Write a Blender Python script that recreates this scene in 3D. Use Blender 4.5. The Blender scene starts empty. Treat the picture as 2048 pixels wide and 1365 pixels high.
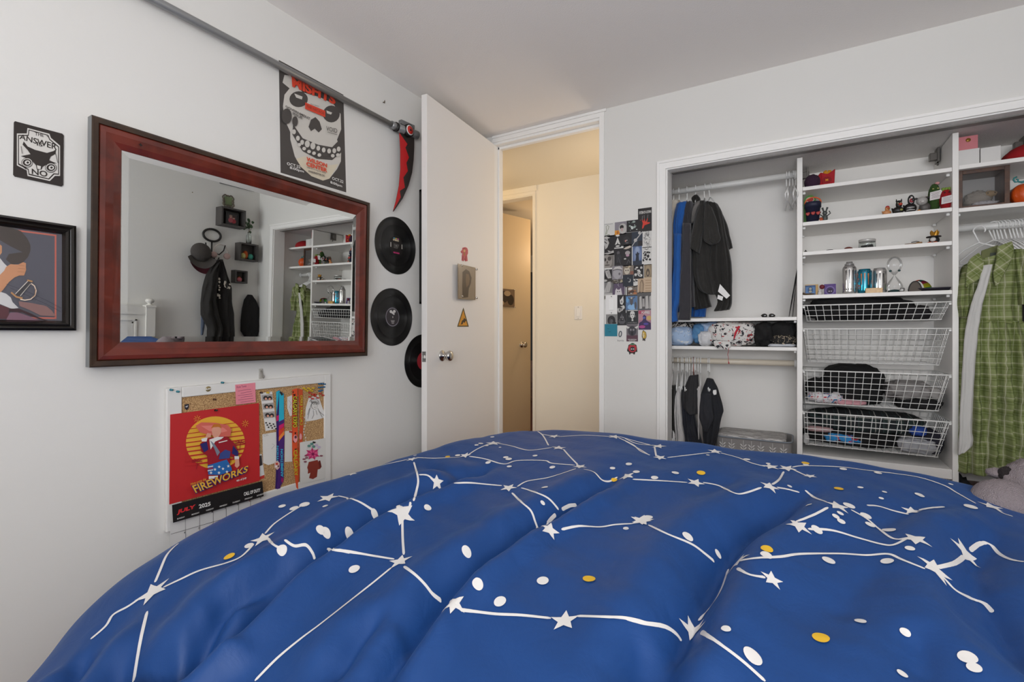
import bpy, bmesh, math, random
from mathutils import Vector, Matrix, noise

# ------------------------------------------------------------------ camera
sc = bpy.context.scene
COL = sc.collection
FPX, CX, HY = 957.0, 1024.0, 668.0
YAW = math.atan(564.0 / 957.0)
CAM = Vector((1.82, 0.0, 1.065))
cd = bpy.data.cameras.new('camera')
cam = bpy.data.objects.new('camera', cd)
COL.objects.link(cam)
cam.location = CAM
cam.rotation_euler = (math.pi / 2, 0, YAW)
cd.sensor_width = 36.0
cd.lens = FPX / 2048 * 36.0
cd.shift_y = -(682.5 - HY) / 2048
cd.clip_start = 0.02
sc.camera = cam

# ------------------------------------------------------------------ look, world and lights
sc.view_settings.view_transform = 'Standard'
sc.view_settings.look = 'None'
sc.view_settings.gamma = 1
sc.view_settings.use_curve_mapping = False
sc.view_settings.exposure = -0.05
w = bpy.data.worlds.new('daylight')
sc.world = w
w.use_nodes = True
w.node_tree.nodes['Background'].inputs[0].default_value = (0.85, 0.93, 1.0, 1)
w.node_tree.nodes['Background'].inputs[1].default_value = 1.0


def area(name, loc, rot, sx, sy, energy, col):
    d = bpy.data.lights.new(name, 'AREA')
    d.shape = 'RECTANGLE'; d.size = sx; d.size_y = sy
    d.energy = energy; d.color = col
    o = bpy.data.objects.new(name, d)
    COL.objects.link(o)
    o.location = loc; o.rotation_euler = rot
    return o


def point(name, loc, energy, col, r=0.12):
    d = bpy.data.lights.new(name, 'POINT')
    d.energy = energy; d.color = col; d.shadow_soft_size = r
    o = bpy.data.objects.new(name, d)
    COL.objects.link(o)
    o.location = loc
    return o


# daylight coming in through the two windows of the rear wall, an added fill lamp, the hall and far room lamps
area('window_daylight', (2.10, -1.02, 1.35), (math.radians(114), 0, 0), 1.4, 1.1, 50, (0.94, 0.965, 1.0))
point('fill_lamp_light', (2.72, -0.62, 1.30), 14, (1.0, 0.91, 0.82), 0.14)  # unseen lamp added to brighten the ceiling and closet
point('hall_lamp_light', (-0.95, 3.2, 2.1), 8.5, (1.0, 0.76, 0.44), 0.10)
point('hall_lamp_light', (0.85, 3.3, 1.7), 6, (1.0, 0.86, 0.70), 0.10)
point('far_room_lamp_light', (-0.28, 4.9, 2.0), 9, (1.0, 0.72, 0.45), 0.10)

# ------------------------------------------------------------------ geometry of the view (to measure positions on real planes)
SY, CY = math.sin(YAW), math.cos(YAW)


def ray(u, v):
    t = (u - CX) / FPX
    return Vector((-SY + CY * t, CY + SY * t, (HY - v) / FPX))


def onx(u, v, x=0.0):
    d = ray(u, v); s = (x - CAM.x) / d.x
    return CAM + d * s


def ony(u, v, y):
    d = ray(u, v); s = (y - CAM.y) / d.y
    return CAM + d * s


def onz(u, v, z):
    d = ray(u, v); s = (z - CAM.z) / d.z
    return CAM + d * s


def onplane(u, v, q, n):
    d = ray(u, v)
    return CAM + d * ((q - CAM).dot(n) / d.dot(n))


# ------------------------------------------------------------------ materials
_mc = {}


def lin(c):
    c = c / 255.0
    return c / 12.92 if c <= 0.04045 else ((c + 0.055) / 1.055) ** 2.4


def rgb(h):
    if isinstance(h, str):
        h = h.lstrip('#')
        h = tuple(int(h[i:i + 2], 16) for i in (0, 2, 4))
    return tuple(lin(c) for c in h) + (1.0,)


def M(h, rough=0.6, metal=0.0, bump=0.0, scale=60.0, var=0.0, vscale=6.0, sheen=0.0, coat=0.0, spec=0.5, aniso=0.0):
    key = (h, rough, metal, bump, scale, var, vscale, sheen, coat, spec)
    if key in _mc:
        return _mc[key]
    m = bpy.data.materials.new('paint_' + str(h).strip('#'))
    m.use_nodes = True
    nt = m.node_tree; b = nt.nodes['Principled BSDF']
    b.inputs['Base Color'].default_value = rgb(h)
    b.inputs['Roughness'].default_value = rough
    b.inputs['Metallic'].default_value = metal
    b.inputs['Specular IOR Level'].default_value = spec
    if sheen:
        b.inputs['Sheen Weight'].default_value = sheen
    if coat:
        b.inputs['Coat Weight'].default_value = coat
        b.inputs['Coat Roughness'].default_value = 0.08
    tc = None
    if bump or var:
        tc = nt.nodes.new('ShaderNodeTexCoord')
    if bump:
        n = nt.nodes.new('ShaderNodeTexNoise'); n.inputs['Scale'].default_value = scale
        n.inputs['Detail'].default_value = 4
        nt.links.new(tc.outputs['Object'], n.inputs['Vector'])
        bp = nt.nodes.new('ShaderNodeBump'); bp.inputs['Strength'].default_value = bump
        bp.inputs['Distance'].default_value = 0.01
        nt.links.new(n.outputs['Fac'], bp.inputs['Height'])
        nt.links.new(bp.outputs['Normal'], b.inputs['Normal'])
    if var:
        n = nt.nodes.new('ShaderNodeTexNoise'); n.inputs['Scale'].default_value = vscale
        n.inputs['Detail'].default_value = 5
        nt.links.new(tc.outputs['Object'], n.inputs['Vector'])
        r = nt.nodes.new('ShaderNodeValToRGB')
        c = rgb(h)
        r.color_ramp.elements[0].position = 0.35; r.color_ramp.elements[1].position = 0.65
        r.color_ramp.elements[0].color = tuple(max(0, x * (1 - var)) for x in c[:3]) + (1,)
        r.color_ramp.elements[1].color = tuple(min(1, x * (1 + var)) for x in c[:3]) + (1,)
        nt.links.new(n.outputs['Fac'], r.inputs['Fac'])
        nt.links.new(r.outputs['Color'], b.inputs['Base Color'])
    _mc[key] = m
    return m


def nodes(name):
    m = bpy.data.materials.new(name); m.use_nodes = True
    return m, m.node_tree, m.node_tree.nodes['Principled BSDF']


def wood(name, dark, light, rough=0.35, scale=(1, 1, 1), wscale=6.0, dist=3.0, coat=0.3):
    m, nt, b = nodes(name)
    tc = nt.nodes.new('ShaderNodeTexCoord'); mp = nt.nodes.new('ShaderNodeMapping')
    mp.inputs['Scale'].default_value = scale
    n = nt.nodes.new('ShaderNodeTexNoise'); n.inputs['Scale'].default_value = wscale; n.inputs['Detail'].default_value = 8
    n.inputs['Distortion'].default_value = dist
    r = nt.nodes.new('ShaderNodeValToRGB')
    r.color_ramp.elements[0].color = rgb(dark); r.color_ramp.elements[1].color = rgb(light)
    r.color_ramp.elements[0].position = 0.3; r.color_ramp.elements[1].position = 0.7
    nt.links.new(tc.outputs['Object'], mp.inputs['Vector']); nt.links.new(mp.outputs['Vector'], n.inputs['Vector'])
    nt.links.new(n.outputs['Fac'], r.inputs['Fac']); nt.links.new(r.outputs['Color'], b.inputs['Base Color'])
    b.inputs['Roughness'].default_value = rough
    b.inputs['Coat Weight'].default_value = coat
    return m


def spots(name, base, cols, scale=30.0, thr=0.45, rough=0.8, mode='voronoi', bump=0.2):
    """cloth or paper with irregular printed blotches"""
    m, nt, b = nodes(name)
    tc = nt.nodes.new('ShaderNodeTexCoord')
    prev = None
    for i, c in enumerate(cols):
        t = nt.nodes.new('ShaderNodeTexNoise'); t.inputs['Scale'].default_value = scale * (1 + 0.37 * i); t.inputs['Detail'].default_value = 2
        t.inputs['Distortion'].default_value = 1.5
        mp = nt.nodes.new('ShaderNodeMapping'); mp.inputs['Location'].default_value = (i * 7.3, i * 3.1, i * 5.7)
        nt.links.new(tc.outputs['Object'], mp.inputs['Vector']); nt.links.new(mp.outputs['Vector'], t.inputs['Vector'])
        g = nt.nodes.new('ShaderNodeMath'); g.operation = 'GREATER_THAN'; g.inputs[1].default_value = 1 - thr + 0.03 * i
        nt.links.new(t.outputs['Fac'], g.inputs[0])
        mx = nt.nodes.new('ShaderNodeMix'); mx.data_type = 'RGBA'
        mx.inputs[7].default_value = rgb(c)
        if prev is None:
            mx.inputs[6].default_value = rgb(base)
        else:
            nt.links.new(prev, mx.inputs[6])
        nt.links.new(g.outputs[0], mx.inputs[0])
        prev = mx.outputs[2]
    nt.links.new(prev, b.inputs['Base Color'])
    b.inputs['Roughness'].default_value = rough
    return m


def plaid(name, base, stripes, axes=('X', 'Z'), rough=0.85, rot=0.0):
    """woven plaid: stripes = [(period, width, offset, colour, strength), ...] laid along both axes"""
    m, nt, b = nodes(name)
    tc = nt.nodes.new('ShaderNodeTexCoord')
    mp = nt.nodes.new('ShaderNodeMapping'); mp.inputs['Rotation'].default_value = (0, rot, 0)
    nt.links.new(tc.outputs['Object'], mp.inputs['Vector'])
    sp = nt.nodes.new('ShaderNodeSeparateXYZ'); nt.links.new(mp.outputs['Vector'], sp.inputs[0])
    prev = None
    for (per, wid, off, col, st) in stripes:
        for ax in axes:
            a = nt.nodes.new('ShaderNodeMath'); a.operation = 'ADD'; a.inputs[1].default_value = off + 50 * per
            nt.links.new(sp.outputs[ax], a.inputs[0])
            md = nt.nodes.new('ShaderNodeMath'); md.operation = 'MODULO'; md.inputs[1].default_value = per
            nt.links.new(a.outputs[0], md.inputs[0])
            l = nt.nodes.new('ShaderNodeMath'); l.operation = 'LESS_THAN'; l.inputs[1].default_value = wid
            nt.links.new(md.outputs[0], l.inputs[0])
            k = nt.nodes.new('ShaderNodeMath'); k.operation = 'MULTIPLY'; k.inputs[1].default_value = st
            nt.links.new(l.outputs[0], k.inputs[0])
            mx = nt.nodes.new('ShaderNodeMix'); mx.data_type = 'RGBA'; mx.inputs[7].default_value = rgb(col)
            if prev is None:
                mx.inputs[6].default_value = rgb(base)
            else:
                nt.links.new(prev, mx.inputs[6])
            nt.links.new(k.outputs[0], mx.inputs[0]); prev = mx.outputs[2]
    nt.links.new(prev, b.inputs['Base Color']); b.inputs['Roughness'].default_value = rough
    return m


def glass(name, col='#ffffff', rough=0.0):
    m, nt, b = nodes(name)
    b.inputs['Base Color'].default_value = rgb(col)
    b.inputs['Transmission Weight'].default_value = 1.0
    b.inputs['Roughness'].default_value = rough
    b.inputs['IOR'].default_value = 1.45
    return m


def clear(name, mixf=0.12):
    """thin clear pane: mostly see-through with a glossy film"""
    m = bpy.data.materials.new(name); m.use_nodes = True
    nt = m.node_tree; nt.nodes.clear()
    o = nt.nodes.new('ShaderNodeOutputMaterial'); t = nt.nodes.new('ShaderNodeBsdfTransparent')
    g = nt.nodes.new('ShaderNodeBsdfGlossy'); g.inputs['Roughness'].default_value = 0.02
    f = nt.nodes.new('ShaderNodeFresnel'); f.inputs[0].default_value = 1.45
    mx = nt.nodes.new('ShaderNodeMixShader')
    k = nt.nodes.new('ShaderNodeMath'); k.operation = 'MULTIPLY'; k.inputs[1].default_value = mixf * 4; nt.links.new(f.outputs[0], k.inputs[0]); nt.links.new(k.outputs[0], mx.inputs[0]); nt.links.new(t.outputs[0], mx.inputs[1]); nt.links.new(g.outputs[0], mx.inputs[2])
    nt.links.new(mx.outputs[0], o.inputs[0])
    return m


# ------------------------------------------------------------------ mesh building
_tc = {}


def text_geo(s, bold=0.0):
    if (s, bold) in _tc:
        return _tc[(s, bold)]
    cu = bpy.data.curves.new('t', 'FONT'); cu.body = s; cu.size = 1; cu.resolution_u = 3
    cu.offset = bold
    ob = bpy.data.objects.new('t', cu)
    me = bpy.data.meshes.new_from_object(ob)
    vs = [(v.co.x, v.co.y) for v in me.vertices]; fs = [tuple(p.vertices) for p in me.polygons]
    bpy.data.objects.remove(ob); bpy.data.curves.remove(cu); bpy.data.meshes.remove(me)
    x0 = min(v[0] for v in vs); x1 = max(v[0] for v in vs); y0 = min(v[1] for v in vs); y1 = max(v[1] for v in vs)
    vs = [((x - x0) / (x1 - x0), (y - y0) / (y1 - y0)) for x, y in vs]
    _tc[(s, bold)] = (vs, fs, (x1 - x0) / max(1e-6, (y1 - y0)))
    return _tc[(s, bold)]


class MB:
    def __init__(self):
        self.v = []; self.f = []; self.m = []; self.s = []; self.mats = []; self.layer = 0

    def mi(self, mat):
        if mat not in self.mats:
            self.mats.append(mat)
        return self.mats.index(mat)

    def add(self, vs, fs, mat, smooth=False):
        o = len(self.v); k = self.mi(mat)
        self.v += [Vector(p) for p in vs]
        for f in fs:
            self.f.append(tuple(i + o for i in f)); self.m.append(k); self.s.append(smooth)

    def box(self, a, b, mat):
        x0, y0, z0 = (min(a[i], b[i]) for i in range(3)); x1, y1, z1 = (max(a[i], b[i]) for i in range(3))
        self.add([(x0, y0, z0), (x1, y0, z0), (x1, y1, z0), (x0, y1, z0), (x0, y0, z1), (x1, y0, z1), (x1, y1, z1), (x0, y1, z1)],
                 [(0, 3, 2, 1), (4, 5, 6, 7), (0, 1, 5, 4), (1, 2, 6, 5), (2, 3, 7, 6), (3, 0, 4, 7)], mat)
        return self

    def bar(self, p, q, r, mat, n=4):
        return self.tube([p, q], r, mat, n, smooth=n > 4)

    def tube(self, pts, r, mat, n=8, closed=False, smooth=True, cap=True):
        pts = [Vector(p) for p in pts]; N = len(pts)
        rs = r if isinstance(r, (list, tuple)) else [r] * N
        vs = []; prev = None
        for i, p in enumerate(pts):
            if closed:
                d = pts[(i + 1) % N] - pts[i - 1]
            else:
                d = pts[min(i + 1, N - 1)] - pts[max(i - 1, 0)]
            if d.length < 1e-9: d = Vector((0, 0, 1))
            d.normalize()
            if prev is None:
                up = Vector((0, 0, 1)) if abs(d.z) < 0.9 else Vector((1, 0, 0))
                a = d.cross(up).normalized()
            else:
                a = (prev - d * prev.dot(d))
                a = a.normalized() if a.length > 1e-6 else d.orthogonal().normalized()
            prev = a; b = d.cross(a)
            for k in range(n):
                t = 2 * math.pi * (k + 0.5) / n
                vs.append(p + (a * math.cos(t) + b * math.sin(t)) * rs[i])
        fs = []
        R = N if closed else N - 1
        for i in range(R):
            j = (i + 1) % N
            for k in range(n):
                l = (k + 1) % n
                fs.append((i * n + k, i * n + l, j * n + l, j * n + k))
        if not closed and cap:
            fs.append(tuple(range(n - 1, -1, -1))); fs.append(tuple((N - 1) * n + k for k in range(n)))
        self.add(vs, fs, mat, smooth)
        return self

    def lathe(self, prof, c, mat, n=24, axis='z', smooth=True):
        c = Vector(c); vs = []
        for r, h in prof:
            for k in range(n):
                t = 2 * math.pi * k / n
                a, b = r * math.cos(t), r * math.sin(t)
                vs.append(c + (Vector((a, b, h)) if axis == 'z' else Vector((h, a, b)) if axis == 'x' else Vector((b, h, a))))
        fs = []
        for i in range(len(prof) - 1):
            for k in range(n):
                l = (k + 1) % n
                fs.append((i * n + k, i * n + l, (i + 1) * n + l, (i + 1) * n + k))
        flat_ = len(prof) == 2 and abs(prof[0][1] - prof[1][1]) < 1e-6
        if prof[0][0] > 1e-5 and not flat_: fs.append(tuple(range(n - 1, -1, -1)))
        if prof[-1][0] > 1e-5 and not flat_: fs.append(tuple((len(prof) - 1) * n + k for k in range(n)))
        self.add(vs, fs, mat, smooth)
        return self

    def grid(self, fn, nu, nv, mat, smooth=True):
        vs = [fn(i / nu, j / nv) for j in range(nv + 1) for i in range(nu + 1)]
        fs = [(j * (nu + 1) + i, j * (nu + 1) + i + 1, (j + 1) * (nu + 1) + i + 1, (j + 1) * (nu + 1) + i)
              for j in range(nv) for i in range(nu)]
        self.add(vs, fs, mat, smooth)
        return self

    def ell(self, c, r, mat, amp=0.0, sc_=3.0, seed=0, nu=16, nv=10, flat=None, rot=None, smooth=True):
        c = Vector(c); vs = []; r = (r, r, r) if isinstance(r, (int, float)) else r
        off = Vector((seed * 3.7, seed * 1.3, seed * 2.9))
        for j in range(nv + 1):
            ph = math.pi * j / nv
            for i in range(nu):
                th = 2 * math.pi * i / nu
                d = Vector((math.sin(ph) * math.cos(th), math.sin(ph) * math.sin(th), math.cos(ph)))
                k = 1.0
                if amp:
                    k += amp * noise.noise(d * sc_ + off) + amp * 0.6 * noise.noise(d * sc_ * 2.3 + off)
                p = Vector((d.x * r[0], d.y * r[1], d.z * r[2])) * k
                if rot is not None: p = rot @ p
                p = p + c
                if flat is not None: p.z = max(p.z, flat)
                vs.append(p)
        fs = []
        for j in range(nv):
            for i in range(nu):
                l = (i + 1) % nu
                fs.append((j * nu + i, (j + 1) * nu + i, (j + 1) * nu + l, j * nu + l))
        self.add(vs, fs, mat, smooth)
        return self

    def slab(self, pts, n, t, mat, mat_side=None):
        n = Vector(n).normalized(); pts = [Vector(p) for p in pts]; N = len(pts)
        top = [p + n * t for p in pts]
        self.add(top, [tuple(range(N))], mat)
        self.add(pts + top, [(i, (i + 1) % N, N + (i + 1) % N, N + i) for i in range(N)] + [tuple(range(N - 1, -1, -1))], mat_side or mat)
        return self

    def clean(self):
        pass

    def build(self, name, parent=None, bevel=0.0, sub=0, solid=0.0, keep=False):
        if parent is None and self.v:
            xs = [p.x for p in self.v]; ys = [p.y for p in self.v]; zs = [p.z for p in self.v]
            c = Vector(((min(xs) + max(xs)) / 2, (min(ys) + max(ys)) / 2, min(zs)))
        elif parent is not None:
            c = Vector(parent['_o']) if '_o' in parent else Vector((0, 0, 0))
        else:
            c = Vector((0, 0, 0))
        me = bpy.data.meshes.new(name)
        me.from_pydata([tuple(p - c) for p in self.v], [], self.f)
        for mt in self.mats: me.materials.append(mt)
        me.polygons.foreach_set('material_index', self.m)
        me.polygons.foreach_set('use_smooth', self.s)
        bm = bmesh.new(); bm.from_mesh(me)
        bmesh.ops.recalc_face_normals(bm, faces=bm.faces)
        bm.to_mesh(me); bm.free()
        me.update()
        o = bpy.data.objects.new(name, me); COL.objects.link(o)
        if parent is None:
            o.location = c; ORIG[o.name] = c
        else:
            o.parent = parent
        if bevel:
            b = o.modifiers.new('b', 'BEVEL'); b.width = bevel; b.segments = 2; b.limit_method = 'ANGLE'; b.angle_limit = math.radians(50)
        if sub:
            s = o.modifiers.new('s', 'SUBSURF'); s.levels = sub; s.render_levels = sub
        return o


ORIG = {}


def tag(o, label=None, cat=None, group=None, kind=None):
    if label: o['label'] = label
    if cat: o['category'] = cat
    if group: o['group'] = group
    if kind: o['kind'] = kind
    return o


def thing(name, label, cat, loc, group=None):
    o = bpy.data.objects.new(name, None); COL.objects.link(o)
    o.location = loc; o.empty_display_size = 0.05
    o['_o'] = tuple(loc)
    THINGS.append(o)
    return tag(o, label, cat, group)


THINGS = []


def child(mb, name, parent, **k):
    """a part in world coordinates under a thing (an Empty) or a sub-part under a part (same origin)"""
    c = parent
    while c.parent is not None: c = c.parent
    base = Vector(c.location)
    me_v = mb.v
    mb.v = [p - base for p in me_v]
    me = bpy.data.meshes.new(name)
    me.from_pydata([tuple(p) for p in mb.v], [], mb.f)
    for mt in mb.mats: me.materials.append(mt)
    me.polygons.foreach_set('material_index', mb.m); me.polygons.foreach_set('use_smooth', mb.s)
    bm = bmesh.new(); bm.from_mesh(me); bmesh.ops.recalc_face_normals(bm, faces=bm.faces); bm.to_mesh(me); bm.free()
    o = bpy.data.objects.new(name, me); COL.objects.link(o); o.parent = parent
    if k.get('bevel'):
        b = o.modifiers.new('b', 'BEVEL'); b.width = k['bevel']; b.segments = 2; b.limit_method = 'ANGLE'; b.angle_limit = math.radians(50)
    if k.get('label'): o['label'] = k['label']
    mb.v = me_v
    return o


def copy_tree(o, parent=None):
    c = o.copy(); COL.objects.link(c)
    if parent is not None: c.parent = parent
    for ch in [x for x in bpy.data.objects if x.parent == o]:
        copy_tree(ch, c)
    return c


def struct(mb, name, bevel=0.0):
    o = mb.build(name, bevel=bevel); o['kind'] = 'structure'
    return o


# flat artwork laid on a surface: fn maps unit coordinates to the surface
class Art(MB):
    def __init__(self, corners, n, base=0.0, step=0.00025):
        """corners: P00 (lower left), P10 (lower right), P11, P01"""
        super().__init__()
        self.P = [Vector(c) for c in corners]; self.n = Vector(n).normalized(); self.h = base; self.step = step

    def at(self, s, t):
        a, b, c, d = self.P
        return a * (1 - s) * (1 - t) + b * s * (1 - t) + c * s * t + d * (1 - s) * t + self.n * self.h

    def poly(self, pts, mat):
        self.h += self.step
        self.add([self.at(*p) for p in pts], [tuple(range(len(pts)))], mat)
        return self

    def rect(self, s0, t0, s1, t1, mat):
        return self.poly([(s0, t0), (s1, t0), (s1, t1), (s0, t1)], mat)

    def disc(self, s, t, rs, rt, mat, n=20, a0=0, a1=360, rot=0):
        ca, sa = math.cos(math.radians(rot)), math.sin(math.radians(rot))
        pts = []
        for k in range(n + (0 if a1 - a0 == 360 else 1)):
            a = math.radians(a0 + (a1 - a0) * k / n)
            x, y = rs * math.cos(a), rt * math.sin(a)
            pts.append((s + x * ca - y * sa * rs / max(rt, 1e-6), t + x * sa * rt / max(rs, 1e-6) + y * ca) if rot else (s + x, t + y))
        return self.poly(pts, mat)

    def line(self, pts, wd, mat, asp=1.0):
        """thick polyline, wd in s units, asp = t units per s unit"""
        self.h += self.step
        vs = []; fs = []
        N = len(pts)
        for i, (s, t) in enumerate(pts):
            p = pts[max(i - 1, 0)]; q = pts[min(i + 1, N - 1)]
            dx, dy = q[0] - p[0], (q[1] - p[1]) / asp
            L = math.hypot(dx, dy) or 1
            nx, ny = -dy / L * wd / 2, dx / L * wd / 2 * asp
            vs += [self.at(s + nx, t + ny), self.at(s - nx, t - ny)]
        for i in range(N - 1):
            fs.append((2 * i, 2 * i + 1, 2 * i + 3, 2 * i + 2))
        self.add(vs, fs, mat)
        return self

    def text(self, s, s0, t0, s1, t1, mat, bold=0.02, slant=0.0, rise=0.0):
        vs, fs, a = text_geo(s, bold)
        self.h += self.step
        self.add([self.at(s0 + (s1 - s0) * x + slant * y, t0 + (t1 - t0) * y + rise * x) for x, y in vs], fs, mat)
        return self


rnd = random.Random(7)
# ------------------------------------------------------------------ the room
WALL = M('#e2e0dc', 0.75, bump=0.05, scale=40)
TRIM = M('#f5f3f0', 0.45)
CEIL = M('#f7f2ee', 0.9, bump=0.12, scale=160)
HALLW = M('#efe8da', 0.7, bump=0.05, scale=40)
DOORM = M('#f0ece8', 0.5)
MELA = M('#f3f0ec', 0.4)
CHROME = M('#c9c6c2', 0.12, metal=1.0)
STEEL = M('#9a9a98', 0.3, metal=1.0)
BLACK = M('#14110f', 0.5)
WHITEP = M('#eeecea', 0.6)

D, H, XR, YR = 2.726, 2.40, 3.10, -1.10
DX0, DX1, DZ = 0.075, 0.818, 2.345          # door opening
KX0, KX1, KZ = 1.215, 2.82, 1.975           # closet opening
CB = 3.24                                   # closet back wall

# floor: reddish brown boards
m, nt, b = nodes('red_brown_floorboards')
tc = nt.nodes.new('ShaderNodeTexCoord'); br = nt.nodes.new('ShaderNodeTexBrick')
br.inputs['Color1'].default_value = rgb('#6a3420'); br.inputs['Color2'].default_value = rgb('#5a2a1a'); br.inputs['Mortar'].default_value = rgb('#2c140c')
br.inputs['Scale'].default_value = 1.0; br.inputs['Mortar Size'].default_value = 0.002
br.inputs['Brick Width'].default_value = 1.1; br.inputs['Row Height'].default_value = 0.09
nt.links.new(tc.outputs['Object'], br.inputs['Vector']); nt.links.new(br.outputs['Color'], b.inputs['Base Color'])
b.inputs['Roughness'].default_value = 0.35
FLOOR = m
struct(MB().box((-0.1, YR - .1, -0.08), (XR + .1, CB + .1, 0), FLOOR), 'floor')
struct(MB().box((-3.3, CB + .1, -0.08), (XR + .1, 7.3, 0), FLOOR), 'floor_hall')
struct(MB().box((-0.1, YR - .1, H), (XR + .1, D + .11, H + .08), CEIL), 'ceiling')
struct(MB().box((-3.3, D + .11, H), (XR + .1, 7.3, H + .08), M('#eee2cc', 0.9, bump=0.1, scale=160)), 'ceiling_hall')
struct(MB().box((-0.1, YR, 0), (0, D, H), WALL), 'wall_left')
struct(MB().box((XR, YR, 0), (XR + .1, D, H), WALL), 'wall_right')
# rear wall with its window opening
mb = MB()
mb.box((-0.1, YR - .1, 0), (0.95, YR, H), WALL); mb.box((2.85, YR - .1, 0), (XR + .1, YR, H), WALL)
mb.box((0.95, YR - .1, 0), (2.85, YR, 0.75), WALL); mb.box((0.95, YR - .1, 2.25), (2.85, YR, H), WALL)
struct(mb, 'wall_rear')
mb = MB()
for a, b_ in (((.95, 0.75), (1.0, 2.25)), ((2.8, .75), (2.85, 2.25)), ((.95, .75), (2.85, .8)), ((.95, 2.2), (2.85, 2.25)), ((1.93, .8), (1.97, 2.2))):
    mb.box((a[0], YR - .08, a[1]), (b_[0], YR - .03, b_[1]), TRIM)
struct(mb, 'window_1', 0.004)

# back wall with the door and closet openings
T = 0.11
mb = MB()
mb.box((-0.1, D, 0), (DX0 - .02, D + T, H), WALL)
mb.box((DX0 - .02, D, DZ + .035), (DX1 + .02, D + T, H), WALL)
mb.box((DX1 + .02, D, 0), (KX0 - .012, D + T, H), WALL)
mb.box((KX0 - .012, D, KZ + .012), (KX1 + .012, D + T, H), WALL)
mb.box((KX1 + .012, D, 0), (XR + .1, D + T, H), WALL)
struct(mb, 'wall_back')
# door casing: head of three stepped bands and the jambs with the stop
mb = MB()
mb.box((DX0 - .012, D - .012, DZ + .038), (DX1 + .045, D, H - .001), TRIM)
mb.box((DX0 - .012, D - .008, DZ + .0105), (DX1 + .0325, D - .0003, DZ + .0375), TRIM)
mb.box((DX0 - .02, D, DZ - .005), (DX1 + .02, D + T, DZ + .035), TRIM)
mb.box((DX0 - .02, D + .045, DZ - .022), (DX1 + .02, D + .075, DZ - .005), TRIM)
mb.box((DX0 - .02, D - .002, 0), (DX0, D + T, DZ), TRIM)
mb.box((DX1, D - .002, 0), (DX1 + .02, D + T, DZ), TRIM)
mb.box((DX0, D + .045, 0), (DX0 + .012, D + .075, DZ), TRIM)
mb.box((DX1 - .012, D + .045, 0), (DX1, D + .075, DZ), TRIM)
mb.box((DX1 + .004, D - .012, 0), (DX1 + .033, D, DZ + .01), TRIM)
mb.box((DX1 - .0005, D + .012, 0.93), (DX1 + .003, D + .04, 0.99), STEEL)
struct(mb, 'trim_door', 0.0015)
# closet casing
mb = MB()
for x0, x1, y0 in ((KX0 - .012, KX0, D + .001), (KX0 - .045, KX0 - .008, D - .010), (KX0 - .055, KX0 - .0405, D - .016)):
    mb.box((x0, y0 if y0 > D else y0, 0), (x1, D + (T if y0 > D else 0.0), KZ + (.012 if y0 > D else .05)), TRIM)
mb.box((KX1, D, 0), (KX1 + .012, D + T, KZ + .012), TRIM)
mb.box((KX1 + .006, D - .012, 0), (KX1 + .055, D, KZ + .05), TRIM)
mb.box((KX0 - .012, D, KZ), (KX1 + .012, D + T, KZ + .012), TRIM)
mb.box((KX0 - .0447, D - .0104, KZ + .006), (KX1 + .05, D - .0002, KZ + .045), TRIM)
mb.box((KX0 - .0553, D - .0165, KZ + .038), (KX1 + .06, D - .0004, KZ + .052), TRIM)
struct(mb, 'trim_closet', 0.0015)
# sliding door track under the closet head
tag(MB().box((KX0 + .01, D + .05, KZ - .005), (KX1 - .01, D + .09, KZ), M('#7d7975', .5)).build('door_track'),
    'dark metal sliding door track under the head of the closet opening', 'track')
# closet inner walls
mb = MB()
WALLC = M('#f5f2ee', .7, bump=.05, scale=40)
mb.box((1.05, D + T, 0), (1.13, CB + .08, H), WALLC); mb.box((2.86, D + T, 0), (3.22, CB + .08, H), WALLC)
mb.box((1.05, CB, 0), (3.22, CB + .08, H), WALLC)
struct(mb, 'wall_closet')
struct(MB().box((1.13, D + T, 1.985), (2.86, CB, 2.05), M('#e6e2de', 0.9, bump=0.4, scale=300)), 'ceiling_closet')
# baseboards
struct(MB().box((0, YR, 0), (0.012, D - .78, .09), TRIM), 'baseboard_left', .003)
struct(MB().box((DX1 + .04, D - .012, 0), (KX0 - .06, D, .09), TRIM), 'baseboard_back', .003)

# hall beyond the door
HY2 = 3.81
mb = MB()
mb.box((-1.06, HY2, 0), (-2.3, HY2 + .1, H), HALLW)
mb.box((-0.19, HY2, 0), (1.2, HY2 + .1, H), HALLW)
mb.box((-1.06, HY2, 2.325), (-0.19, HY2 + .1, H), HALLW)
struct(mb, 'wall_hall')
mb = MB()
mb.box((1.05, CB + .08, 0), (1.13, HY2, H), HALLW)
struct(mb, 'wall_hall_end')
struct(MB().box((-2.3, D, 0), (-2.2, HY2, H), HALLW).box((-2.2, D, 0), (-.1, D + .11, H), HALLW), 'wall_hall_left')
mb = MB()
mb.box((-1.09, HY2 - .012, 2.35), (-0.165, HY2, H - .001), M('#efe7d8', .45)); mb.box((-1.08, HY2 - .008, 2.318), (-0.178, HY2, 2.35), M('#efe7d8', .45))
mb.box((-0.205, HY2 - .012, 0), (-0.178, HY2, 2.318), M('#efe7d8', .45)); mb.box((-1.08, HY2 - .012, 0), (-1.05, HY2, 2.318), M('#efe7d8', .45))
mb.box((-0.205, HY2, 0), (-0.19, HY2 + .1, 2.325), M('#efe7d8', .45)); mb.box((-1.06, HY2, 2.31), (-0.19, HY2 + .1, 2.325), M('#efe7d8', .45))
struct(mb, 'trim_hall_door', .0015)
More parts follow.
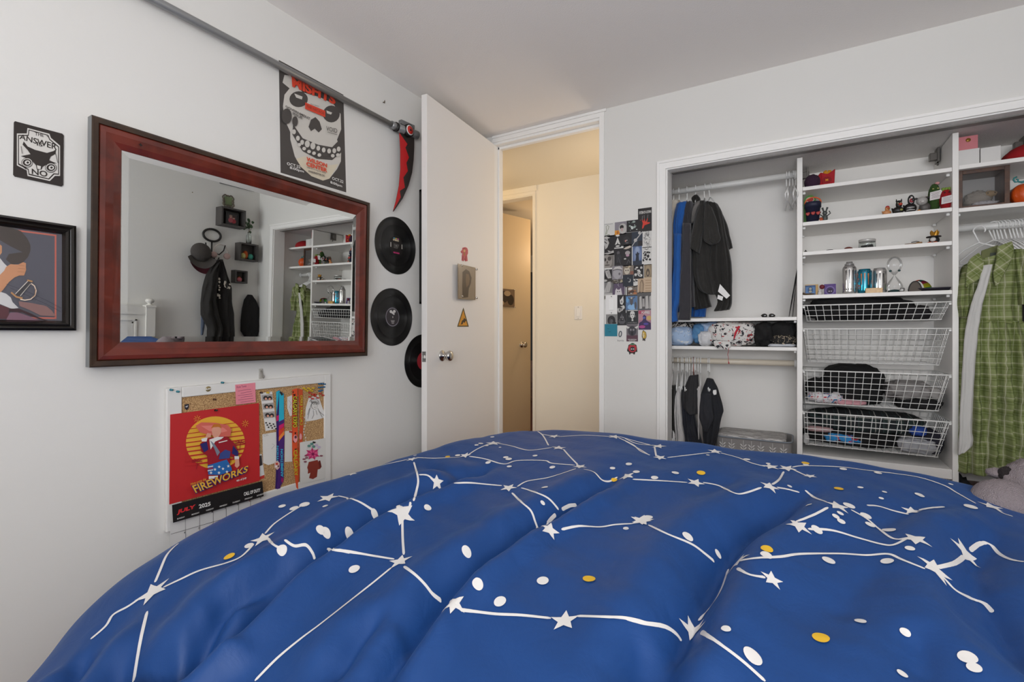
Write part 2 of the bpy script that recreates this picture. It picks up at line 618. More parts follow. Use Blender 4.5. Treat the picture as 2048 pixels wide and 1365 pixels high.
# far room
mb = MB()
mb.box((-3.3, HY2 + .1, 0), (-3.2, 7.2, H), HALLW); mb.box((.15, HY2 + .1, 0), (.25, 7.2, H), HALLW); mb.box((-3.3, 7.2, 0), (.25, 7.3, H), HALLW)
struct(mb, 'wall_far_room')
mb = MB()
mb.box((-2.2, 7.17, 2.12), (-.9, 7.2, 2.2), M('#efe7d8', .45)); mb.box((-2.2, 7.17, 0), (-2.13, 7.2, 2.2), M('#efe7d8', .45)); mb.box((-.97, 7.17, 0), (-.9, 7.2, 2.2), M('#efe7d8', .45))
struct(mb, 'trim_far_room', .002)
t0 = ony(1058, 545, 6.6); t1 = ony(1075, 722, 6.6)
t = thing('television', 'tall black panel of a television glimpsed through the gap of the far door', 'television', (t0.x + .2, 6.6, 0))
child(MB().box((t0.x - .05, 6.6, t1.z), (t1.x + .4, 6.64, t0.z), M('#16110e', .3)), 'screen', t, bevel=.004)
child(MB().box((t0.x - .02, 6.6, 0), (t1.x + .35, 6.9, t1.z - .0), wood('tv_stand_wood', '#5a3a24', '#8a5e3c')), 'stand', t, bevel=.006)

# the open bedroom door
hinge = Vector((DX0 + .003, D - .004)); free = Vector((0.138, 1.962))
dd = (free - hinge).normalized(); nn = Vector((-dd.y, dd.x))          # nn points to the room side
if nn.x < 0: nn = -nn
def dpt(s, n, z): p = hinge + dd * s + nn * (n - .035); return Vector((p.x, p.y, z))
DL = (free - hinge).length
def dbox(mb, s0, s1, n0, n1, z0, z1, mat):
    vs = [dpt(s0, n0, z0), dpt(s1, n0, z0), dpt(s1, n1, z0), dpt(s0, n1, z0), dpt(s0, n0, z1), dpt(s1, n0, z1), dpt(s1, n1, z1), dpt(s0, n1, z1)]
    mb.add(vs, [(0, 3, 2, 1), (4, 5, 6, 7), (0, 1, 5, 4), (1, 2, 6, 5), (2, 3, 7, 6), (3, 0, 4, 7)], mat)
    return mb
DP = dpt(0, .035, 0); DN = Vector((nn.x, nn.y, 0))
def ond(u, v, off=0.0): return onplane(u, v, DP + DN * off, DN)
dm = dbox(MB(), 0, DL, 0, .035, .012, 2.343, DOORM)
door = tag(dm.build('door_1', bevel=.0015), 'white flat bedroom door standing open against the left wall', 'door', kind='structure')
kc = ond(884, 712)
def knob(c, n, parent_obj, rad=1.0, mat=None):
    mat = mat or CHROME
    mb = MB()
    n = n.normalized(); 
    prof = [(0.031, 0), (0.032, .003), (0.028, .008), (0.012, .012), (0.009, .026), (0.012, .034), (0.026, .040), (0.030, .050), (0.027, .060), (0.015, .066), (0.0, .067)]
    vs = []; N = 28; a = n.orthogonal().normalized(); b_ = n.cross(a)
    for r, h in prof:
        for k in range(N):
            t = 2 * math.pi * k / N
            vs.append(c + n * h * rad + (a * math.cos(t) + b_ * math.sin(t)) * r * rad)
    fs = [(i * N + k, i * N + (k + 1) % N, (i + 1) * N + (k + 1) % N, (i + 1) * N + k) for i in range(len(prof) - 1) for k in range(N)]
    mb.add(vs, fs, mat, True)
    return mb
ORG = Vector(door.location)
def under(mb, name, parent, origin, **k):
    mb.v = [p - origin for p in mb.v]
    me = bpy.data.meshes.new(name); me.from_pydata([tuple(p) for p in mb.v], [], mb.f)
    for mt in mb.mats: me.materials.append(mt)
    me.polygons.foreach_set('material_index', mb.m); me.polygons.foreach_set('use_smooth', mb.s)
    bm = bmesh.new(); bm.from_mesh(me); bmesh.ops.recalc_face_normals(bm, faces=bm.faces); bm.to_mesh(me); bm.free()
    o = bpy.data.objects.new(name, me); COL.objects.link(o); o.parent = parent
    return o
under(knob(kc, DN, door), 'door_knob', door, ORG)
lp = MB(); zc = kc.z
dbox(lp, DL, DL + .0015, .006, .029, zc - .028, zc + .028, STEEL); dbox(lp, DL + .0015, DL + .008, .012, .023, zc - .008, zc + .008, CHROME)
under(lp, 'latch_plate', door, ORG)
hg = MB()
for z in (.25, 1.2, 2.1):
    hg.tube([dpt(-.004, .037, z - .045), dpt(-.004, .037, z + .045)], .005, STEEL, 10)
pass

# hall door leaf (in the far room, ajar)
f0 = Vector((-0.80, 4.02)); f1 = Vector((-0.648, 4.586)); fd = (f1 - f0).normalized(); fn = Vector((fd.y, -fd.x))
mb = MB(); FZ = 1.24 + 1.065
vs = [];
for z in (.01, FZ):
    for p in (f0 - fd * .12, f1, f1 - fn * .035, f0 - fd * .12 - fn * .035): vs.append((p.x, p.y, z))
mb.add(vs, [(0, 3, 2, 1), (4, 5, 6, 7), (0, 1, 5, 4), (1, 2, 6, 5), (2, 3, 7, 6), (3, 0, 4, 7)], M('#e2cfae', .5))
door2 = tag(mb.build('door_2', bevel=.0015), 'cream flat door ajar at the far side of the hall', 'door', kind='structure')
FN3 = Vector((fn.x, fn.y, 0)); FP = Vector((f0.x, f0.y, 0))
kc2 = onplane(1043, 690, FP, FN3)
under(knob(kc2, FN3, door2), 'door_knob', door2, Vector(door2.location))
a_, b_ = onplane(994, 577, FP, FN3), onplane(1027, 615, FP, FN3)
p00 = Vector((a_.x, a_.y, b_.z)); p10 = b_.copy(); p11 = Vector((b_.x, b_.y, a_.z)); p01 = a_.copy()
hz = FN3 * .012
ph = MB().slab([p + hz for p in (p00, p10, p11, p01)], FN3, .004, M('#6b5a48', .25, coat=.5))
ar = Art([p + hz for p in (p00, p10, p11, p01)], FN3, .0045)
ar.rect(.0, .0, 1, 1, M('#7a6652', .4)); ar.disc(.35, .55, .25, .33, M('#31241c', .4)); ar.disc(.75, .4, .2, .3, M('#2a1f18', .4)); ar.disc(.55, .75, .2, .15, M('#b5a083', .4)); ar.disc(.2, .2, .15, .14, M('#b5a083', .4))
ph.add(ar.v, ar.f, M('#5a4838', .4)); ph.m = ph.m[:-len(ar.f)] + [ph.mi(ar.mats[k]) for k in ar.m]
for p in (p00, p10, p11, p01): ph.tube([p - FN3 * .0, p + FN3 * .02], .006, CHROME, 10)
tag(ph.build('acrylic_photo_block'), 'brown acrylic photo plate mounted on the cream door across the hall', 'photo')


def switch(cx_, y, cz, w_, h_, label):
    t = thing('light_switch', label, 'light switch', (cx_, y, cz - h_ / 2))
    child(MB().box((cx_ - w_ / 2, y - .006, cz - h_ / 2), (cx_ + w_ / 2, y, cz + h_ / 2), WHITEP), 'cover_plate', t, bevel=.002)
    r = MB(); r.box((cx_ - w_ * .22, y - .010, cz - h_ * .29), (cx_ + w_ * .22, y - .0062, cz + h_ * .29), M('#f3f2f0', .4))
    child(r, 'rocker', t, bevel=.002)
    for q in (-1, 1):
        child(MB().lathe([(.0, -.0085), (.003, -.008), (.0035, -.006)], (cx_, y, cz + q * h_ * .42), STEEL, 10, axis='y'), 'screw', t)


p = ony(1157, 626, HY2)
switch(p.x, HY2, p.z, .07, .115, 'white rocker light switch on the cream hall wall beyond the doorway')
p0, p1 = ony(1214, 593, D), ony(1233, 627, D)
switch((p0.x + p1.x) / 2, D, (p0.z + p1.z) / 2, .07, .115, 'white rocker light switch among the wall of small prints')

# unseen fill lamp added behind the camera; bedroom ceiling lamp
def add_fill_lamp(x, y):
    t = thing('fill_lamp', 'unseen lamp with a white shade, added as fill light behind the near side of the bed', 'lamp', (x, y, 0))
    child(MB().lathe([(0, 0), (.16, 0), (.16, .02), (.03, .04), (.018, .06), (.018, 1.10), (0, 1.10)], (x, y, 0), STEEL, 24), 'stand', t)
    child(MB().lathe([(.20, 1.12), (.14, 1.20)], (x, y, 0), WHITEP, 24), 'shade', t)
add_fill_lamp(2.72, -.62)
def dome(x, y, label, r=.14):
    t = thing('ceiling_lamp', label, 'lamp', (x, y, H - .12))
    child(MB().lathe([(r * .55, H - .004), (r * .6, H - .02), (r * .2, H - .03)], (x, y, 0), CHROME, 24), 'base', t)
dome(1.75, -.15, 'round ceiling lamp of the bedroom above the near side of the bed')
# ------------------------------------------------------------------ left wall: mirror, poster, records, prints, cork board
class PArt(Art):
    """flat artwork traced on a real plane: coordinates are taken off an enlarged view (origin, factor) and put on the plane by fn"""
    def __init__(self, fn, ox, oy, k, n, base=0.0, step=0.00025):
        MB.__init__(self); self.fn = fn; self.ox = ox; self.oy = oy; self.k = k; self.n = Vector(n).normalized(); self.h = base; self.step = step

    def at(self, s, t):
        return self.fn(self.ox + s / self.k, self.oy + t / self.k) + self.n * self.h

    def textq(self, s, a, b, c, d, mat, bold=0.02):
        """corners lower left, lower right, upper right, upper left"""
        vs, fs, _ = text_geo(s, bold); self.h += self.step
        out = []
        for x, y in vs:
            X = a[0] * (1 - x) * (1 - y) + b[0] * x * (1 - y) + c[0] * x * y + d[0] * (1 - x) * y
            Y = a[1] * (1 - x) * (1 - y) + b[1] * x * (1 - y) + c[1] * x * y + d[1] * (1 - x) * y
            out.append(self.at(X, Y))
        self.add(out, fs, mat)
        return self

    def star(self, cx_, cy_, r, mat, rot=-90):
        pts = []
        for k in range(10):
            a = math.radians(rot + 36 * k); q = r if k % 2 == 0 else r * .42
            pts.append((cx_ + q * math.cos(a), cy_ + q * math.sin(a)))
        return self.poly(pts, mat)


def lx(x): return lambda u, v: onx(u, v, x)
NX = Vector((1, 0, 0)); NY = Vector((0, -1, 0))
def merge(mb, art):
    off = len(mb.v); mb.v += art.v
    for f, k, s in zip(art.f, art.m, art.s):
        mb.f.append(tuple(i + off for i in f)); mb.m.append(mb.mi(art.mats[k])); mb.s.append(s)
    return mb

# --- the big wall mirror: it leans forward a little from its wire
th_, ta_ = math.radians(1.498), math.radians(-1.175)
MN = Vector((math.cos(th_) * math.cos(ta_), -math.sin(th_) * math.cos(ta_), math.sin(ta_)))
MQ = Vector((0.053, 1.0, 1.215))
def mpt(u, v, h): return onplane(u, v, MQ + MN * h, MN)
RINGS = [
    ([(183.4, 229.5), (740, 406.3), (735, 712.2), (178.7, 735.8)], .014),
    ([(187, 234), (738.6, 407.4), (733.8, 710.6), (182.4, 732.8)], .018),
    ([(197.6, 245.6), (735, 410.4), (730.6, 706.2), (193.2, 723)], .017),
    ([(199.2, 247.4), (734.2, 411.2), (729.8, 705.2), (195, 721.4)], .011),
    ([(201, 249.8), (733.2, 412), (729, 704.2), (196.8, 720)], .0145),
    ([(212, 263), (729, 416), (725, 699), (207, 712)], .0155),
    ([(228, 283), (720.5, 423.5), (717, 690), (224, 698.5)], .010),
    ([(242, 299.5), (713, 430), (709.8, 682.3), (238.8, 686)], .0025),
    ([(243.5, 301), (712.3, 430.6), (709.1, 681.7), (240.3, 685)], .0),
]
mt = thing('wall_mirror', 'wide wall mirror in a dark-edged cherry wood frame', 'mirror', (0.03, 1.0, 0.9))
CHERRY = wood('cherry_wood', '#4a190f', '#70291a', rough=.3, scale=(1, 1.2, 1.2), wscale=9, dist=1.0, coat=.5)
EDGE = wood('dark_frame_edge', '#2a1c12', '#3d2a1b', rough=.38, scale=(1, 2, 2), wscale=8, dist=1.0)
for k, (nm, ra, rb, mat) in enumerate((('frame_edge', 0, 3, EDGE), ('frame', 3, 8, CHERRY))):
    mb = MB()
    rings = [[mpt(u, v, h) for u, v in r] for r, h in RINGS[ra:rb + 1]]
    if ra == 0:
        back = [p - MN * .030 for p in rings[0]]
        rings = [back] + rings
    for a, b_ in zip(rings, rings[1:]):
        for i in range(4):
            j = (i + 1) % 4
            mb.add([a[i], a[j], b_[j], b_[i]], [(0, 1, 2, 3)], M('#6f7375', .35) if (ra == 0 and a is rings[0]) else mat)  # outer side in lighter grey: window light on it put into the colour
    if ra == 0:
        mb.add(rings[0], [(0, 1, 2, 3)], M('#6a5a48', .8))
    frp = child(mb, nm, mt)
SILV = M('#e9ebe8', 0.0, metal=1.0)
g = MB()
gc = [mpt(u, v, .0005) for u, v in RINGS[-1][0]]
cen = sum(gc, Vector()) / 4
inn = []
for p in gc:
    q = p - cen
    inn.append(cen + Vector((q.x, q.y * (1 - .018 / abs(q.y)), q.z * (1 - .018 / abs(q.z)))))
inn = [p - MN * (p - (MQ + MN * .0015)).dot(MN) for p in inn]
g.add(inn, [(0, 1, 2, 3)], SILV)
child(g, 'mirror_glass', mt)
g = MB()
for i in range(4):
    j = (i + 1) % 4
    g.add([gc[i], gc[j], inn[j], inn[i]], [(0, 1, 2, 3)], SILV)
child(g, 'bevel', mt)
c_ = mpt(281, 290, .0165)
MB_ = Art([c_ + Vector((.001, -.006, -.006)), c_ + Vector((.001, .006, -.006)), c_ + Vector((.001, .006, .006)), c_ + Vector((.001, -.006, .006))], MN)
MB_.poly([(0, .5), (.35, .35), (.5, 0), (.65, .35), (1, .5), (.65, .65), (.5, 1), (.35, .65)], BLACK)
child(MB_, 'star_sticker', frp)

# --- concert poster
K3 = 3.9
P = PArt(lx(.0015), 520, 100, K3, NX)
PW, PB, PC, PO = M('#e4e2de', .55), M('#4b4643', .6), M('#cfcac2', .6), M('#d8452c', .55)
BONE = M('#d8cdb6', .6)
P.poly([(133, 55), (655, 340), (682, 1122), (150, 972)], PW)
P.poly([(146, 78), (650, 350), (672, 1112), (160, 958)], PB)
P.poly([(190, 195), (236, 200), (330, 330), (470, 370), (570, 420), (628, 500), (632, 620), (600, 700), (632, 800), (630, 870), (600, 930), (540, 1005), (490, 1020), (400, 985), (320, 915), (270, 830), (236, 700), (235, 640), (190, 540), (178, 440), (190, 350), (230, 300), (175, 255)], PC)
P.poly([(345, 830), (450, 870), (540, 900), (610, 890), (540, 1005), (490, 1020), (400, 985), (320, 915), (280, 850)], BONE)
P.disc(300, 385, 72, 62, PB, rot=0); P.disc(555, 500, 66, 66, PB)
P.poly([(265, 340), (330, 365), (325, 388), (280, 372)], PC); P.poly([(515, 472), (560, 490), (552, 505), (520, 495)], PC)
P.poly([(430, 525), (462, 560), (480, 620), (455, 645), (425, 615), (395, 635), (376, 600), (395, 545)], PB)
P.poly([(255, 580), (330, 690), (450, 740), (560, 760), (628, 690), (632, 800), (560, 860), (440, 850), (330, 790), (250, 660)], PB)
tx0 = [(262, 640), (292, 690), (325, 722), (365, 735), (408, 750), (450, 768), (492, 782), (534, 790), (574, 788), (608, 775)]
for i, (a, b_) in enumerate(tx0):
    P.disc(a, b_, 15 + (i in (3, 4)) * 5, 20 + (i in (3, 4)) * 8, PC, 10)
for i, (a, b_) in enumerate([(300, 742), (338, 772), (376, 795), (414, 808), (456, 822), (560, 828), (600, 822)]):
    P.disc(a, b_, 15, 14, PC, 10)
P.disc(200, 520, 40, 60, PB); P.disc(265, 560, 22, 40, PB)
P.textq('MISFITS', (243, 290), (578, 432), (588, 362), (238, 208), PO, .05)
P.textq('FEATURING', (385, 428), (452, 448), (452, 440), (385, 420), PB, .0)
P.poly([(343, 412), (500, 478), (500, 528), (343, 462)], PO)
P.textq('THE NECROS', (352, 450), (492, 510), (492, 490), (352, 428), M('#9c3a2a', .6), .03)
P.textq('GOVERNMENT', (190, 452), (380, 552), (382, 532), (188, 434), PB, .02)
P.textq('ISSUE', (245, 508), (320, 545), (322, 525), (247, 488), PB, .02)
P.textq('VOID', (507, 632), (592, 652), (592, 618), (507, 597), PB, .0)
P.line([(516, 644), (592, 664)], 3, PB)
P.textq('WILSON', (350, 868), (512, 922), (512, 890), (352, 836), PO, .04)
P.textq('CENTER', (350, 906), (514, 960), (514, 928), (350, 874), PO, .04)
P.textq('16th & Irving St. NW', (355, 925), (505, 974), (505, 960), (355, 912), PB, .0)
P.textq('WASHINGTON DC', (364, 955), (495, 993), (495, 978), (364, 940), PB, .03)
for (x, y) in ((198, 900), (550, 1014)):
    P.textq('OCT.22', (x, y), (x + (106 if x < 300 else 88), y + 30), (x + (106 if x < 300 else 88), y + 8), (x, y - 22), PW, .02)
    P.textq('8:00pm', (x + (22 if x < 300 else -14), y + 36), (x + (132 if x < 300 else 78), y + 66), (x + (132 if x < 300 else 78), y + 44), (x + (22 if x < 300 else -14), y + 10), PW, .02)
tag(P.build('concert_poster'), 'concert poster with a pale skull on charcoal, hung above the mirror', 'poster')

# --- scythe prop
t = thing('prop_scythe', 'toy scythe with a long grey pole and red and black blade', 'scythe', (0.03, 1.8, 2.0))
GREYP = M('#8d8d8d', .32, metal=.35); GREYD = M('#7a7a7a', .4, metal=.3)
a0, a1 = onx(520, 111.5, .035), onx(788, 252, .035)
dirp = (a1 - a0).normalized()
child(MB().tube([a1 - dirp * 1.75, a1], .0145, GREYP, 16), 'pole', t, label='grey pole')
ec = onx(836, 272, .035)
hdp = child(MB().tube([a1 - dirp * .02, a1 + dirp * .015], .019, GREYP, 16).tube([a1 + dirp * .012, ec - dirp * .01, ec], [.021, .023, .014], GREYP, 18), 'head', t)
A = PArt(lx(.05), 520, 100, K3, NX)
A.poly([(1058, 570), (1095, 605), (1060, 635), (1085, 600)], BLACK)
blk = MB()
q = [onx(520 + x / K3, 100 + y / K3, .025) for x, y in ((1080, 548), (1185, 595), (1185, 640), (1080, 580))]
blk.slab(q, NX, .02, GREYD)
child(blk, 'top_fin', t, bevel=.002)
e = MB(); ce = onx(520 + 1165 / K3, 100 + 627 / K3, .055)
for r, mt_, h in ((.032, BLACK, .006), (.026, M('#e8e4e0', .4), .008), (.021, M('#c62a20', .4), .010), (.006, BLACK, .012)):
    e.lathe([(r, -.02 if r > .03 else 0), (r, h), (0, h)], (ce.x - .002, ce.y, ce.z), mt_, 28, axis='x')
child(e, 'eye_emblem', hdp)
c1 = onx(520 + 1055 / K3, 100 + 600 / K3, .058)
cb = MB().tube([a1 + dirp * .008, a1 + dirp * .02], .0235, BLACK, 18)
child(cb, 'black_band', t)
bo = [(1085, 640), (1195, 675), (1195, 760), (1190, 860), (1178, 960), (1150, 1060), (1105, 1160), (1035, 1262), (1058, 1180), (1082, 1060), (1093, 930), (1093, 780)]
bl = MB().slab([onx(520 + x / K3, 100 + y / K3, .028) for x, y in bo], NX, .008, M('#2b2521', .45))
ar = PArt(lx(.0365), 520, 100, K3, NX)
ar.poly([(1086, 645), (1150, 735), (1134, 762), (1162, 840), (1142, 880), (1153, 945), (1118, 995), (1130, 1075), (1090, 1100), (1098, 1150), (1036, 1260), (1059, 1180), (1083, 1060), (1094, 930), (1094, 780)], M('#c4161a', .45))
merge(bl, ar)
child(bl, 'blade', t)
p = onx(766, 205, .0)
tag(MB().tube([(0, p.y, p.z), (.014, p.y, p.z)], .0022, M('#5a4a30', .4, metal=.8), 8).tube([(.012, p.y, p.z + .008), (.013, p.y - .002, p.z - .008)], .0018, M('#5a4a30', .4, metal=.8), 6).build('wall_hook'),
    'tiny brass hook in the wall above the scythe head', 'hook')

# --- card with a beast head
KA = 2.731
A = PArt(lx(.0005), 0, 180, KA, NX)
DB, PL = M('#2c2420', .5), M('#d8d4ce', .6)
cb = MB().slab([onx(x / KA, 180 + y / KA, .001) for x, y in ((80, 172), (338, 240), (346, 250), (343, 520), (334, 528), (80, 474), (71, 464), (75, 178))], NX, .003, DB)
A = PArt(lx(.0042), 0, 180, KA, NX)
A.poly([(150, 208), (270, 240), (278, 262), (328, 305), (328, 470), (300, 470), (272, 498), (150, 470), (146, 440), (92, 412), (92, 238), (146, 238)], PL)
A.poly([(156, 216), (264, 246), (272, 268), (322, 310), (322, 464), (296, 462), (268, 490), (156, 464), (152, 436), (98, 408), (98, 246), (152, 246)], DB)
A.poly([(160, 222), (260, 250), (268, 272), (317, 314), (317, 458), (292, 456), (264, 484), (160, 458), (156, 432), (103, 402), (103, 252), (156, 252)], PL)
A.textq('THE', (190, 248), (238, 258), (238, 240), (190, 230), DB)
A.textq('ANSWER', (104, 268), (310, 330), (310, 296), (108, 240), DB)
A.textq('IS', (200, 304), (232, 312), (232, 292), (200, 284), DB)
A.textq('NO', (172, 460), (258, 478), (258, 446), (172, 430), DB)
A.poly([(122, 300), (128, 282), (150, 310), (190, 328), (255, 345), (290, 335), (305, 325), (302, 350), (275, 365), (268, 385), (308, 402), (262, 404), (232, 420), (225, 436), (200, 436), (195, 412), (170, 385), (112, 362), (165, 352), (150, 330)], DB)
A.poly([(200, 412), (222, 418), (220, 434), (203, 432)], PL)
for (x, y) in ((146, 398), (275, 426)):
    A.disc(x, y, 31, 26, DB, 24); A.disc(x, y, 28, 23, PL, 24); A.disc(x, y, 24, 19, DB, 24); A.disc(x + 2, y, 15, 12, PL, 20); A.disc(x + 3, y, 7, 6, DB, 14)
for (x, y, x2, y2) in ((112, 310, 118, 350), (300, 350, 312, 400), (120, 420, 140, 436), (170, 225, 186, 232), (250, 252, 262, 262)):
    A.line([(x, y), (x2, y2)], 3, DB)
merge(cb, A)
tag(cb.build('metal_sign'), 'small black and white plaque with an ox head, upper left of the wall', 'plaque')

# --- framed print at the left edge of the view
KF = 5.247
t = thing('framed_print', 'black framed print of a feathered hat, white sleeve and sword hilt', 'picture', (0, onx(100, 600).y, onx(100, 658).z))
yr = onx(146.5, 560).y; yl = yr - .66
zt = onx(146.5, 451.5, .022).z; zb = onx(146.5, 661.5, .022).z
fw = yr - onx(127, 560).y + .006
mbf = MB()
prof = [(0, 0), (0, .022), (.22, .026), (.45, .020), (.62, .023), (.8, .018), (1.0, .008)]
for (pa, ha), (pb, hb) in zip(prof, prof[1:]):
    oa, ob_ = fw * pa, fw * pb
    ra = [(ha, yl + oa, zb + oa), (ha, yr - oa, zb + oa), (ha, yr - oa, zt - oa), (ha, yl + oa, zt - oa)]
    rb = [(hb, yl + ob_, zb + ob_), (hb, yr - ob_, zb + ob_), (hb, yr - ob_, zt - ob_), (hb, yl + ob_, zt - ob_)]
    for i in range(4):
        j = (i + 1) % 4
        mbf.add([ra[i], ra[j], rb[j], rb[i]], [(0, 1, 2, 3)], M('#17130f', .22, coat=.6))
child(mbf, 'frame', t)
A = PArt(lx(.006), 0, 420, KF, NX)
GB = M('#5d5c66', .5); CORAL = M('#d2705e', .5); HAT = M('#4b423d', .6); SKIN = M('#cf9670', .55); SLV = M('#d9d6d6', .6); MAR = M('#5a3338', .6); GOLD = M('#b98a5c', .4)
A.poly([(-500, 60), (700, 205), (700, 1205), (-500, 1190)], GB)
A.line([(-480, 120), (0, 195), (592, 270)], 16, CORAL); A.line([(582, 268), (582, 1140)], 18, CORAL); A.line([(590, 1138), (-480, 1120)], 16, CORAL)
A.poly([(0, 150), (120, 172), (220, 225), (285, 300), (318, 370), (318, 430), (290, 500), (230, 560), (120, 575), (60, 520), (90, 465), (190, 450), (235, 445), (120, 390), (0, 320), (-200, 260), (-300, 160)], HAT)
A.poly([(-160, 330), (-20, 350), (18, 380), (18, 450), (-20, 500), (-160, 520)], SKIN)
A.poly([(0, 510), (40, 560), (80, 600), (60, 680), (0, 720), (-300, 760), (-300, 480)], SLV)
A.poly([(-160, 840), (0, 860), (60, 880), (110, 920), (130, 970), (192, 1030), (120, 1040), (0, 990), (-200, 960)], SLV)
A.poly([(-200, 740), (-20, 700), (40, 640), (60, 600), (110, 570), (150, 575), (190, 575), (240, 550), (270, 560), (268, 600), (272, 630), (250, 690), (200, 690), (150, 710), (90, 760), (30, 840), (0, 868), (-200, 900)], SKIN)
for a, b_ in (((190, 580), (255, 590)), ((185, 615), (262, 622)), ((180, 650), (255, 655))): A.line([a, b_], 3, M('#a06c4c', .6))
A.poly([(-300, 1000), (0, 1000), (90, 1030), (90, 1145), (-300, 1160)], MAR)
A.poly([(100, 1080), (180, 1075), (280, 1110), (380, 1150), (420, 1175), (60, 1160)], M('#7c5a68', .6))
A.poly([(90, 1035), (200, 1040), (300, 1080), (400, 1130), (500, 1178), (460, 1180), (330, 1120), (230, 1078), (90, 1068)], M('#3c2428', .6))
A.poly([(190, 960), (330, 980), (480, 1010), (540, 1060), (580, 1120), (420, 1110), (300, 1050), (200, 1010)], M('#8a6864', .6))
for o_ in (0, 40): A.line([(60 + o_, 780 + o_), (260, 850 + o_), (480, 950 + o_), (650, 1040 + o_)], 3, M('#40404a', .6))
A.line([(155, 885), (285, 750)], 8, M('#d8d2c8', .4)); A.line([(205, 905), (315, 775)], 8, M('#d8d2c8', .4))
for k in range(12):
    f = k / 11; A.line([(160 + 122 * f, 880 - 125 * f), (208 + 105 * f, 900 - 122 * f)], 5, M('#4a4438', .5))
A.line([(275, 740), (330, 755)], 16, GOLD); A.line([(105, 868), (160, 915), (225, 930)], 18, GOLD)
A.line([(315, 775), (350, 800), (368, 850), (355, 900), (310, 940), (250, 950), (200, 940)], 11, M('#e2cdb8', .4)); A.line([(362, 830), (355, 895), (330, 920)], 6, GOLD)
ab = MB().box((.0, yl + fw * .9, zb + fw * .9), (.0058, yr - fw * .9, zt - fw * .9), M('#4b4a52', .6))
merge(ab, A)
A2 = ab
# keep artwork inside the frame on the far left
lim = yl + fw
for p in A2.v: p.y = max(p.y, lim); p.z = min(max(p.z, zb + fw), zt - fw)
child(A2, 'print', t)
child(MB().box((.0082, yl + fw, zb + fw), (.0092, yr - fw, zt - fw), clear('picture_glass')), 'glass', t)

# --- vinyl records
def vinyl_mat():
    m, nt, b = nodes('black_vinyl')
    b.inputs['Base Color'].default_value = rgb('#060606'); b.inputs['Roughness'].default_value = .2
    b.inputs['Anisotropic'].default_value = .95; b.inputs['Anisotropic Rotation'].default_value = .25; b.inputs['Roughness'].default_value = .34; b.inputs['Specular IOR Level'].default_value = .7
    tg = nt.nodes.new('ShaderNodeTangent'); tg.direction_type = 'RADIAL'; tg.axis = 'X'
    nt.links.new(tg.outputs[0], b.inputs['Tangent'])
    return m
VIN = vinyl_mat()
def record(c, label, lab_cols, text_=None, group='vinyl records on the wall'):
    t = thing('vinyl_record', label, 'record', (0.002, c.y, c.z), group)
    prof = [(.0, .0), (.1495, .0), (.151, .0012), (.151, .0022), (.147, .0026), (.146, .0018), (.112, .0018), (.111, .0024), (.108, .0024), (.107, .0018), (.062, .0018), (.060, .0024), (.052, .0024), (.0, .0024)]
    dsc = child(MB().lathe([(r, h + .001) for r, h in prof], (.0, c.y, c.z), VIN, 72, axis='x'), 'disc', t)
    l = MB(); l.lathe([(.05, .0036), (.0, .0036)], (0, c.y, c.z), lab_cols[0], 40, axis='x')
    A = Art([c + Vector((.0037, -.05, -.05)), c + Vector((.0037, .05, -.05)), c + Vector((.0037, .05, .05)), c + Vector((.0037, -.05, .05))], NX)
    A.P = [Vector((.0037, c.y + a, c.z + b_)) for a, b_ in ((-.05, -.05), (.05, -.05), (.05, .05), (-.05, .05))]
    if text_ == 'a':
        A.text('STEREO', .26, .74, .70, .84, M('#d8c8a8', .5), .05)
        for k, cc in enumerate(('#4aa0c0', '#d8c040', '#c05090')): A.rect(.28 + .14 * k, .86, .41 + .14 * k, .9, M(cc, .5))
        A.text('RECORDS', .28, .08, .72, .16, M('#d03a7a', .5), .05)
        for k in range(5): A.rect(.3, .56 - .05 * k, .7 - .03 * k, .575 - .05 * k, M('#8a8680', .5))
        for s0 in (.05, .87): A.rect(s0, .38, s0 + .05, .62, M('#cfcac0', .5))
    elif text_ == 'b':
        A.disc(.5, .5, .49, .49, M('#8f8a94', .5), 36); A.disc(.5, .5, .455, .455, M('#3a3436', .5), 36)
        for a, b_, r in ((.38, .78, .1), (.5, .72, .08), (.62, .8, .1), (.58, .66, .06)): A.disc(a, b_, r, r * .8, M('#d8d4d0', .5), 12)
        for k in range(4): A.rect(.36 + .02 * k, .3 - .05 * k, .64 - .02 * k, .32 - .05 * k, M('#cfcac6', .5))
        A.rect(.47, .45, .52, .54, M('#cfcac6', .5))
    else:
        for k in range(4): A.rect(.3, .7 - .1 * k, .66, .72 - .1 * k, M('#5a1a20', .5))
    merge(l, A); child(l, 'label', dsc)
    child(MB().lathe([(.0035, .0037), (.0, .0046)], (0, c.y, c.z), M('#b8b4b0', .4), 12, axis='x'), 'spindle_hole', t)
record(onx(791.5, 492), 'black vinyl record with dark multicoloured label, topmost on the wall', [M('#1d1815', .5)], 'a')
record(onx(784, 634.5), 'black vinyl record with plum label, middle one below the top record', [M('#3a3436', .5)], 'b')
c3 = onx(808, 725); record(Vector((0, c3.y + .151, c3.z)), 'black vinyl record with red label, partly hidden behind the open door', [M('#b5303a', .5)], 'c')
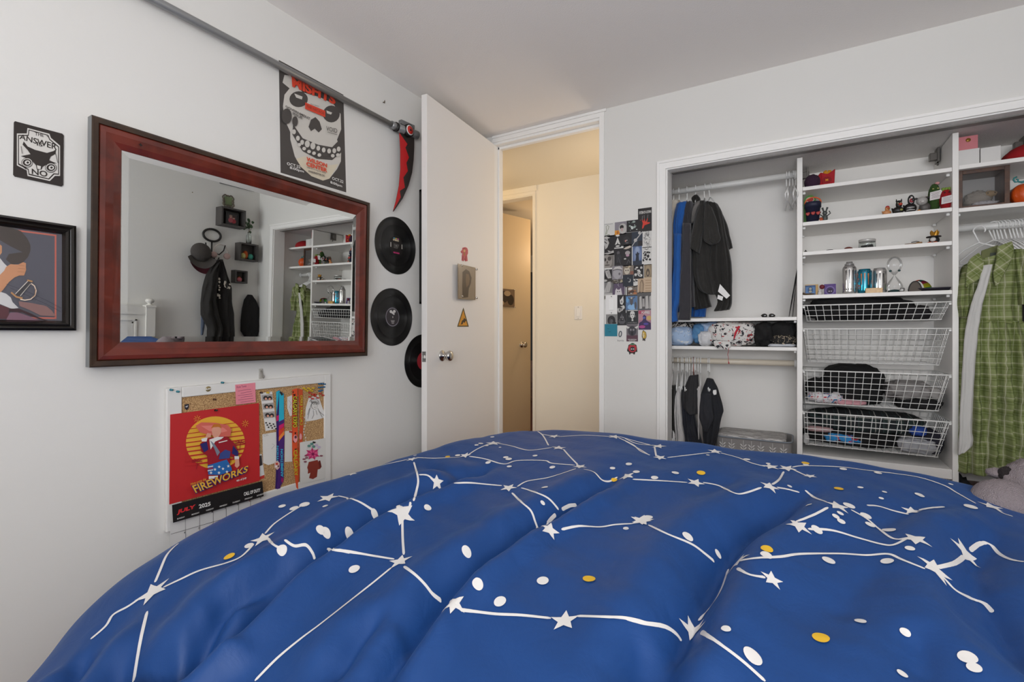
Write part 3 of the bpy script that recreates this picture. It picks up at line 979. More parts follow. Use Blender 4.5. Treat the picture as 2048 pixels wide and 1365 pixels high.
# black frame behind the door leaf
y0 = onx(838.5, 500).y; z0, z1 = onx(839, 608).z, onx(839, 380).z
t = thing('framed_picture', 'tall black picture frame mostly hidden behind the open door', 'picture', (0, y0 + .2, z0))
m_ = MB()
for a, b_ in (((y0, z0), (y0 + .012, z1)), ((y0 + .38, z0), (y0 + .392, z1)), ((y0, z0), (y0 + .392, z0 + .012)), ((y0, z1 - .012), (y0 + .392, z1))):
    m_.box((.0, a[0], a[1]), (.02, b_[0], b_[1]), BLACK)
child(m_, 'frame', t)
child(MB().box((.001, y0 + .01, z0 + .01), (.01, y0 + .385, z1 - .01), M('#6a6a6c', .4)), 'print', t)

# --- adhesive hook above the board
p = onx(521, 749)
t = thing('adhesive_hook', 'small clear adhesive hook above the cork board', 'hook', (0, p.y, p.z - .02))
child(MB().box((0, p.y - .008, p.z - .018), (.004, p.y + .008, p.z + .022), M('#b9b5ae', .25)), 'plate', t, bevel=.0015)
child(MB().tube([(.004, p.y, p.z + .014), (.012, p.y, p.z), (.014, p.y, p.z - .012), (.02, p.y, p.z - .014), (.024, p.y, p.z - .006)], .0028, M('#8f8a82', .2), 8), 'prong', t)

# --- cork board
KC = 3.7917
def cb_pt(x, y, h): return onx(320 + x / KC, 730 + y / KC, h)
o_tl, o_tr, o_br = cb_pt(50, 178, .018), cb_pt(1297, 72, .018), cb_pt(1297, 880, .018)
y0, y1 = o_tl.y, o_tr.y; z1 = (o_tl.z + o_tr.z) / 2; z0 = z1 - .60
i_tr = cb_pt(1250, 120, .018); fwd = y1 - i_tr.y
z0 = o_br.z
t = thing('cork_board', 'cork notice board in a painted white wooden frame', 'notice board', (0, (y0 + y1) / 2, z0))
m_ = MB()
ft = .047
for a, b_ in (((y0, z0), (y0 + ft, z1)), ((y1 - .034, z0), (y1, z1)), ((y0 + ft, z0), (y1 - .034, z0 + .036)), ((y0 + ft, z1 - .036), (y1 - .034, z1))):
    m_.box((.0, a[0], a[1]), (.018, b_[0], b_[1]), M('#e4e2de', .5))
child(m_, 'frame', t, bevel=.003)
m, nt, b = nodes('cork')
tc = nt.nodes.new('ShaderNodeTexCoord'); n1 = nt.nodes.new('ShaderNodeTexNoise'); n1.inputs['Scale'].default_value = 260; n1.inputs['Detail'].default_value = 6
r_ = nt.nodes.new('ShaderNodeValToRGB'); r_.color_ramp.elements[0].position = .36; r_.color_ramp.elements[1].position = .62
r_.color_ramp.elements[0].color = rgb('#8a6440'); r_.color_ramp.elements[1].color = rgb('#cfaa78')
nt.links.new(tc.outputs['Object'], n1.inputs['Vector']); nt.links.new(n1.outputs['Fac'], r_.inputs['Fac']); nt.links.new(r_.outputs['Color'], b.inputs['Base Color'])
b.inputs['Roughness'].default_value = .9
CORK = m
child(MB().box((.0, y0 + ft - .004, z0 + .03), (.011, y1 - .03, z1 - .03), CORK), 'cork_panel', t)
BX = .0115


def paper(name, label, cat, pts, mat, base=BX, thick=.0006, art=None, group=None):
    mb = MB().slab([cb_pt(x, y, base) for x, y in pts], NX, thick, mat)
    if art:
        A = PArt(lx(base + thick), 320, 730, KC, NX); art(A); merge(mb, A)
    return tag(mb.build(name), label, cat, group)


INK = M('#2a2626', .6)
PAP = M('#e0ddd8', .7)
# calendar: upper picture page and lower date page
t = thing('wall_calendar', 'red July 2025 wall calendar pinned over the cork board', 'calendar', (.02, cb_pt(400, 700, 0).y, cb_pt(70, 1500, 0).z))
RED = M('#c22a2c', .5); YEL = M('#e8b23c', .5); NAVY = M('#2c2a6a', .5); BLU = M('#2a6ab0', .5); PINK = M('#d86a5c', .5); WHT = M('#e9e6e2', .5); CALB = M('#1d1a1a', .5); SK2 = M('#e0a088', .55); REDD = M('#9c1c2a', .5)
up = MB().slab([cb_pt(x, y, .020) for x, y in ((77, 378), (750, 290), (752, 600), (755, 880), (400, 972), (70, 1060), (74, 700))], NX, .001, RED)
A = PArt(lx(.0212), 320, 730, KC, NX)
A.disc(420, 592, 224, 200, YEL, 48)
for k in range(9):
    yy = 470 + 34 * k; A.line([(190, yy + 22), (650, yy - 40)], 5 + k * .9, RED)
for (x, y) in ((278, 410), (640, 445)):
    for a in range(0, 360, 45): A.line([(x + 8 * math.cos(math.radians(a)), y + 8 * math.sin(math.radians(a))), (x + 28 * math.cos(math.radians(a)), y + 28 * math.sin(math.radians(a)))], 3, YEL)
for (x, y) in ((600, 590), (270, 730)):
    for a in (160, 200, 240, 290, 330, 10): A.line([(x, y), (x + 40 * math.cos(math.radians(a)), y + 22 * math.sin(math.radians(a)))], 6, REDD)
    A.line([(x, y), (x - 6, y + 60)], 5, REDD)
A.poly([(258, 462), (300, 435), (400, 438), (500, 455), (532, 490), (520, 540), (460, 545), (360, 530), (290, 510)], PINK)
A.poly([(300, 462), (380, 458), (470, 476), (500, 500), (460, 512), (360, 500)], M('#e8867a', .5))
A.poly([(330, 560), (420, 540), (500, 545), (560, 600), (582, 660), (580, 700), (548, 706), (520, 690), (520, 745), (350, 760), (345, 690), (300, 655), (290, 600)], REDD)
A.poly([(300, 560), (350, 545), (340, 580), (305, 580)], WHT)
A.poly([(345, 515), (375, 520), (372, 548), (330, 552)], SK2)
A.disc(415, 500, 36, 38, SK2, 20); A.poly([(372, 480), (395, 448), (440, 448), (455, 480), (430, 470), (395, 472)], M('#c8762c', .5))
A.poly([(380, 520), (440, 530), (420, 558), (395, 552)], SK2)
A.poly([(360, 565), (420, 545), (470, 545), (450, 562), (405, 580), (370, 640)], WHT)
for pts in ([(365, 570), (400, 640), (420, 690), (440, 660), (400, 600)],): A.poly(pts, M('#7f8696', .5))
A.poly([(290, 600), (340, 580), (352, 640), (320, 662)], NAVY); A.poly([(540, 610), (580, 660), (575, 696), (530, 670)], NAVY); A.poly([(480, 640), (520, 655), (512, 705), (430, 715), (440, 670)], M('#3a4a8a', .5))
A.line([(430, 588), (495, 572)], 7, WHT)
A.poly([(548, 690), (582, 690), (584, 712), (550, 716)], WHT); A.poly([(556, 712), (582, 712), (588, 760), (568, 780), (550, 765)], SK2)
A.poly([(345, 760), (490, 715), (525, 775), (530, 800), (440, 832), (350, 830)], BLU)
for x, y in ((370, 815), (400, 790), (430, 815), (460, 785), (490, 808), (500, 765), (430, 770)): A.star(x, y, 13, WHT)
for k in range(3): A.line([(342, 772 + 14 * k), (384, 764 + 14 * k)], 7, WHT if k % 2 == 0 else RED)
A.poly([(350, 840), (420, 836), (418, 856), (350, 862)], WHT)
A.textq('Here come the', (212, 910), (330, 872), (330, 850), (214, 890), YEL, .0)
A.textq('FIREWORKS', (252, 975), (640, 815), (652, 758), (214, 912), NAVY, .07)
A.textq('FIREWORKS', (252, 968), (640, 808), (652, 758), (220, 912), YEL, .02)
A.textq('4th of July', (558, 888), (636, 862), (636, 844), (558, 868), WHT, .02)
A.poly([(70, 1058), (755, 878), (765, 992), (78, 1192)], CALB)
A.textq('JULY', (105, 1135), (245, 1090), (250, 1052), (112, 1095), M('#d83034', .5), .05)
A.textq('2025', (275, 1085), (362, 1062), (362, 1032), (272, 1054), WHT, .03)
A.textq('CALL OF DUTY', (614, 990), (740, 956), (740, 930), (614, 962), WHT, .04)
days = ['SUNDAY', 'MONDAY', 'TUESDAY', 'WEDNESDAY', 'THURSDAY', 'FRIDAY', 'SATURDAY']
xs = [82, 192, 300, 402, 500, 594, 684, 768]
def gy(x, r): return 1190 - (x - 78) * .291 + r * (96 + (768 - x) * .0)
lo = MB().slab([cb_pt(x, y, .0195) for x, y in ((76, 1190), (768, 990), (782, 1420), (82, 1660))], NX, .001, M('#dedcda', .6))
up_art = A
B2 = PArt(lx(.0207), 320, 730, KC, NX)
for k, d_ in enumerate(days):
    x = xs[k] + 26; w_ = 58
    A.textq(d_, (x, gy(x, 0) - 14), (x + w_, gy(x + w_, 0) - 14), (x + w_, gy(x + w_, 0) - 24), (x, gy(x, 0) - 24), WHT, .02)
for k in range(1, 7): B2.line([(xs[k], gy(xs[k], 0)), (xs[k] + 6, gy(xs[k], 4.4))], 2.5, INK)
for r in range(1, 5): B2.line([(80, gy(80, r)), (772, gy(772, r))], 2.5, INK)
dnum = 1
for r in range(3):
    for k in range(7):
        if r == 0 and k < 2: continue
        x = xs[k + 1] - 14 - (6 if dnum > 9 else 0); y = gy(x, r) + 22
        B2.textq(str(dnum), (x, y), (x + (9 if dnum < 10 else 16), y - 3), (x + (9 if dnum < 10 else 16), y - 16), (x, y - 13), M('#b02030', .5) if dnum == 4 else INK, .02)
        dnum += 1
merge(up, A); merge(lo, B2)
pg = child(up, 'picture_page', t); child(lo, 'date_page', t)
for v_ in (): pass


def pin(x, y, col, base, label, group=None, r=.004):
    c = cb_pt(x, y, base)
    m_ = MB().lathe([(r * .55, 0), (r, .0005), (r * .9, .002), (r * .55, .003), (r * .55, .008), (r * .95, .009), (r * .9, .011), (0, .0115)], c, M(col, .35), 14, axis='x')
    return tag(m_.build('push_pin'), label, 'pin', group)


pin(418, 345, '#1a1714', .0215, 'black push pin holding the red calendar')
for x, y in ((468, 135), (130, 203), (80, 190)):
    pin(x, y, '#2f7f8e', .018, {468: 'teal push pin on the top edge of the board frame', 130: 'teal push pin in the top left corner of the board', 80: 'small teal push pin at the outer left corner of the board frame'}[x])
for k in range(8):
    pin(1205 + (k % 3) * 18 + rnd.uniform(-4, 4), 148 + (k // 3) * 24 + rnd.uniform(-5, 5), '#2e6a96', BX, 'blue push pin in the cluster at the right of the board', 'blue push pins')
for k in range(7):
    pin(1085 + k * 12, 178 + (k % 3) * 10, '#d8b62c', BX, 'yellow push pin in the row at the top of the board', 'yellow push pins')
for k in range(9):
    pin(1130 + (k % 6) * 20, 212 + (k * 13) % 46, '#b8322a', BX + .002, 'red push pin in the scatter below the yellow pins', 'red push pins')
pin(407, 262, '#5a3a26', BX, 'small brown push pin in the bare cork left of the pink note')
c = cb_pt(365, 184, .018)
m_ = MB().lathe([(.009, .0), (.0095, .001), (.0085, .002), (0, .002)], c, M('#a08c60', .35, metal=.6), 24, axis='x')
A = PArt(lx(.0203), 320, 730, KC, NX); A.textq('R/M', (345, 194), (388, 188), (388, 174), (345, 180), M('#e8e4d8', .5), .04); merge(m_, A)
tag(m_.build('badge'), 'round gold badge lettered R/M on the frame of the board', 'badge')
m_ = MB().slab([cb_pt(x, y, BX) for x, y in ((185, 302), (218, 296), (216, 328), (200, 345), (186, 330))], NX, .002, M('#2a2830', .4))
A = PArt(lx(BX + .0021), 320, 730, KC, NX); A.textq('W', (192, 328), (212, 322), (212, 308), (192, 314), M('#d8d8dc', .4), .04); merge(m_, A)
tag(m_.build('enamel_pin'), 'small dark shield pin in the cork above the calendar', 'badge')


def art_note(A):
    c = M('#7a3060', .6)
    A.textq('Rose Tunes', (582, 178), (655, 168), (655, 152), (582, 162), c, .0)
    for k in range(6): A.line([(590 + (k % 2) * 20, 200 + 17 * k), (650 + 10 * (k % 3), 190 + 17 * k), (690 + 4 * k, 186 + 17 * k)], 2, c)
paper('sticky_note', 'pink sticky note with purple handwriting above the calendar', 'note', [(570, 152), (722, 136), (726, 285), (576, 303)], M('#e88a98', .7), .019, art=art_note)


def art_strip(A):
    for k, (y) in enumerate((228, 292, 358)):
        A.poly([(768 + 6 * k, y + 4), (852 + 6 * k, y - 6), (858 + 6 * k, y + 38), (774 + 6 * k, y + 48)], M('#a8a29e', .5))
        A.disc(800 + 6 * k, y + 24, 18, 16, INK, 12); A.disc(832 + 6 * k, y + 26, 17, 16, INK, 12); A.disc(802 + 6 * k, y + 30, 9, 9, SK2, 10); A.disc(830 + 6 * k, y + 32, 9, 9, SK2, 10)
    for k in range(9): A.disc(800 + 9 * k, 440 + (k * 17) % 46, 7, 6, INK, 8)
paper('photo_strip', 'white photo booth strip of couples pinned beside the calendar', 'photo', [(760, 215), (850, 203), (885, 488), (800, 503)], M('#e6e3e0', .4), art=art_strip)
paper('paper_note', 'torn blank paper note behind the purple lanyard', 'note', [(776, 528), (880, 510), (884, 742), (820, 762), (782, 745)], PAP, art=lambda A: (A.textq('Oh', (786, 546), (820, 540), (820, 524), (786, 530), M('#a8a098', .6), 0), A.line([(850, 600), (870, 610), (845, 640)], 2, M('#8a8680', .6))))
paper('paper_note', 'plain paper slip between the two lanyards', 'note', [(945, 505), (1000, 498), (1002, 735), (945, 738)], M('#dcd8d0', .7))
paper('paper_note', 'crumpled white paper scrap left of the orange lanyard', 'note', [(965, 245), (1010, 228), (1008, 385), (985, 390), (965, 330)], PAP, art=lambda A: (A.line([(975, 270), (995, 290), (980, 320), (1000, 350)], 2, M('#8a8680', .6))))
paper('ticket', 'red and white ticket peeking out beside the calendar', 'ticket', [(752, 680), (770, 676), (792, 838), (756, 870)], M('#d8d6d4', .6), art=lambda A: (A.poly([(754, 850), (790, 836), (792, 860), (756, 872)], M('#c0382e', .6)), A.poly([(754, 690), (770, 688), (778, 760), (754, 770)], M('#3a3434', .6))))


def art_sketch(A):
    g = M('#6a6866', .6)
    A.disc(1170, 310, 24, 30, g, 20); A.disc(1171, 311, 21, 27, PAP, 20)
    for pts in ([(1130, 280), (1150, 262), (1180, 258), (1205, 280)], [(1145, 300), (1130, 360), (1120, 410)], [(1195, 330), (1215, 370), (1230, 400)], [(1160, 345), (1165, 380), (1150, 410)], [(1180, 345), (1190, 380)], [(1140, 270), (1150, 300)], [(1160, 300), (1168, 304)], [(1178, 302), (1186, 300)], [(1165, 322), (1178, 322)], [(1200, 350), (1240, 385)], [(1130, 330), (1115, 380)]): A.line(pts, 3, g)
    for k in range(14): A.line([(1145 + 4 * k, 268 + (k * 7) % 16), (1150 + 4 * k, 290 + (k * 5) % 14)], 2, g)
paper('pencil_sketch', 'pencil portrait sketch on white paper curling at the right of the board', 'drawing', [(1128, 250), (1200, 228), (1222, 300), (1258, 398), (1180, 420), (1100, 432), (1105, 330)], M('#e2e0dd', .7), BX + .001, art=art_sketch)


def art_flower(A):
    A.poly([(1128, 738), (1195, 722), (1205, 750), (1225, 770), (1215, 790), (1196, 795), (1190, 850), (1160, 868), (1130, 860), (1140, 820), (1120, 828), (1122, 800), (1116, 780)], M('#8a3426', .6))
    A.poly([(1200, 730), (1215, 726), (1225, 775), (1212, 790), (1205, 760)], M('#6a241c', .6))
    for k, a in enumerate(range(0, 360, 24)):
        r = 62 if k % 2 else 46
        ca, sa = math.cos(math.radians(a)), math.sin(math.radians(a))
        A.poly([(1155, 676), (1155 + ca * r * .6 - sa * 9, 676 + sa * r * .5 + ca * 9), (1155 + ca * r, 676 + sa * r * .8), (1155 + ca * r * .6 + sa * 9, 676 + sa * r * .5 - ca * 9)], M('#c02a68' if k % 2 else '#e05a8a', .6))
    A.disc(1155, 676, 12, 10, M('#8a1a50', .6), 12)
    for x, y in ((1125, 615), (1145, 600), (1160, 620), (1180, 610), (1200, 625)): A.disc(x, y, 13, 10, M('#5a8a80' if x < 1165 else '#c8b8d0', .6), 10)
    for x, y in ((1095, 735), (1085, 715), (1105, 705), (1100, 690), (1215, 690)): A.disc(x, y, 13, 6, M('#8a4a5a', .6), 10)
paper('art_card', 'card painted with a red vase of pink flowers at the board corner', 'card', [(1060, 590), (1255, 556), (1255, 862), (1062, 908)], M('#dbd9d4', .5), BX + .0075, art=art_flower)
pin(1162, 588, '#1a1714', BX + .008, 'black push pin at the top of the painted card')
pin(762, 212, '#3a2020', BX + .001, 'dark push pin at the top left of the photo strip')
pin(985, 508, '#a82a22', BX + .001, 'red push pin on the plain slip between the lanyards')
pin(812, 212, '#d8b62c', BX + .001, 'yellow push pin at the top of the photo strip')


def band(A, pts, w, mat): A.line(pts, w, mat)
# lanyards
t = thing('lanyard', 'purple and turquoise lanyard lettered ANIMETHON', 'lanyard', (.02, cb_pt(910, 800, 0).y, cb_pt(895, 1000, 0).z))
PUR, TUR, ORA, MAG = M('#4a2470', .55), M('#2ab0cc', .55), M('#ee8a3c', .55), M('#d0206a', .55)
m_ = MB().slab([cb_pt(x, y, .016) for x, y in ((903, 196), (938, 220), (940, 430), (942, 560), (938, 700), (936, 880), (912, 920), (908, 1000), (880, 998), (892, 860), (900, 700), (898, 500), (902, 400))], NX, .0015, PUR)
A = PArt(lx(.0176), 320, 730, KC, NX)
A.poly([(903, 196), (938, 222), (940, 420), (902, 432)], TUR); A.poly([(902, 432), (940, 412), (940, 440), (901, 458)], PUR); A.poly([(901, 462), (940, 442), (940, 466), (900, 500)], MAG); A.poly([(900, 500), (940, 468), (941, 496), (900, 548)], M('#d8402a', .55)); A.poly([(900, 548), (941, 498), (941, 530), (899, 582)], ORA)
A.poly([(905, 210), (912, 200), (935, 226), (920, 234)], INK)
A.textq('ANIMETHON', (934, 850), (930, 640), (912, 640), (914, 850), M('#3ac0e0', .5), .02)
A.textq('HH', (934, 890), (932, 860), (916, 860), (916, 890), MAG, .03)
merge(m_, A); child(m_, 'front_strap', t)
m_ = MB().slab([cb_pt(x, y, .0135) for x, y in ((880, 205), (903, 192), (906, 420), (902, 700), (896, 900), (900, 990), (872, 990), (878, 850), (884, 600))], NX, .0015, M('#3a2068', .55))
A = PArt(lx(.0152), 320, 730, KC, NX)
A.poly([(880, 205), (903, 196), (900, 240), (884, 380)], TUR); A.poly([(883, 390), (902, 380), (901, 420), (883, 430)], MAG); A.textq('ETHON', (900, 740), (898, 615), (884, 615), (886, 740), M('#3ac0e0', .5), .02)
merge(m_, A); child(m_, 'back_strap', t)
m_ = MB().slab([cb_pt(x, y, .0175) for x, y in ((870, 740), (890, 728), (906, 745), (906, 780), (888, 798), (866, 778))], NX, .001, M('#d8b8b0', .5))
A = PArt(lx(.0187), 320, 730, KC, NX); A.disc(886, 752, 10, 9, M('#c8402c', .5), 10); A.disc(880, 772, 8, 7, M('#f0e8e4', .5), 10); A.disc(897, 770, 6, 8, M('#6a3a3a', .5), 10); merge(m_, A)
child(m_, 'charm', t)
t = thing('lanyard', 'orange lanyard lettered CALGARY EXPO', 'lanyard', (.02, cb_pt(1030, 700, 0).y, cb_pt(1035, 955, 0).z))
OR2 = M('#e0542c', .5)
m_ = MB().slab([cb_pt(x, y, .017) for x, y in ((1003, 190), (1040, 178), (1042, 480), (1042, 700), (1046, 948), (1032, 930), (1018, 800), (1003, 690), (1001, 480))], NX, .0015, OR2)
A = PArt(lx(.0187), 320, 730, KC, NX)
for k in range(12): A.poly([(1004 + (k * 13) % 26, 205 + 62 * k % 600), (1016 + (k * 13) % 24, 200 + 62 * k % 600), (1010 + (k * 13) % 24, 222 + 62 * k % 600)], M('#3a1c14', .5))
A.textq('CALGARY EXPO', (1001, 240), (1003, 478), (1040, 474), (1040, 236), M('#3a1c14', .5), .1)
A.textq('CALGARY EXPO', (1004, 242), (1005, 476), (1036, 472), (1036, 238), M('#e8e038', .5), .01)
A.disc(1022, 560, 16, 30, M('#f0a0a0', .5), 14); A.disc(1024, 548, 9, 12, M('#5a3040', .5), 12)
A.textq('CALGARY', (1006, 650), (1014, 850), (1040, 840), (1040, 640), M('#c8a82c', .5), .05)
merge(m_, A); child(m_, 'front_strap', t)
m_ = MB().slab([cb_pt(x, y, .0145) for x, y in ((1045, 180), (1080, 190), (1084, 450), (1078, 620), (1060, 780), (1046, 945), (1040, 900), (1044, 700), (1058, 480), (1056, 300))], NX, .0015, M('#c8502c', .5))
A = PArt(lx(.0162), 320, 730, KC, NX)
A.textq('CALGARY EXPO', (1060, 460), (1062, 230), (1082, 230), (1082, 460), M('#3a1c14', .5), .05); A.textq('CALGARY EXPO', (1062, 458), (1063, 232), (1081, 232), (1081, 458), M('#e8e038', .5), .0)
A.disc(1066, 545, 9, 24, M('#e0a0a8', .5), 12); A.textq('EXPO', (1050, 770), (1054, 660), (1070, 650), (1064, 760), M('#c8a82c', .5), .03)
merge(m_, A); child(m_, 'back_strap', t)
m_ = MB()
for k in range(9): 
    c = cb_pt(1098 + 8 * math.sin(k), 400 + 22 * k, .016); m_.ell(c, (.001, .003, .004), M('#cfcac4', .2), nu=8, nv=6)
tag(m_.build('bead_string'), 'clear beaded string hanging beside the orange lanyard', 'beads', kind='stuff')

# --- things on the open door: magnet figure, photo plate, triangle sign
KD = 3.592
def dn(off): return lambda u, v: ond(u, v, off)
m_ = MB().slab([ond(730 + x / KD, 400 + y / KD, .0) for x, y in ((700, 345), (715, 340), (730, 346), (736, 362), (736, 385), (730, 400), (734, 440), (720, 442), (712, 420), (708, 440), (694, 436), (696, 400), (700, 385), (690, 380), (687, 370), (698, 360))], DN, .004, M('#c4505a', .5))
A = PArt(dn(.0043), 730, 400, KD, DN); A.disc(714, 366, 8, 10, M('#d8a878', .5), 12); A.line([(714, 378), (714, 400)], 9, M('#a8783c', .5)); A.disc(714, 350, 9, 5, M('#a83a48', .5), 10); A.line([(703, 405), (703, 434)], 4, M('#8a2c3a', .5)); A.line([(724, 405), (724, 434)], 4, M('#8a2c3a', .5))
merge(m_, A)
tag(m_.build('door_magnet'), 'small red figure-shaped magnet high on the open door', 'magnet')
t = thing('photo_plate', 'brown tinted portrait plate on four metal studs, mounted on the open door', 'photo', tuple(ond(933, 598)))
PC4 = [(665, 458), (790, 488), (790, 720), (665, 712)]
pl = MB().slab([ond(730 + x / KD, 400 + y / KD, .018) for x, y in PC4], DN, .004, M('#7a6a58', .2, coat=.6))
A = PArt(dn(.0222), 730, 400, KD, DN)
A.poly([(672, 468), (784, 494), (784, 714), (672, 706)], M('#8a7a66', .35)); A.poly([(700, 520), (725, 498), (750, 515), (765, 560), (760, 600), (745, 640), (740, 700), (700, 706), (698, 620)], M('#3c2c1c', .4))
A.poly([(725, 530), (745, 535), (752, 570), (745, 610), (728, 630), (722, 580)], M('#6a5238', .4))
merge(pl, A); child(pl, 'plate', t, label='brown portrait plate')
m_ = MB().slab([ond(730 + x / KD, 400 + y / KD, .010) for x, y in PC4], DN, .002, clear('stud_glass'))
child(m_, 'backing', t)
for x, y in ((676, 474), (782, 500), (782, 706), (676, 694)):
    c = ond(730 + x / KD, 400 + y / KD, 0)
    child(MB().tube([c, c + DN * .026], .0055, CHROME, 14), 'stud', t)
m_ = MB().slab([ond(730 + x / KD, 400 + y / KD, .0) for x, y in ((706, 776), (744, 912), (662, 912))], DN, .002, M('#5a4a22', .5))
A = PArt(dn(.0023), 730, 400, KD, DN); A.poly([(706, 795), (736, 904), (671, 904)], M('#d8962a', .5))
A.poly([(690, 890), (696, 868), (706, 862), (712, 848), (730, 866), (722, 872), (716, 884), (706, 880), (700, 894), (686, 896)], M('#3a2c1c', .5))
merge(m_, A)
tag(m_.build('warning_sign'), 'small yellow warning triangle stuck on the open door above the knob', 'sign')
# ------------------------------------------------------------------ closet fittings
YF, YB = 2.90, CB            # fronts of the shelving, closet back wall
def X(u, y): return ony(u, 600, y).x
def Z(u, v, y): return ony(u, v, y).z
xa0, xa1 = X(1594, YF), X(1605, YF)      # left upright
xb0, xb1 = X(1905, YF), X(1917.5, YF)    # right upright
ZB = Z(1598.5, 907, YF)
def upright(x0, x1, label):
    o = MB().box((x0, YF, 0), (x1, YB - .002, 1.98), MELA).build('closet_upright', bevel=.001)
    return tag(o, label, 'panel')
upright(xa0, xa1, 'white upright panel between the shirts and the open shelves')
upright(xb0, xb1, 'white upright panel between the open shelves and the green dress')
CLIP = M('#f0efec', .3)
def shelf(x0, x1, zt_, th, label, yf=YF + .002, n=2):
    t = thing('closet_shelf', label, 'shelf', ((x0 + x1) / 2, (yf + YB) / 2, zt_ - th))
    child(MB().box((x0 + .0008, yf, zt_ - th), (x1 - .0008, YB - .003, zt_), MELA), 'board', t, bevel=.0012)
    for y in (yf + .04, YB - .05):
        child(MB().box((x1 - .014, y - .007, zt_ - th - .012), (x1 - .001, y + .007, zt_ - th - .0004), CLIP), 'support_clip', t, bevel=.002)
        child(MB().box((x0 + .001, y - .007, zt_ - th - .012), (x0 + .014, y + .007, zt_ - th - .0004), CLIP), 'support_clip', t, bevel=.002)
    return zt_
TH = .0185
zs = []
for k, (vl, vr) in enumerate(((374.7, 334.2), (444, 415.4), (504.4, 481.8), (591.2, 579.6))):
    zz = (Z(1605, vl, YF) + Z(1905, vr, YF)) / 2
    zs.append(shelf(xa1, xb0, zz, TH, ['top white shelf of the middle tower, under the purple and red toys', 'second white shelf of the middle tower, under the rubber ducks', 'third white shelf of the middle tower, under the small glass jar', 'fourth white shelf of the middle tower, under the drink cans'][k]))
shelf(xa1, xb0, ZB, .045, 'thick white bottom shelf below the lowest wire basket')
xl = 1.132
zA = (Z(1381, 636.5, YF) + Z(1592, 634.8, YF)) / 2
zBs = (Z(1341, 692.3, YF) + Z(1592, 695, YF)) / 2
shelf(xl, xa0, zA, TH, 'white shelf under the hanging dark shirts at the left of the closet')
shelf(xl, xa0, zBs, TH, 'white shelf loaded with folded clothes above the lower rod')
xr = 2.858
zR1 = (Z(1917.5, 330, YF) + Z(2048, 314.5, YF)) / 2
zR2 = (Z(1917.5, 415.6, YF) + Z(2048, 404.6, YF)) / 2
shelf(xb1, xr, zR1, TH, 'white shelf under the pink and white boxes at the right of the closet')
shelf(xb1, xr, zR2, TH, 'white shelf under the shadow box and pumpkin')
YR_ = 3.05
def rod(x0, x1, z, r, mat, label):
    t = thing('closet_rod', label, 'rod', ((x0 + x1) / 2, YR_, z - r))
    child(MB().tube([(x0, YR_, z), (x1, YR_, z)], r, mat, 20), 'rod', t)
    for x in (x0, x1):
        s = 1 if x == x0 else -1
        child(MB().tube([(x, YR_, z), (x + s * .012, YR_, z)], r * 1.45, CLIP, 20), 'end_cup', t)
zU = (Z(1346, 384, YR_) + Z(1595, 350, YR_)) / 2
zL = (Z(1345, 718, YR_) + Z(1592, 730.5, YR_)) / 2
zD = (Z(1918, 458.5, YR_) + Z(2000, 451, YR_)) / 2
rod(xl, xa0, zU, .0165, M('#e4e3e0', .35), 'white upper closet rod above the dark shirts')
rod(xl, xa0, zL, .0165, M('#e3d8c6', .35), 'cream lower closet rod below the folded clothes')
rod(xb1, xr, zD, .0165, M('#e4e3e0', .35), 'white closet rod carrying the green dress')
# metal door brackets screwed under the closet top
BRK = M('#6e6a66', .4, metal=.8)
for k, (u, v, lab) in enumerate(((1868, 315, 'grey metal bracket in the top right corner of the middle tower'), (1610, 352, 'grey metal bracket in the top left corner of the middle tower'), (2038, 293, 'dark metal bracket at the top right of the closet'))):
    c = ony(u, v, 3.12); t = thing('metal_bracket', lab, 'bracket', (c.x, 3.12, c.z - .03))
    child(MB().box((c.x - .02, 3.10, c.z - .018), (c.x + .02, 3.13, c.z + .018), BRK), 'body', t, bevel=.003)
    child(MB().box((c.x + .008, 3.09, c.z - .03), (c.x + .016, 3.15, c.z + .038), BRK).tube([(c.x + .012, 3.11, c.z - .03), (c.x + .012, 3.11, c.z - .045)], .004, BRK, 8), 'arm', t)

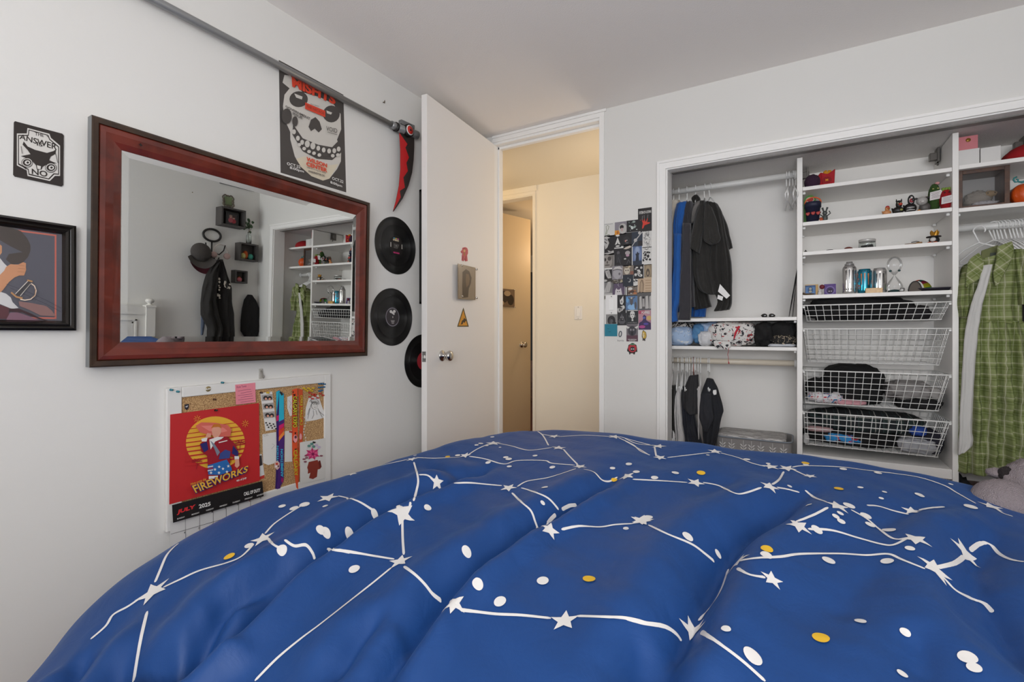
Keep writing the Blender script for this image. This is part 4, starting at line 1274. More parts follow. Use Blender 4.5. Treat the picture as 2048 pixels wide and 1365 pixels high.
# ------------------------------------------------------------------ wire baskets
WIRE = M('#efeeeb', .35)
def basket(vl, vr, bl, br, ul, ur, bul, bur, nh, label, wires=17):
    zt_ = (Z(ul, vl, YF) + Z(ur, vr, YF)) / 2; zb_ = (Z(bul, bl, YF + .01) + Z(bur, br, YF + .01)) / 2
    x0, x1 = xa1 + .006, xb0 - .006
    bx0, bx1 = X(bul, YF + .01), X(bur, YF + .01)
    y0, y1 = YF - .002, YB - .02
    yb0, yb1 = YF + .008, YB - .03
    t = thing('wire_basket', label, 'basket', ((x0 + x1) / 2, (y0 + y1) / 2, zb_), 'wire baskets in the closet tower')
    r = .0016
    rim = MB().tube([(x0, y0, zt_), (x1, y0, zt_), (x1, y1, zt_), (x0, y1, zt_)], .003, WIRE, 8, closed=True)
    child(rim, 'rim', t)
    g = MB()
    def P(f, g_, h):    # f along x, g_ along y, h 0..1 from rim down
        X0, X1 = x0 + (bx0 - x0) * h, x1 + (bx1 - x1) * h; Y0, Y1 = y0 + (yb0 - y0) * h, y1 + (yb1 - y1) * h
        return Vector((X0 + (X1 - X0) * f, Y0 + (Y1 - Y0) * g_, zt_ + (zb_ - zt_) * h))
    for i in range(wires):
        f = (i + .4) / (wires - .2)
        g.tube([P(f, 0, 0), P(f, 0, 1), P(f, 1, 1), P(f, 1, 0)], r, WIRE, 5, cap=False)
    child(g, 'lengthwise_wires', t)
    g = MB(); nd = 11
    for i in range(nd):
        f = (i + .5) / nd
        g.tube([P(0, f, 0), P(0, f, 1), P(1, f, 1), P(1, f, 0)], r, WIRE, 5, cap=False)
    for k in range(1, nh + 1):
        h = k / nh * .98
        g.tube([P(0, 0, h), P(1, 0, h), P(1, 1, h), P(0, 1, h)], r, WIRE, 5, closed=True)
    child(g, 'crosswise_wires', t)
    for s, xx in ((1, xa1), (-1, xb0)):
        rl = MB().box((xx, YF + .02, zt_ - .008), (xx + s * .0055, YB - .02, zt_ + .002), WIRE)
        child(rl, 'runner', t)
        child(MB().box((xx + s * .001, YF + .004, zt_ - .014), (xx + s * .012, YF + .022, zt_ - .0035), CLIP), 'runner_clip', t, bevel=.003)
    return zb_, zt_
b1 = basket(611.4, 604.3, 642.9, 640, 1610, 1893, 1615.7, 1883, 3, 'shallow white wire basket of black clothes, topmost of the baskets')
b2 = basket(659, 657, 725, 731.4, 1607, 1893, 1615.7, 1878.6, 6, 'empty white wire basket, second from the top')
b3 = basket(741, 750.6, 807, 823.4, 1603, 1895.7, 1611, 1877, 6, 'white wire basket of black and grey clothes, third from the top')
b4 = basket(822.9, 845.7, 890, 915.7, 1603, 1893, 1611, 1875.7, 6, 'white wire basket of plaid and bright clothes, lowest of the baskets')


# ------------------------------------------------------------------ cloth helpers
def cloth(mb, rows, Y, thick, mat, folds=3.0, amp=.35, seed=0, n=44, m=26, conv=None, wob=.0, back=True, yfun=None):
    """hanging cloth: rows of ((uL,vL),(uR,vR)) measured at distance Y; closed folded tube"""
    if conv: rows = [tuple((conv[0] + a / conv[2], conv[1] + b / conv[2]) for a, b in r) for r in rows]
    R = len(rows); out = []
    for j in range(m + 1):
        f = j / m * (R - 1); i = min(int(f), R - 2); q = f - i
        pr = []
        for s in (0, 1):
            for c in (0, 1):
                p0 = rows[max(i - 1, 0)][s][c]; p1 = rows[i][s][c]; p2 = rows[i + 1][s][c]; p3 = rows[min(i + 2, R - 1)][s][c]
                pr.append(.5 * (2 * p1 + (p2 - p0) * q + (2 * p0 - 5 * p1 + 4 * p2 - p3) * q * q + (3 * p1 - p0 - 3 * p2 + p3) * q ** 3))
        out.append(pr)
    vs = []
    for j, (ul, vl, ur, vr) in enumerate(out):
        fj = j / m
        for k in range(n):
            a = 2 * math.pi * k / n
            s = (1 - math.cos(a)) / 2
            side = math.sin(a)
            u = ul + (ur - ul) * s; v = vl + (vr - vl) * s
            p = ony(u, v, Y)
            fo = math.sin(folds * 2 * math.pi * s + seed + 1.3 * math.sin(fj * 3 + seed)) + .5 * math.sin(folds * 3.7 * math.pi * s + seed * 2 + fj * 2)
            nz = noise.noise(Vector((u * .05 + seed * 9, v * .02, seed)))
            ramp = min(1, .35 + fj * 1.2)
            d = abs(side) ** .6 * thick / 2 * (1 + amp * ramp * (fo * .8 + nz))
            p.y += (-d if side > 0 else d * .8)
            cr1 = noise.noise(Vector((u * .11 + seed, v * .05 - u * .05, seed * 1.7))); cr2 = noise.noise(Vector((u * .05, v * .13 + u * .07, seed * 2.3)))
            p.y -= (.055 * thick + .002) * abs(side) * ((1 - 3.2 * abs(cr1)) * .6 + cr2 * 1.2)
            if yfun: p.y += yfun(s, fj)
            p.x += .0025 * noise.noise(Vector((u * .04, v * .06, seed * 3.3)))
            vs.append(p)
    fs = [(j * n + k, j * n + (k + 1) % n, (j + 1) * n + (k + 1) % n, (j + 1) * n + k) for j in range(m) for k in range(n)]
    fs += [tuple(range(n)), tuple(m * n + k for k in range(n - 1, -1, -1))]
    mb.add(vs, fs, mat, True)
    return mb


def hanger(x, z, ang, label, group=None, mat=None, drop=.05, width=.38, y=YR_, rr=.0165, loc=None):
    """plastic hanger hooked on a rod; ang = angle of its shoulders from the depth direction"""
    mat = mat or M('#efeeec', .35)
    t = thing('clothes_hanger', label, 'hanger', (x, y, z - drop - .14), group)
    d = Vector((math.sin(ang), -math.cos(ang), 0))
    c = Vector((x, y, z)); R = rr + .0045
    hook = [c + d * (R * math.cos(a)) + Vector((0, 0, R * math.sin(a))) for a in [math.radians(q) for q in range(-30, 200, 23)]]
    nb = c + Vector((0, 0, -drop - .02))
    hook = hook + [c - d * R * .6 + Vector((0, 0, -drop * .6)), nb]
    child(MB().tube(hook, .0032, mat, 8), 'hook', t)
    w2 = width / 2
    s = [nb, nb + d * w2 * .35 + Vector((0, 0, -.025)), nb + d * w2 + Vector((0, 0, -.085)), nb + d * w2 * .96 + Vector((0, 0, -.10)), nb - d * w2 * .96 * .8 + Vector((0, 0, -.10)), nb - d * w2 * .8 + Vector((0, 0, -.085)), nb - d * w2 * .35 + Vector((0, 0, -.025))]
    child(MB().tube(s, .0036, mat, 8, closed=True), 'shoulders', t)
    return t


BLK = M('#24221f', .9, bump=.3, scale=200, sheen=.2); BLK2 = M('#2c2a27', .9, bump=.3, scale=200, sheen=.2); CHAR = M('#37353a', .9, bump=.3, scale=260, sheen=.3)
BLUE = M('#1a5aa6', .85, bump=.3, scale=220, sheen=.2); BEI = M('#cfc6b8', .9, bump=.2); NAV = M('#23252f', .9, bump=.2, sheen=.2); GRY = M('#8d8a88', .9, bump=.3, scale=150)
CVA = (1320, 300, 3.793)
def garm(name, label, cat, pieces, group=None, parts=()):
    mb = MB()
    for rows, Y, th, mat, kw in pieces: cloth(mb, rows, Y, th, mat, **kw)
    t = thing(name, label, cat, tuple(sum((p for p in mb.v), Vector()) / len(mb.v)), group)
    bd_ = child(mb, 'body', t)
    t['_b'] = bd_.name
    for nm, rows, Y, th, mat, kw in parts:
        m2 = MB(); cloth(m2, rows, Y, th, mat, **kw); child(m2, nm, t)
    return t


kw = dict(conv=CVA)
garm('sweatshirt', 'beige sweatshirt at the far left of the upper rod', 'sweatshirt', [([((60, 410), (150, 385)), ((45, 560), (118, 560)), ((35, 800), (110, 800)), ((30, 1050), (92, 1010))], 3.0, .10, BEI, dict(conv=CVA, folds=2, seed=1))])
t = garm('hooded_sweatshirt', 'bright blue hooded sweatshirt on the upper rod', 'sweatshirt', [([((128, 420), (215, 400)), ((106, 560), (185, 560)), ((108, 800), (168, 800)), ((96, 1050), (170, 1050)), ((96, 1240), (170, 1220))], 2.96, .10, BLUE, dict(conv=CVA, folds=2, seed=2)),
      ([((240, 1150), (360, 1150)), ((240, 1268), (345, 1268))], 3.08, .06, BLUE, dict(conv=CVA, folds=3, seed=3))],
     parts=[('sleeve', [((108, 640), (165, 640)), ((104, 900), (160, 900)), ((82, 1130), (155, 1130)), ((78, 1230), (132, 1225)), ((84, 1312), (138, 1300))], 2.878, .05, BLUE, dict(conv=CVA, folds=1, amp=.2, seed=4))])
t = garm('sweatshirt', 'charcoal sweatshirt between the blue and the black clothes', 'sweatshirt', [([((185, 410), (250, 398)), ((170, 600), (240, 600)), ((165, 850), (250, 850)), ((160, 1200), (270, 1190))], 2.98, .10, CHAR, dict(conv=CVA, folds=2, seed=5))],
     parts=[('sleeve', [((175, 560), (235, 560)), ((165, 850), (235, 850)), ((150, 1080), (235, 1080)), ((150, 1235), (235, 1225)), ((135, 1290), (230, 1292))], 2.88, .05, CHAR, dict(conv=CVA, folds=1, amp=.2, seed=6))])
t = garm('jacket', 'black jacket with grey fleece collar behind the dark shirt', 'jacket', [([((250, 420), (340, 400)), ((232, 700), (330, 650)), ((240, 1000), (350, 1000)), ((265, 1215), (390, 1190))], 3.03, .10, BLK, dict(conv=CVA, folds=2, seed=7))],
     parts=[('collar', [((280, 395), (340, 388)), ((250, 440), (300, 430)), ((238, 520), (272, 500)), ((240, 565), (262, 545))], 2.93, .04, M('#8a8682', .95, bump=.8, scale=400), dict(conv=CVA, folds=1, seed=8)),
            ('hood', [((258, 352), (290, 346)), ((240, 372), (306, 368)), ((246, 398), (305, 395))], 3.05, .06, BLK, dict(conv=CVA, folds=1, seed=9))])
t = garm('t_shirt', 'washed black long shirt in front of the fleece collar jacket', 'shirt', [([((300, 405), (352, 395)), ((262, 560), (370, 560)), ((255, 780), (395, 780)), ((258, 950), (430, 950)), ((300, 1060), (452, 1060)), ((355, 1095), (445, 1098))], 2.94, .09, BLK2, dict(conv=CVA, folds=2, seed=10))],
     parts=[('sleeve', [((292, 430), (336, 410)), ((262, 520), (335, 520)), ((235, 650), (325, 640)), ((228, 745), (300, 790))], 2.885, .05, BLK2, dict(conv=CVA, folds=1.5, amp=.25, seed=11))])
t = garm('t_shirt', 'black v-neck t-shirt with white care label, rightmost on the upper rod', 'shirt', [([((352, 400), (440, 415)), ((340, 470), (480, 500)), ((395, 640), (498, 640)), ((385, 850), (540, 850)), ((405, 1050), (545, 1050)), ((440, 1150), (545, 1160)), ((412, 1225), (528, 1212))], 2.93, .10, BLK, dict(conv=CVA, folds=3, seed=12))],
     parts=[('near_sleeve', [((345, 395), (395, 440)), ((335, 500), (430, 530)), ((332, 620), (450, 620)), ((335, 690), (460, 678)), ((385, 722), (432, 712))], 2.868, .05, BLK2, dict(conv=CVA, folds=2, amp=.3, seed=13)),
            ('far_sleeve', [((425, 425), (450, 440)), ((460, 540), (500, 540)), ((490, 650), (530, 650)), ((515, 755), (552, 742))], 2.95, .05, BLK, dict(conv=CVA, folds=1, seed=14)),
            ('collar', [((350, 388), (362, 392)), ((380, 430), (400, 450)), ((408, 460), (422, 480))], 2.872, .012, M('#35332f', .9), dict(conv=CVA, folds=1, amp=.1, seed=15)),
            ])
mt2 = MB()
q = lambda x, y, Y: ony(1320 + x / 3.793, 300 + y / 3.793, Y)
mt2.slab([q(455, 1018, 2.862), (q(532, 1105, 2.862)), q(505, 1130, 2.862), q(440, 1075, 2.862)], NY, .0006, WHITEP)
mt2.slab([q(440, 1100, 2.862), (q(480, 1115, 2.862)), q(472, 1145, 2.862), q(434, 1130, 2.862)], NY, .0006, WHITEP)
child(mt2, 'care_label', bpy.data.objects[t['_b']], label='white care label')
# upper rod hangers
for u, a, lab in ((1347, .1, 'the beige sweatshirt'), (1358, .1, 'the blue sweatshirt'), (1374, .12, 'the charcoal sweatshirt'), (1391, .15, 'the black jacket'), (1409, .3, 'the washed black shirt'), (1420, .5, 'the rightmost black t-shirt')):
    hanger(X(u, YR_), zU, a, 'white plastic hanger on the upper rod holding ' + lab, drop=.042, width=.24)
for i, u in enumerate((1573, 1579, 1586, 1591)):
    hanger(X(u, YR_), zU, (.05, -.1, .12, -.06)[i], 'empty white plastic hanger bunched at the right end of the upper rod', 'empty hangers on the upper rod', drop=.04, width=.36)

# lower rod
CVB = (1320, 620, 4.55)
def g2(name, label, rows, Y, th, mat, **k):
    k.setdefault('conv', CVB); return garm(name, label, 'shirt', [(rows, Y, th, mat, k)])
t = g2('t_shirt', 'black shirt with white letters at the far left of the lower rod', [((60, 690), (150, 690)), ((60, 900), (140, 900)), ((60, 1230), (160, 1230))], 2.95, .10, BLK, folds=2, seed=21)
A = PArt(lambda u, v: ony(u, v, 2.872), 1320, 620, 4.55, NY)
A.textq('UR', (96, 1190), (148, 1230), (140, 1130), (104, 1080), WHITEP, .06)
m_ = MB(); merge(m_, A); child(m_, 'print', bpy.data.objects[t['_b']])
g2('long_shirt', 'white long shirt between the black shirts on the lower rod', [((168, 690), (200, 700)), ((140, 820), (195, 820)), ((138, 1000), (205, 1000)), ((150, 1240), (232, 1240))], 2.93, .06, M('#cfccca', .85), folds=2, seed=22)
g2('t_shirt', 'dark grey t-shirt with wide sleeve, second from the right on the lower rod', [((270, 600), (350, 590)), ((215, 740), (352, 720)), ((215, 880), (352, 900)), ((262, 950), (345, 948))], 2.90, .05, M('#302f31', .9, bump=.3, scale=200), folds=2, seed=23)
g2('trousers', 'navy trousers hanging behind the dark grey t-shirt', [((205, 700), (300, 700)), ((205, 1050), (330, 1000)), ((240, 1260), (400, 1260))], 2.97, .09, NAV, folds=3, seed=24)
g2('scarf', 'thin pale grey scarf hanging between the two front t-shirts', [((345, 700), (378, 690)), ((342, 800), (372, 800)), ((346, 1000), (362, 1000)), ((350, 1178), (358, 1178))], 2.885, .02, M('#b8b4b2', .85), folds=1, seed=25)
t = g2('t_shirt', 'black t-shirt with small white chest print, frontmost on the lower rod', [((430, 622), (485, 632)), ((382, 740), (535, 745)), ((362, 900), (575, 900)), ((380, 1000), (560, 980)), ((400, 1250), (500, 1250))], 2.92, .07, M('#26272c', .9, bump=.3, scale=200), folds=3, seed=26)
m_ = MB(); cloth(m_, [((375, 760), (470, 760)), ((362, 900), (480, 920)), ((360, 985), (488, 1000)), ((400, 1105), (430, 1110))], 2.87, .03, M('#2a2b30', .9, bump=.3), conv=CVB, folds=2, seed=27); child(m_, 'sleeve', t)
m_ = MB(); cloth(m_, [((485, 732), (512, 728)), ((482, 755), (515, 750)), ((490, 776), (512, 772))], 2.875, .006, WHITEP, conv=CVB, folds=1, seed=28, m=6); child(m_, 'chest_print', bpy.data.objects[t['_b']])
g2('t_shirt', 'black shirt hanging between the white shirt and the trousers', [((180, 700), (290, 690)), ((190, 900), (300, 900)), ((200, 1120), (290, 1120))], 3.0, .08, BLK, folds=3, seed=29)
for i, u in enumerate((1346, 1356, 1363, 1366, 1372, 1375, 1379, 1385, 1388, 1391, 1396, 1401, 1416, 1419)):
    hanger(X(u, YR_), zL, .15, 'white plastic hanger packed at the left of the lower rod', 'hangers on the lower rod', drop=.04 + .008 * (i % 3), width=.34)
hanger(X(1383, YR_) + .012, zL, .2, 'brown hanger among the white hangers of the lower rod', mat=M('#8a4a38', .4), drop=.05, width=.33)

# storage bin
bx0, bx1 = X(1429, 2.93), X(1585, 2.93); by0, by1 = 2.925, 3.19; bz = .488
t = thing('storage_bin', 'grey fabric storage bin printed with white leaves on the closet floor', 'bin', ((bx0 + bx1) / 2, (by0 + by1) / 2, 0))
def rr(x0, x1, y0, y1, r, z, n=5):
    out = []
    for cx_, cy_, a0_ in ((x1 - r, y1 - r, 0), (x0 + r, y1 - r, 90), (x0 + r, y0 + r, 180), (x1 - r, y0 + r, 270)):
        for k in range(n + 1):
            a = math.radians(a0_ + 90 * k / n); out.append(Vector((cx_ + r * math.cos(a), cy_ + r * math.sin(a), z)))
    return out
def loft(mb, rings, mat, cap0=True, cap1=True, smooth=True):
    n = len(rings[0]); vs = [p for r in rings for p in r]
    fs = [(j * n + k, j * n + (k + 1) % n, (j + 1) * n + (k + 1) % n, (j + 1) * n + k) for j in range(len(rings) - 1) for k in range(n)]
    if cap0: fs.append(tuple(range(n - 1, -1, -1)))
    if cap1: fs.append(tuple((len(rings) - 1) * n + k for k in range(n)))
    mb.add(vs, fs, mat, smooth); return mb
GF = M('#8f8b89', .85, bump=.3, scale=300)
body = loft(MB(), [rr(bx0 + .02, bx1 - .02, by0 + .015, by1, .04, .002), rr(bx0, bx1, by0, by1, .05, bz), rr(bx0 + .006, bx1 - .006, by0 + .006, by1 - .006, .045, bz), rr(bx0 + .02, bx1 - .02, by0 + .02, by1 - .02, .04, .02)], GF, True, True, True)
LEAF = M('#d6d4d2', .8)
def fz(x, z): return Vector((x, by0 + .015 * (1 - z / bz) - .001, z))
for k in range(7):
    x = bx0 + .045 + k * (bx1 - bx0 - .09) / 6
    for z0_ in (.03, .16, .29, .40):
        hgt = .085; q0 = rnd.uniform(-.01, .01)
        body.add([fz(x + q0 - .0012, z0_), fz(x + q0 + .0012, z0_), fz(x + q0 + .001, min(z0_ + hgt, bz - .012)), fz(x + q0 - .001, min(z0_ + hgt, bz - .012))], [(0, 1, 2, 3)], LEAF)
        for j in range(5):
            for s in (-1, 1):
                zz = z0_ + .008 + j * .016
                if zz > bz - .035: continue
                pts = [(0, 0), (.010, .004), (.018, .016), (.009, .014)]
                body.add([fz(x + q0 + s * a, zz + b_) for a, b_ in pts], [(0, 1, 2, 3)], LEAF)
child(body, 'body', t)
LIDM = spots('bark_print_lid', '#a19d9a', ['#d4d1ce'], scale=18, thr=.47)
for nd in LIDM.node_tree.nodes:
    if nd.type == 'MAPPING': nd.inputs['Scale'].default_value = (.6, 4, 4)
lid = loft(MB(), [rr(bx0 + .012, bx1 - .03, by0 + .02, by1 - .01, .03, bz - .012), rr(bx0 + .01, bx1 - .028, by0 + .018, by1 - .008, .032, bz + .004), rr(bx0 + .02, bx1 - .04, by0 + .03, by1 - .02, .02, bz + .009)], LIDM)
child(lid, 'lid', t)
child(MB().tube([Vector((p.x, p.y, p.z)) for p in rr(bx0 - .001, bx1 + .001, by0 - .001, by1 + .001, .05, bz - .002)], .004, M('#8a9098', .8), 8, closed=True), 'rim_piping', t)

# ------------------------------------------------------------------ folded clothes on the lower left shelf
def lump(name, label, cat, u0, v0, u1, v1, Y, ry, mat, seed=0, conv=None, flat=None, amp=.18, sc_=2.2, group=None, rot=None):
    if conv: u0, u1 = conv[0] + u0 / conv[2], conv[0] + u1 / conv[2]; v0, v1 = conv[1] + v0 / conv[2], conv[1] + v1 / conv[2]
    a, b_ = ony(u0, v0, Y), ony(u1, v1, Y)
    c = (a + b_) / 2; rx, rz = abs(b_.x - a.x) / 2, abs(a.z - b_.z) / 2
    mb = MB(); off = Vector((seed * 3.7, seed * 1.3, seed * 2.9)); nu, nv = 40, 22; vs = []
    for j in range(nv + 1):
        ph = math.pi * j / nv
        for i in range(nu):
            th = 2 * math.pi * i / nu
            d = Vector((math.sin(ph) * math.cos(th), math.sin(ph) * math.sin(th), math.cos(ph)))
            sx = math.copysign(abs(d.x) ** .7, d.x); sy = math.copysign(abs(d.y) ** .7, d.y); sz = math.copysign(abs(d.z) ** .7, d.z)
            k = 1 + amp * (noise.noise(d * sc_ + off) + .6 * (1 - 2 * abs(noise.noise(d * sc_ * 2.1 + off))) + .3 * noise.noise(d * sc_ * 5 + off)) - amp * .35
            p = c + Vector((sx * rx, sy * ry, sz * rz)) * k
            if flat is not None: p.z = max(p.z, flat + .0005)
            vs.append(p)
    fs = [(j * nu + i, (j + 1) * nu + i, (j + 1) * nu + (i + 1) % nu, j * nu + (i + 1) % nu) for j in range(nv) for i in range(nu)]
    mb.add(vs, fs, mat, True)
    return tag(mb.build(name), label, cat, group)


CV6 = (1300, 600, 6.02)
LB = M('#a9bfdc', .85, bump=.2, scale=80)
PJ = spots('pyjama_print', '#a9c0de', ['#c8d4e4', '#e8e4de', '#3a3a44'], scale=34, thr=.38)
PATT = spots('knit_print', '#dcd9d5', ['#26262c', '#dcd9d5', '#b0383c'], scale=30, thr=.42)
BWP = spots('black_white_print', '#cfcac4', ['#1f1d1d'], scale=40, thr=.5)
TANP = spots('tan_black_print', '#1c1a19', ['#b8a890'], scale=60, thr=.42)
fl = zBs
lump('folded_shirt', 'black and white patterned cloth at the left end of the folded clothes', 'cloth', 245, 265, 540, 420, 3.06, .09, BWP, 1, CV6, fl)
lump('pyjama_shirt', 'pale blue folded pyjama top with tiny coloured prints, leftmost on the clothes shelf', 'clothes', 232, 325, 530, 556, 2.99, .085, PJ, 2, CV6, fl, amp=.1)
lump('folded_shirt', 'mid blue rolled shirt between the pyjama top and the patterned blanket', 'clothes', 515, 300, 680, 520, 3.02, .08, M('#5a8ab4', .85, bump=.2), 3, CV6, fl)
lump('pyjama_trousers', 'pale blue crumpled pyjamas behind the patterned blanket', 'clothes', 600, 275, 930, 430, 3.05, .09, PJ, 4, CV6, fl)
lump('folded_shirt', 'small white crumpled cloth in front of the blue rolled shirt', 'clothes', 590, 370, 760, 560, 2.965, .05, M('#d4d4d6', .85, bump=.3), 5, CV6, fl)
o = lump('knitted_blanket', 'white blanket with black lines and red bands spilling over the clothes shelf', 'blanket', 700, 262, 1292, 566, 2.985, .085, PATT, 6, CV6, fl, amp=.12)
cm = MB()
REDB = M('#c2283a', .8)
for pts in ([(1075, 318), (1030, 400), (1012, 470)],):
    cm.tube([ony(1300 + x / 6.02, 600 + y / 6.02, 2.898) for x, y in pts], [.006, .006, .003], REDB, 8)
cm.v = [p - Vector(o.location) for p in cm.v]
me = bpy.data.meshes.new('ribbon'); me.from_pydata([tuple(p) for p in cm.v], [], cm.f); me.materials.append(REDB)
oo = bpy.data.objects.new('red_ribbon', me); COL.objects.link(oo); oo.parent = o
m_ = MB(); cloth(m_, [((720, 480), (960, 500)), ((770, 545), (975, 540)), ((800, 575), (970, 570)), ((850, 592), (940, 596))], 2.89, .016, PATT, conv=CV6, folds=2, amp=.2, seed=3, m=10)
m_.v = [p - Vector(o.location) for p in m_.v]
me = bpy.data.meshes.new('fold'); me.from_pydata([tuple(p) for p in m_.v], [], m_.f); me.materials.append(PATT); me.polygons.foreach_set('use_smooth', [True] * len(me.polygons))
oo = bpy.data.objects.new('hanging_corner', me); COL.objects.link(oo); oo.parent = o
tag(MB().tube([ony(1300 + x / 6.02, 600 + y / 6.02, 2.885) for x, y in ((950, 560), (945, 620), (935, 660), (945, 700), (944, 735))], .0011, REDB, 6).tube([ony(1300 + x / 6.02, 600 + y / 6.02, 2.885) for x, y in ((944, 735), (950, 770))], [.001, .004], REDB, 8).build('red_cord'), 'thin red cord with tassel hanging down over the lower rod', 'cord')
lump('folded_trousers', 'black folded trousers right of the patterned blanket', 'clothes', 1250, 275, 1500, 556, 3.0, .10, M('#151415', .9, bump=.3), 7, CV6, fl)
lump('folded_trousers', 'black crumpled jeans at the right end of the clothes shelf', 'clothes', 1440, 268, 1760, 500, 3.03, .10, M('#1a1919', .9, bump=.3), 8, CV6, fl)
lump('folded_scarf', 'black and tan patterned scarf in front of the black jeans', 'clothes', 1455, 420, 1752, 560, 2.96, .05, TANP, 9, CV6, fl)
lump('folded_shirt', 'thin white cloth at the very bottom right of the clothes shelf', 'clothes', 1415, 525, 1752, 572, 2.945, .04, M('#c6c8ce', .85), 10, CV6, fl)
# sunglasses and records on the upper left shelf
t = thing('sunglasses', 'dark folded sunglasses on the shelf beneath the upper rod', 'glasses', (X(1536, 3.0), 3.0, zA))
x = X(1536, 3.0)
for s in (-1, 1): child(MB().ell((x + s * .018, 3.0, zA + .012), (.015, .004, .011), M('#1c1a18', .15), nu=16, nv=10), 'lens', t)
child(MB().tube([(x - .034, 3.0, zA + .014), (x - .03, 3.05, zA + .006), (x + .03, 3.06, zA + .004), (x + .034, 3.0, zA + .014)], .0018, M('#2a2420', .3), 6), 'frame', t)
for i, (u, lean, lab) in enumerate(((1578, .045, 'black vinyl record leaning at the right end of the shelf, the front one'), (1585, .025, 'black vinyl record leaning at the right end of the shelf, the back one'))):
    xb = X(u, 2.99)
    t = thing('vinyl_record', lab, 'record', (xb, 3.05, zA))
    m_ = MB(); m_.lathe([(.004, 0), (.150, 0), (.151, .0012), (.150, .0024), (.004, .0024)], (0, 0, 0), M('#141212', .3), 64, axis='x')
    R_ = Matrix.Rotation(math.atan(lean / .3), 4, 'Y') @ Matrix.Rotation(0, 4, 'X')
    m_.v = [(R_ @ p) + Vector((xb + .001 * i + lean * .5 - .002, 3.055, zA + .1515)) for p in m_.v]
    child(m_, 'disc', t)
    m_ = MB(); m_.lathe([(.05, .0026), (.0, .0026)], (0, 0, 0), M('#7a6a58', .5), 32, axis='x'); m_.v = [(R_ @ p) + Vector((xb + .001 * i + lean * .5 - .002, 3.055, zA + .1515)) for p in m_.v]
    child(m_, 'label', t)

# ------------------------------------------------------------------ clothes in the baskets
CV4 = (1590, 570, 3.5)
J = M('#141314', .9, bump=.3)
f1 = b1[0] + .003
lump('black_jacket', 'black clothes filling the top wire basket', 'clothes', 70, 105, 820, 252, 3.03, .10, J, 11, CV4, f1)
lump('black_trousers', 'dark folded trousers at the right of the top wire basket', 'clothes', 700, 150, 945, 246, 3.02, .10, M('#1d1a1c', .9, bump=.3), 12, CV4, f1)
f3 = b3[0] + .003
lump('black_jacket', 'puffy black jacket heaped in the third wire basket', 'jacket', 185, 552, 622, 860, 3.06, .13, M('#131213', .9, bump=.3), 13, CV4, f3, amp=.14)
lump('black_sweater', 'black sweater at the left of the third wire basket', 'clothes', 75, 650, 300, 800, 3.06, .12, J, 14, CV4, f3)
lump('patterned_shirt', 'white shirt with blue and red print low in the third basket', 'clothes', 92, 740, 345, 830, 2.955, .035, spots('print_shirt', '#d8d6d8', ['#2a6aa0', '#b83a48', '#e0a0b0'], scale=26, thr=.42), 15, CV4, f3)
lump('pink_shirt', 'pale pink shirt folded low in the third basket', 'clothes', 270, 795, 490, 850, 2.95, .03, M('#c8929a', .85, bump=.2), 16, CV4, f3)
lump('grey_shirt', 'grey crumpled shirt at the right of the third basket', 'clothes', 615, 668, 950, 810, 3.03, .11, M('#8d8987', .85, bump=.3), 17, CV4, f3, amp=.25)
lump('grey_shirt', 'pale grey sleeve poking at the right rim of the third basket', 'clothes', 880, 715, 1030, 800, 2.99, .05, M('#a5a19e', .85, bump=.3), 18, CV4, f3, amp=.25)
lump('black_trousers', 'black trousers under the grey shirt in the third basket', 'clothes', 700, 780, 1010, 882, 3.0, .09, J, 19, CV4, f3)
f4 = b4[0] + .003
TART = plaid('dark_tartan', '#22302f', [(.05, .02, 0, '#1a1c20', .8), (.05, .004, .012, '#b8b4ae', .7), (.05, .003, .03, '#3a4a4a', .8)])
lump('tartan_shirt', 'dark green tartan shirt on top of the lowest wire basket', 'shirt', 90, 852, 900, 1060, 3.06, .13, TART, 20, CV4, f4, amp=.12)
lump('black_sweater', 'black sweater filling the bottom of the lowest basket', 'clothes', 60, 985, 760, 1150, 3.02, .10, J, 21, CV4, f4)
lump('bright_shirt', 'bright blue and red shirt low in the lowest basket', 'clothes', 205, 1030, 480, 1120, 2.95, .035, spots('blue_red_print', '#2a86c4', ['#c02a34', '#2a86c4', '#86b8dc'], scale=16, thr=.45), 22, CV4, f4)
lump('pink_cloth', 'pinkish pale cloth at the upper left of the lowest basket', 'clothes', 80, 985, 260, 1035, 2.95, .03, M('#b49494', .85, bump=.3), 23, CV4, f4)
lump('blue_cloth', 'royal blue cloth at the upper right of the lowest basket', 'clothes', 795, 985, 920, 1060, 2.965, .04, M('#24489e', .8, bump=.3), 24, CV4, f4)
lump('grey_sweatshirt', 'light grey sweatshirt at the right of the lowest basket', 'clothes', 720, 1062, 985, 1190, 2.965, .05, M('#a8a8ac', .85, bump=.3), 25, CV4, f4, amp=.25)
lump('navy_trousers', 'dark navy trousers at the right end of the lowest basket', 'clothes', 830, 1000, 1025, 1200, 3.04, .09, M('#262530', .9, bump=.3), 26, CV4, f4)
lump('white_sock', 'white sock at the left end of the lowest basket', 'sock', 58, 1040, 100, 1120, 2.945, .02, M('#c8c6c4', .85, bump=.3), 27, CV4, f4)
# shoes under the tower
for i, u in enumerate((1770, 1800, 1830)):
    c = ony(u, 945, 3.0)
    m_ = MB().ell((c.x, 3.02, .20 - .155), (.045, .12, .055), M('#1a1a1c', .6), amp=.1, seed=i, flat=.0)
    tag(m_.build('shoe'), ['black shoe at the left under the tower', 'black shoe in the middle under the tower', 'black shoe at the right under the tower'][i], 'shoe')
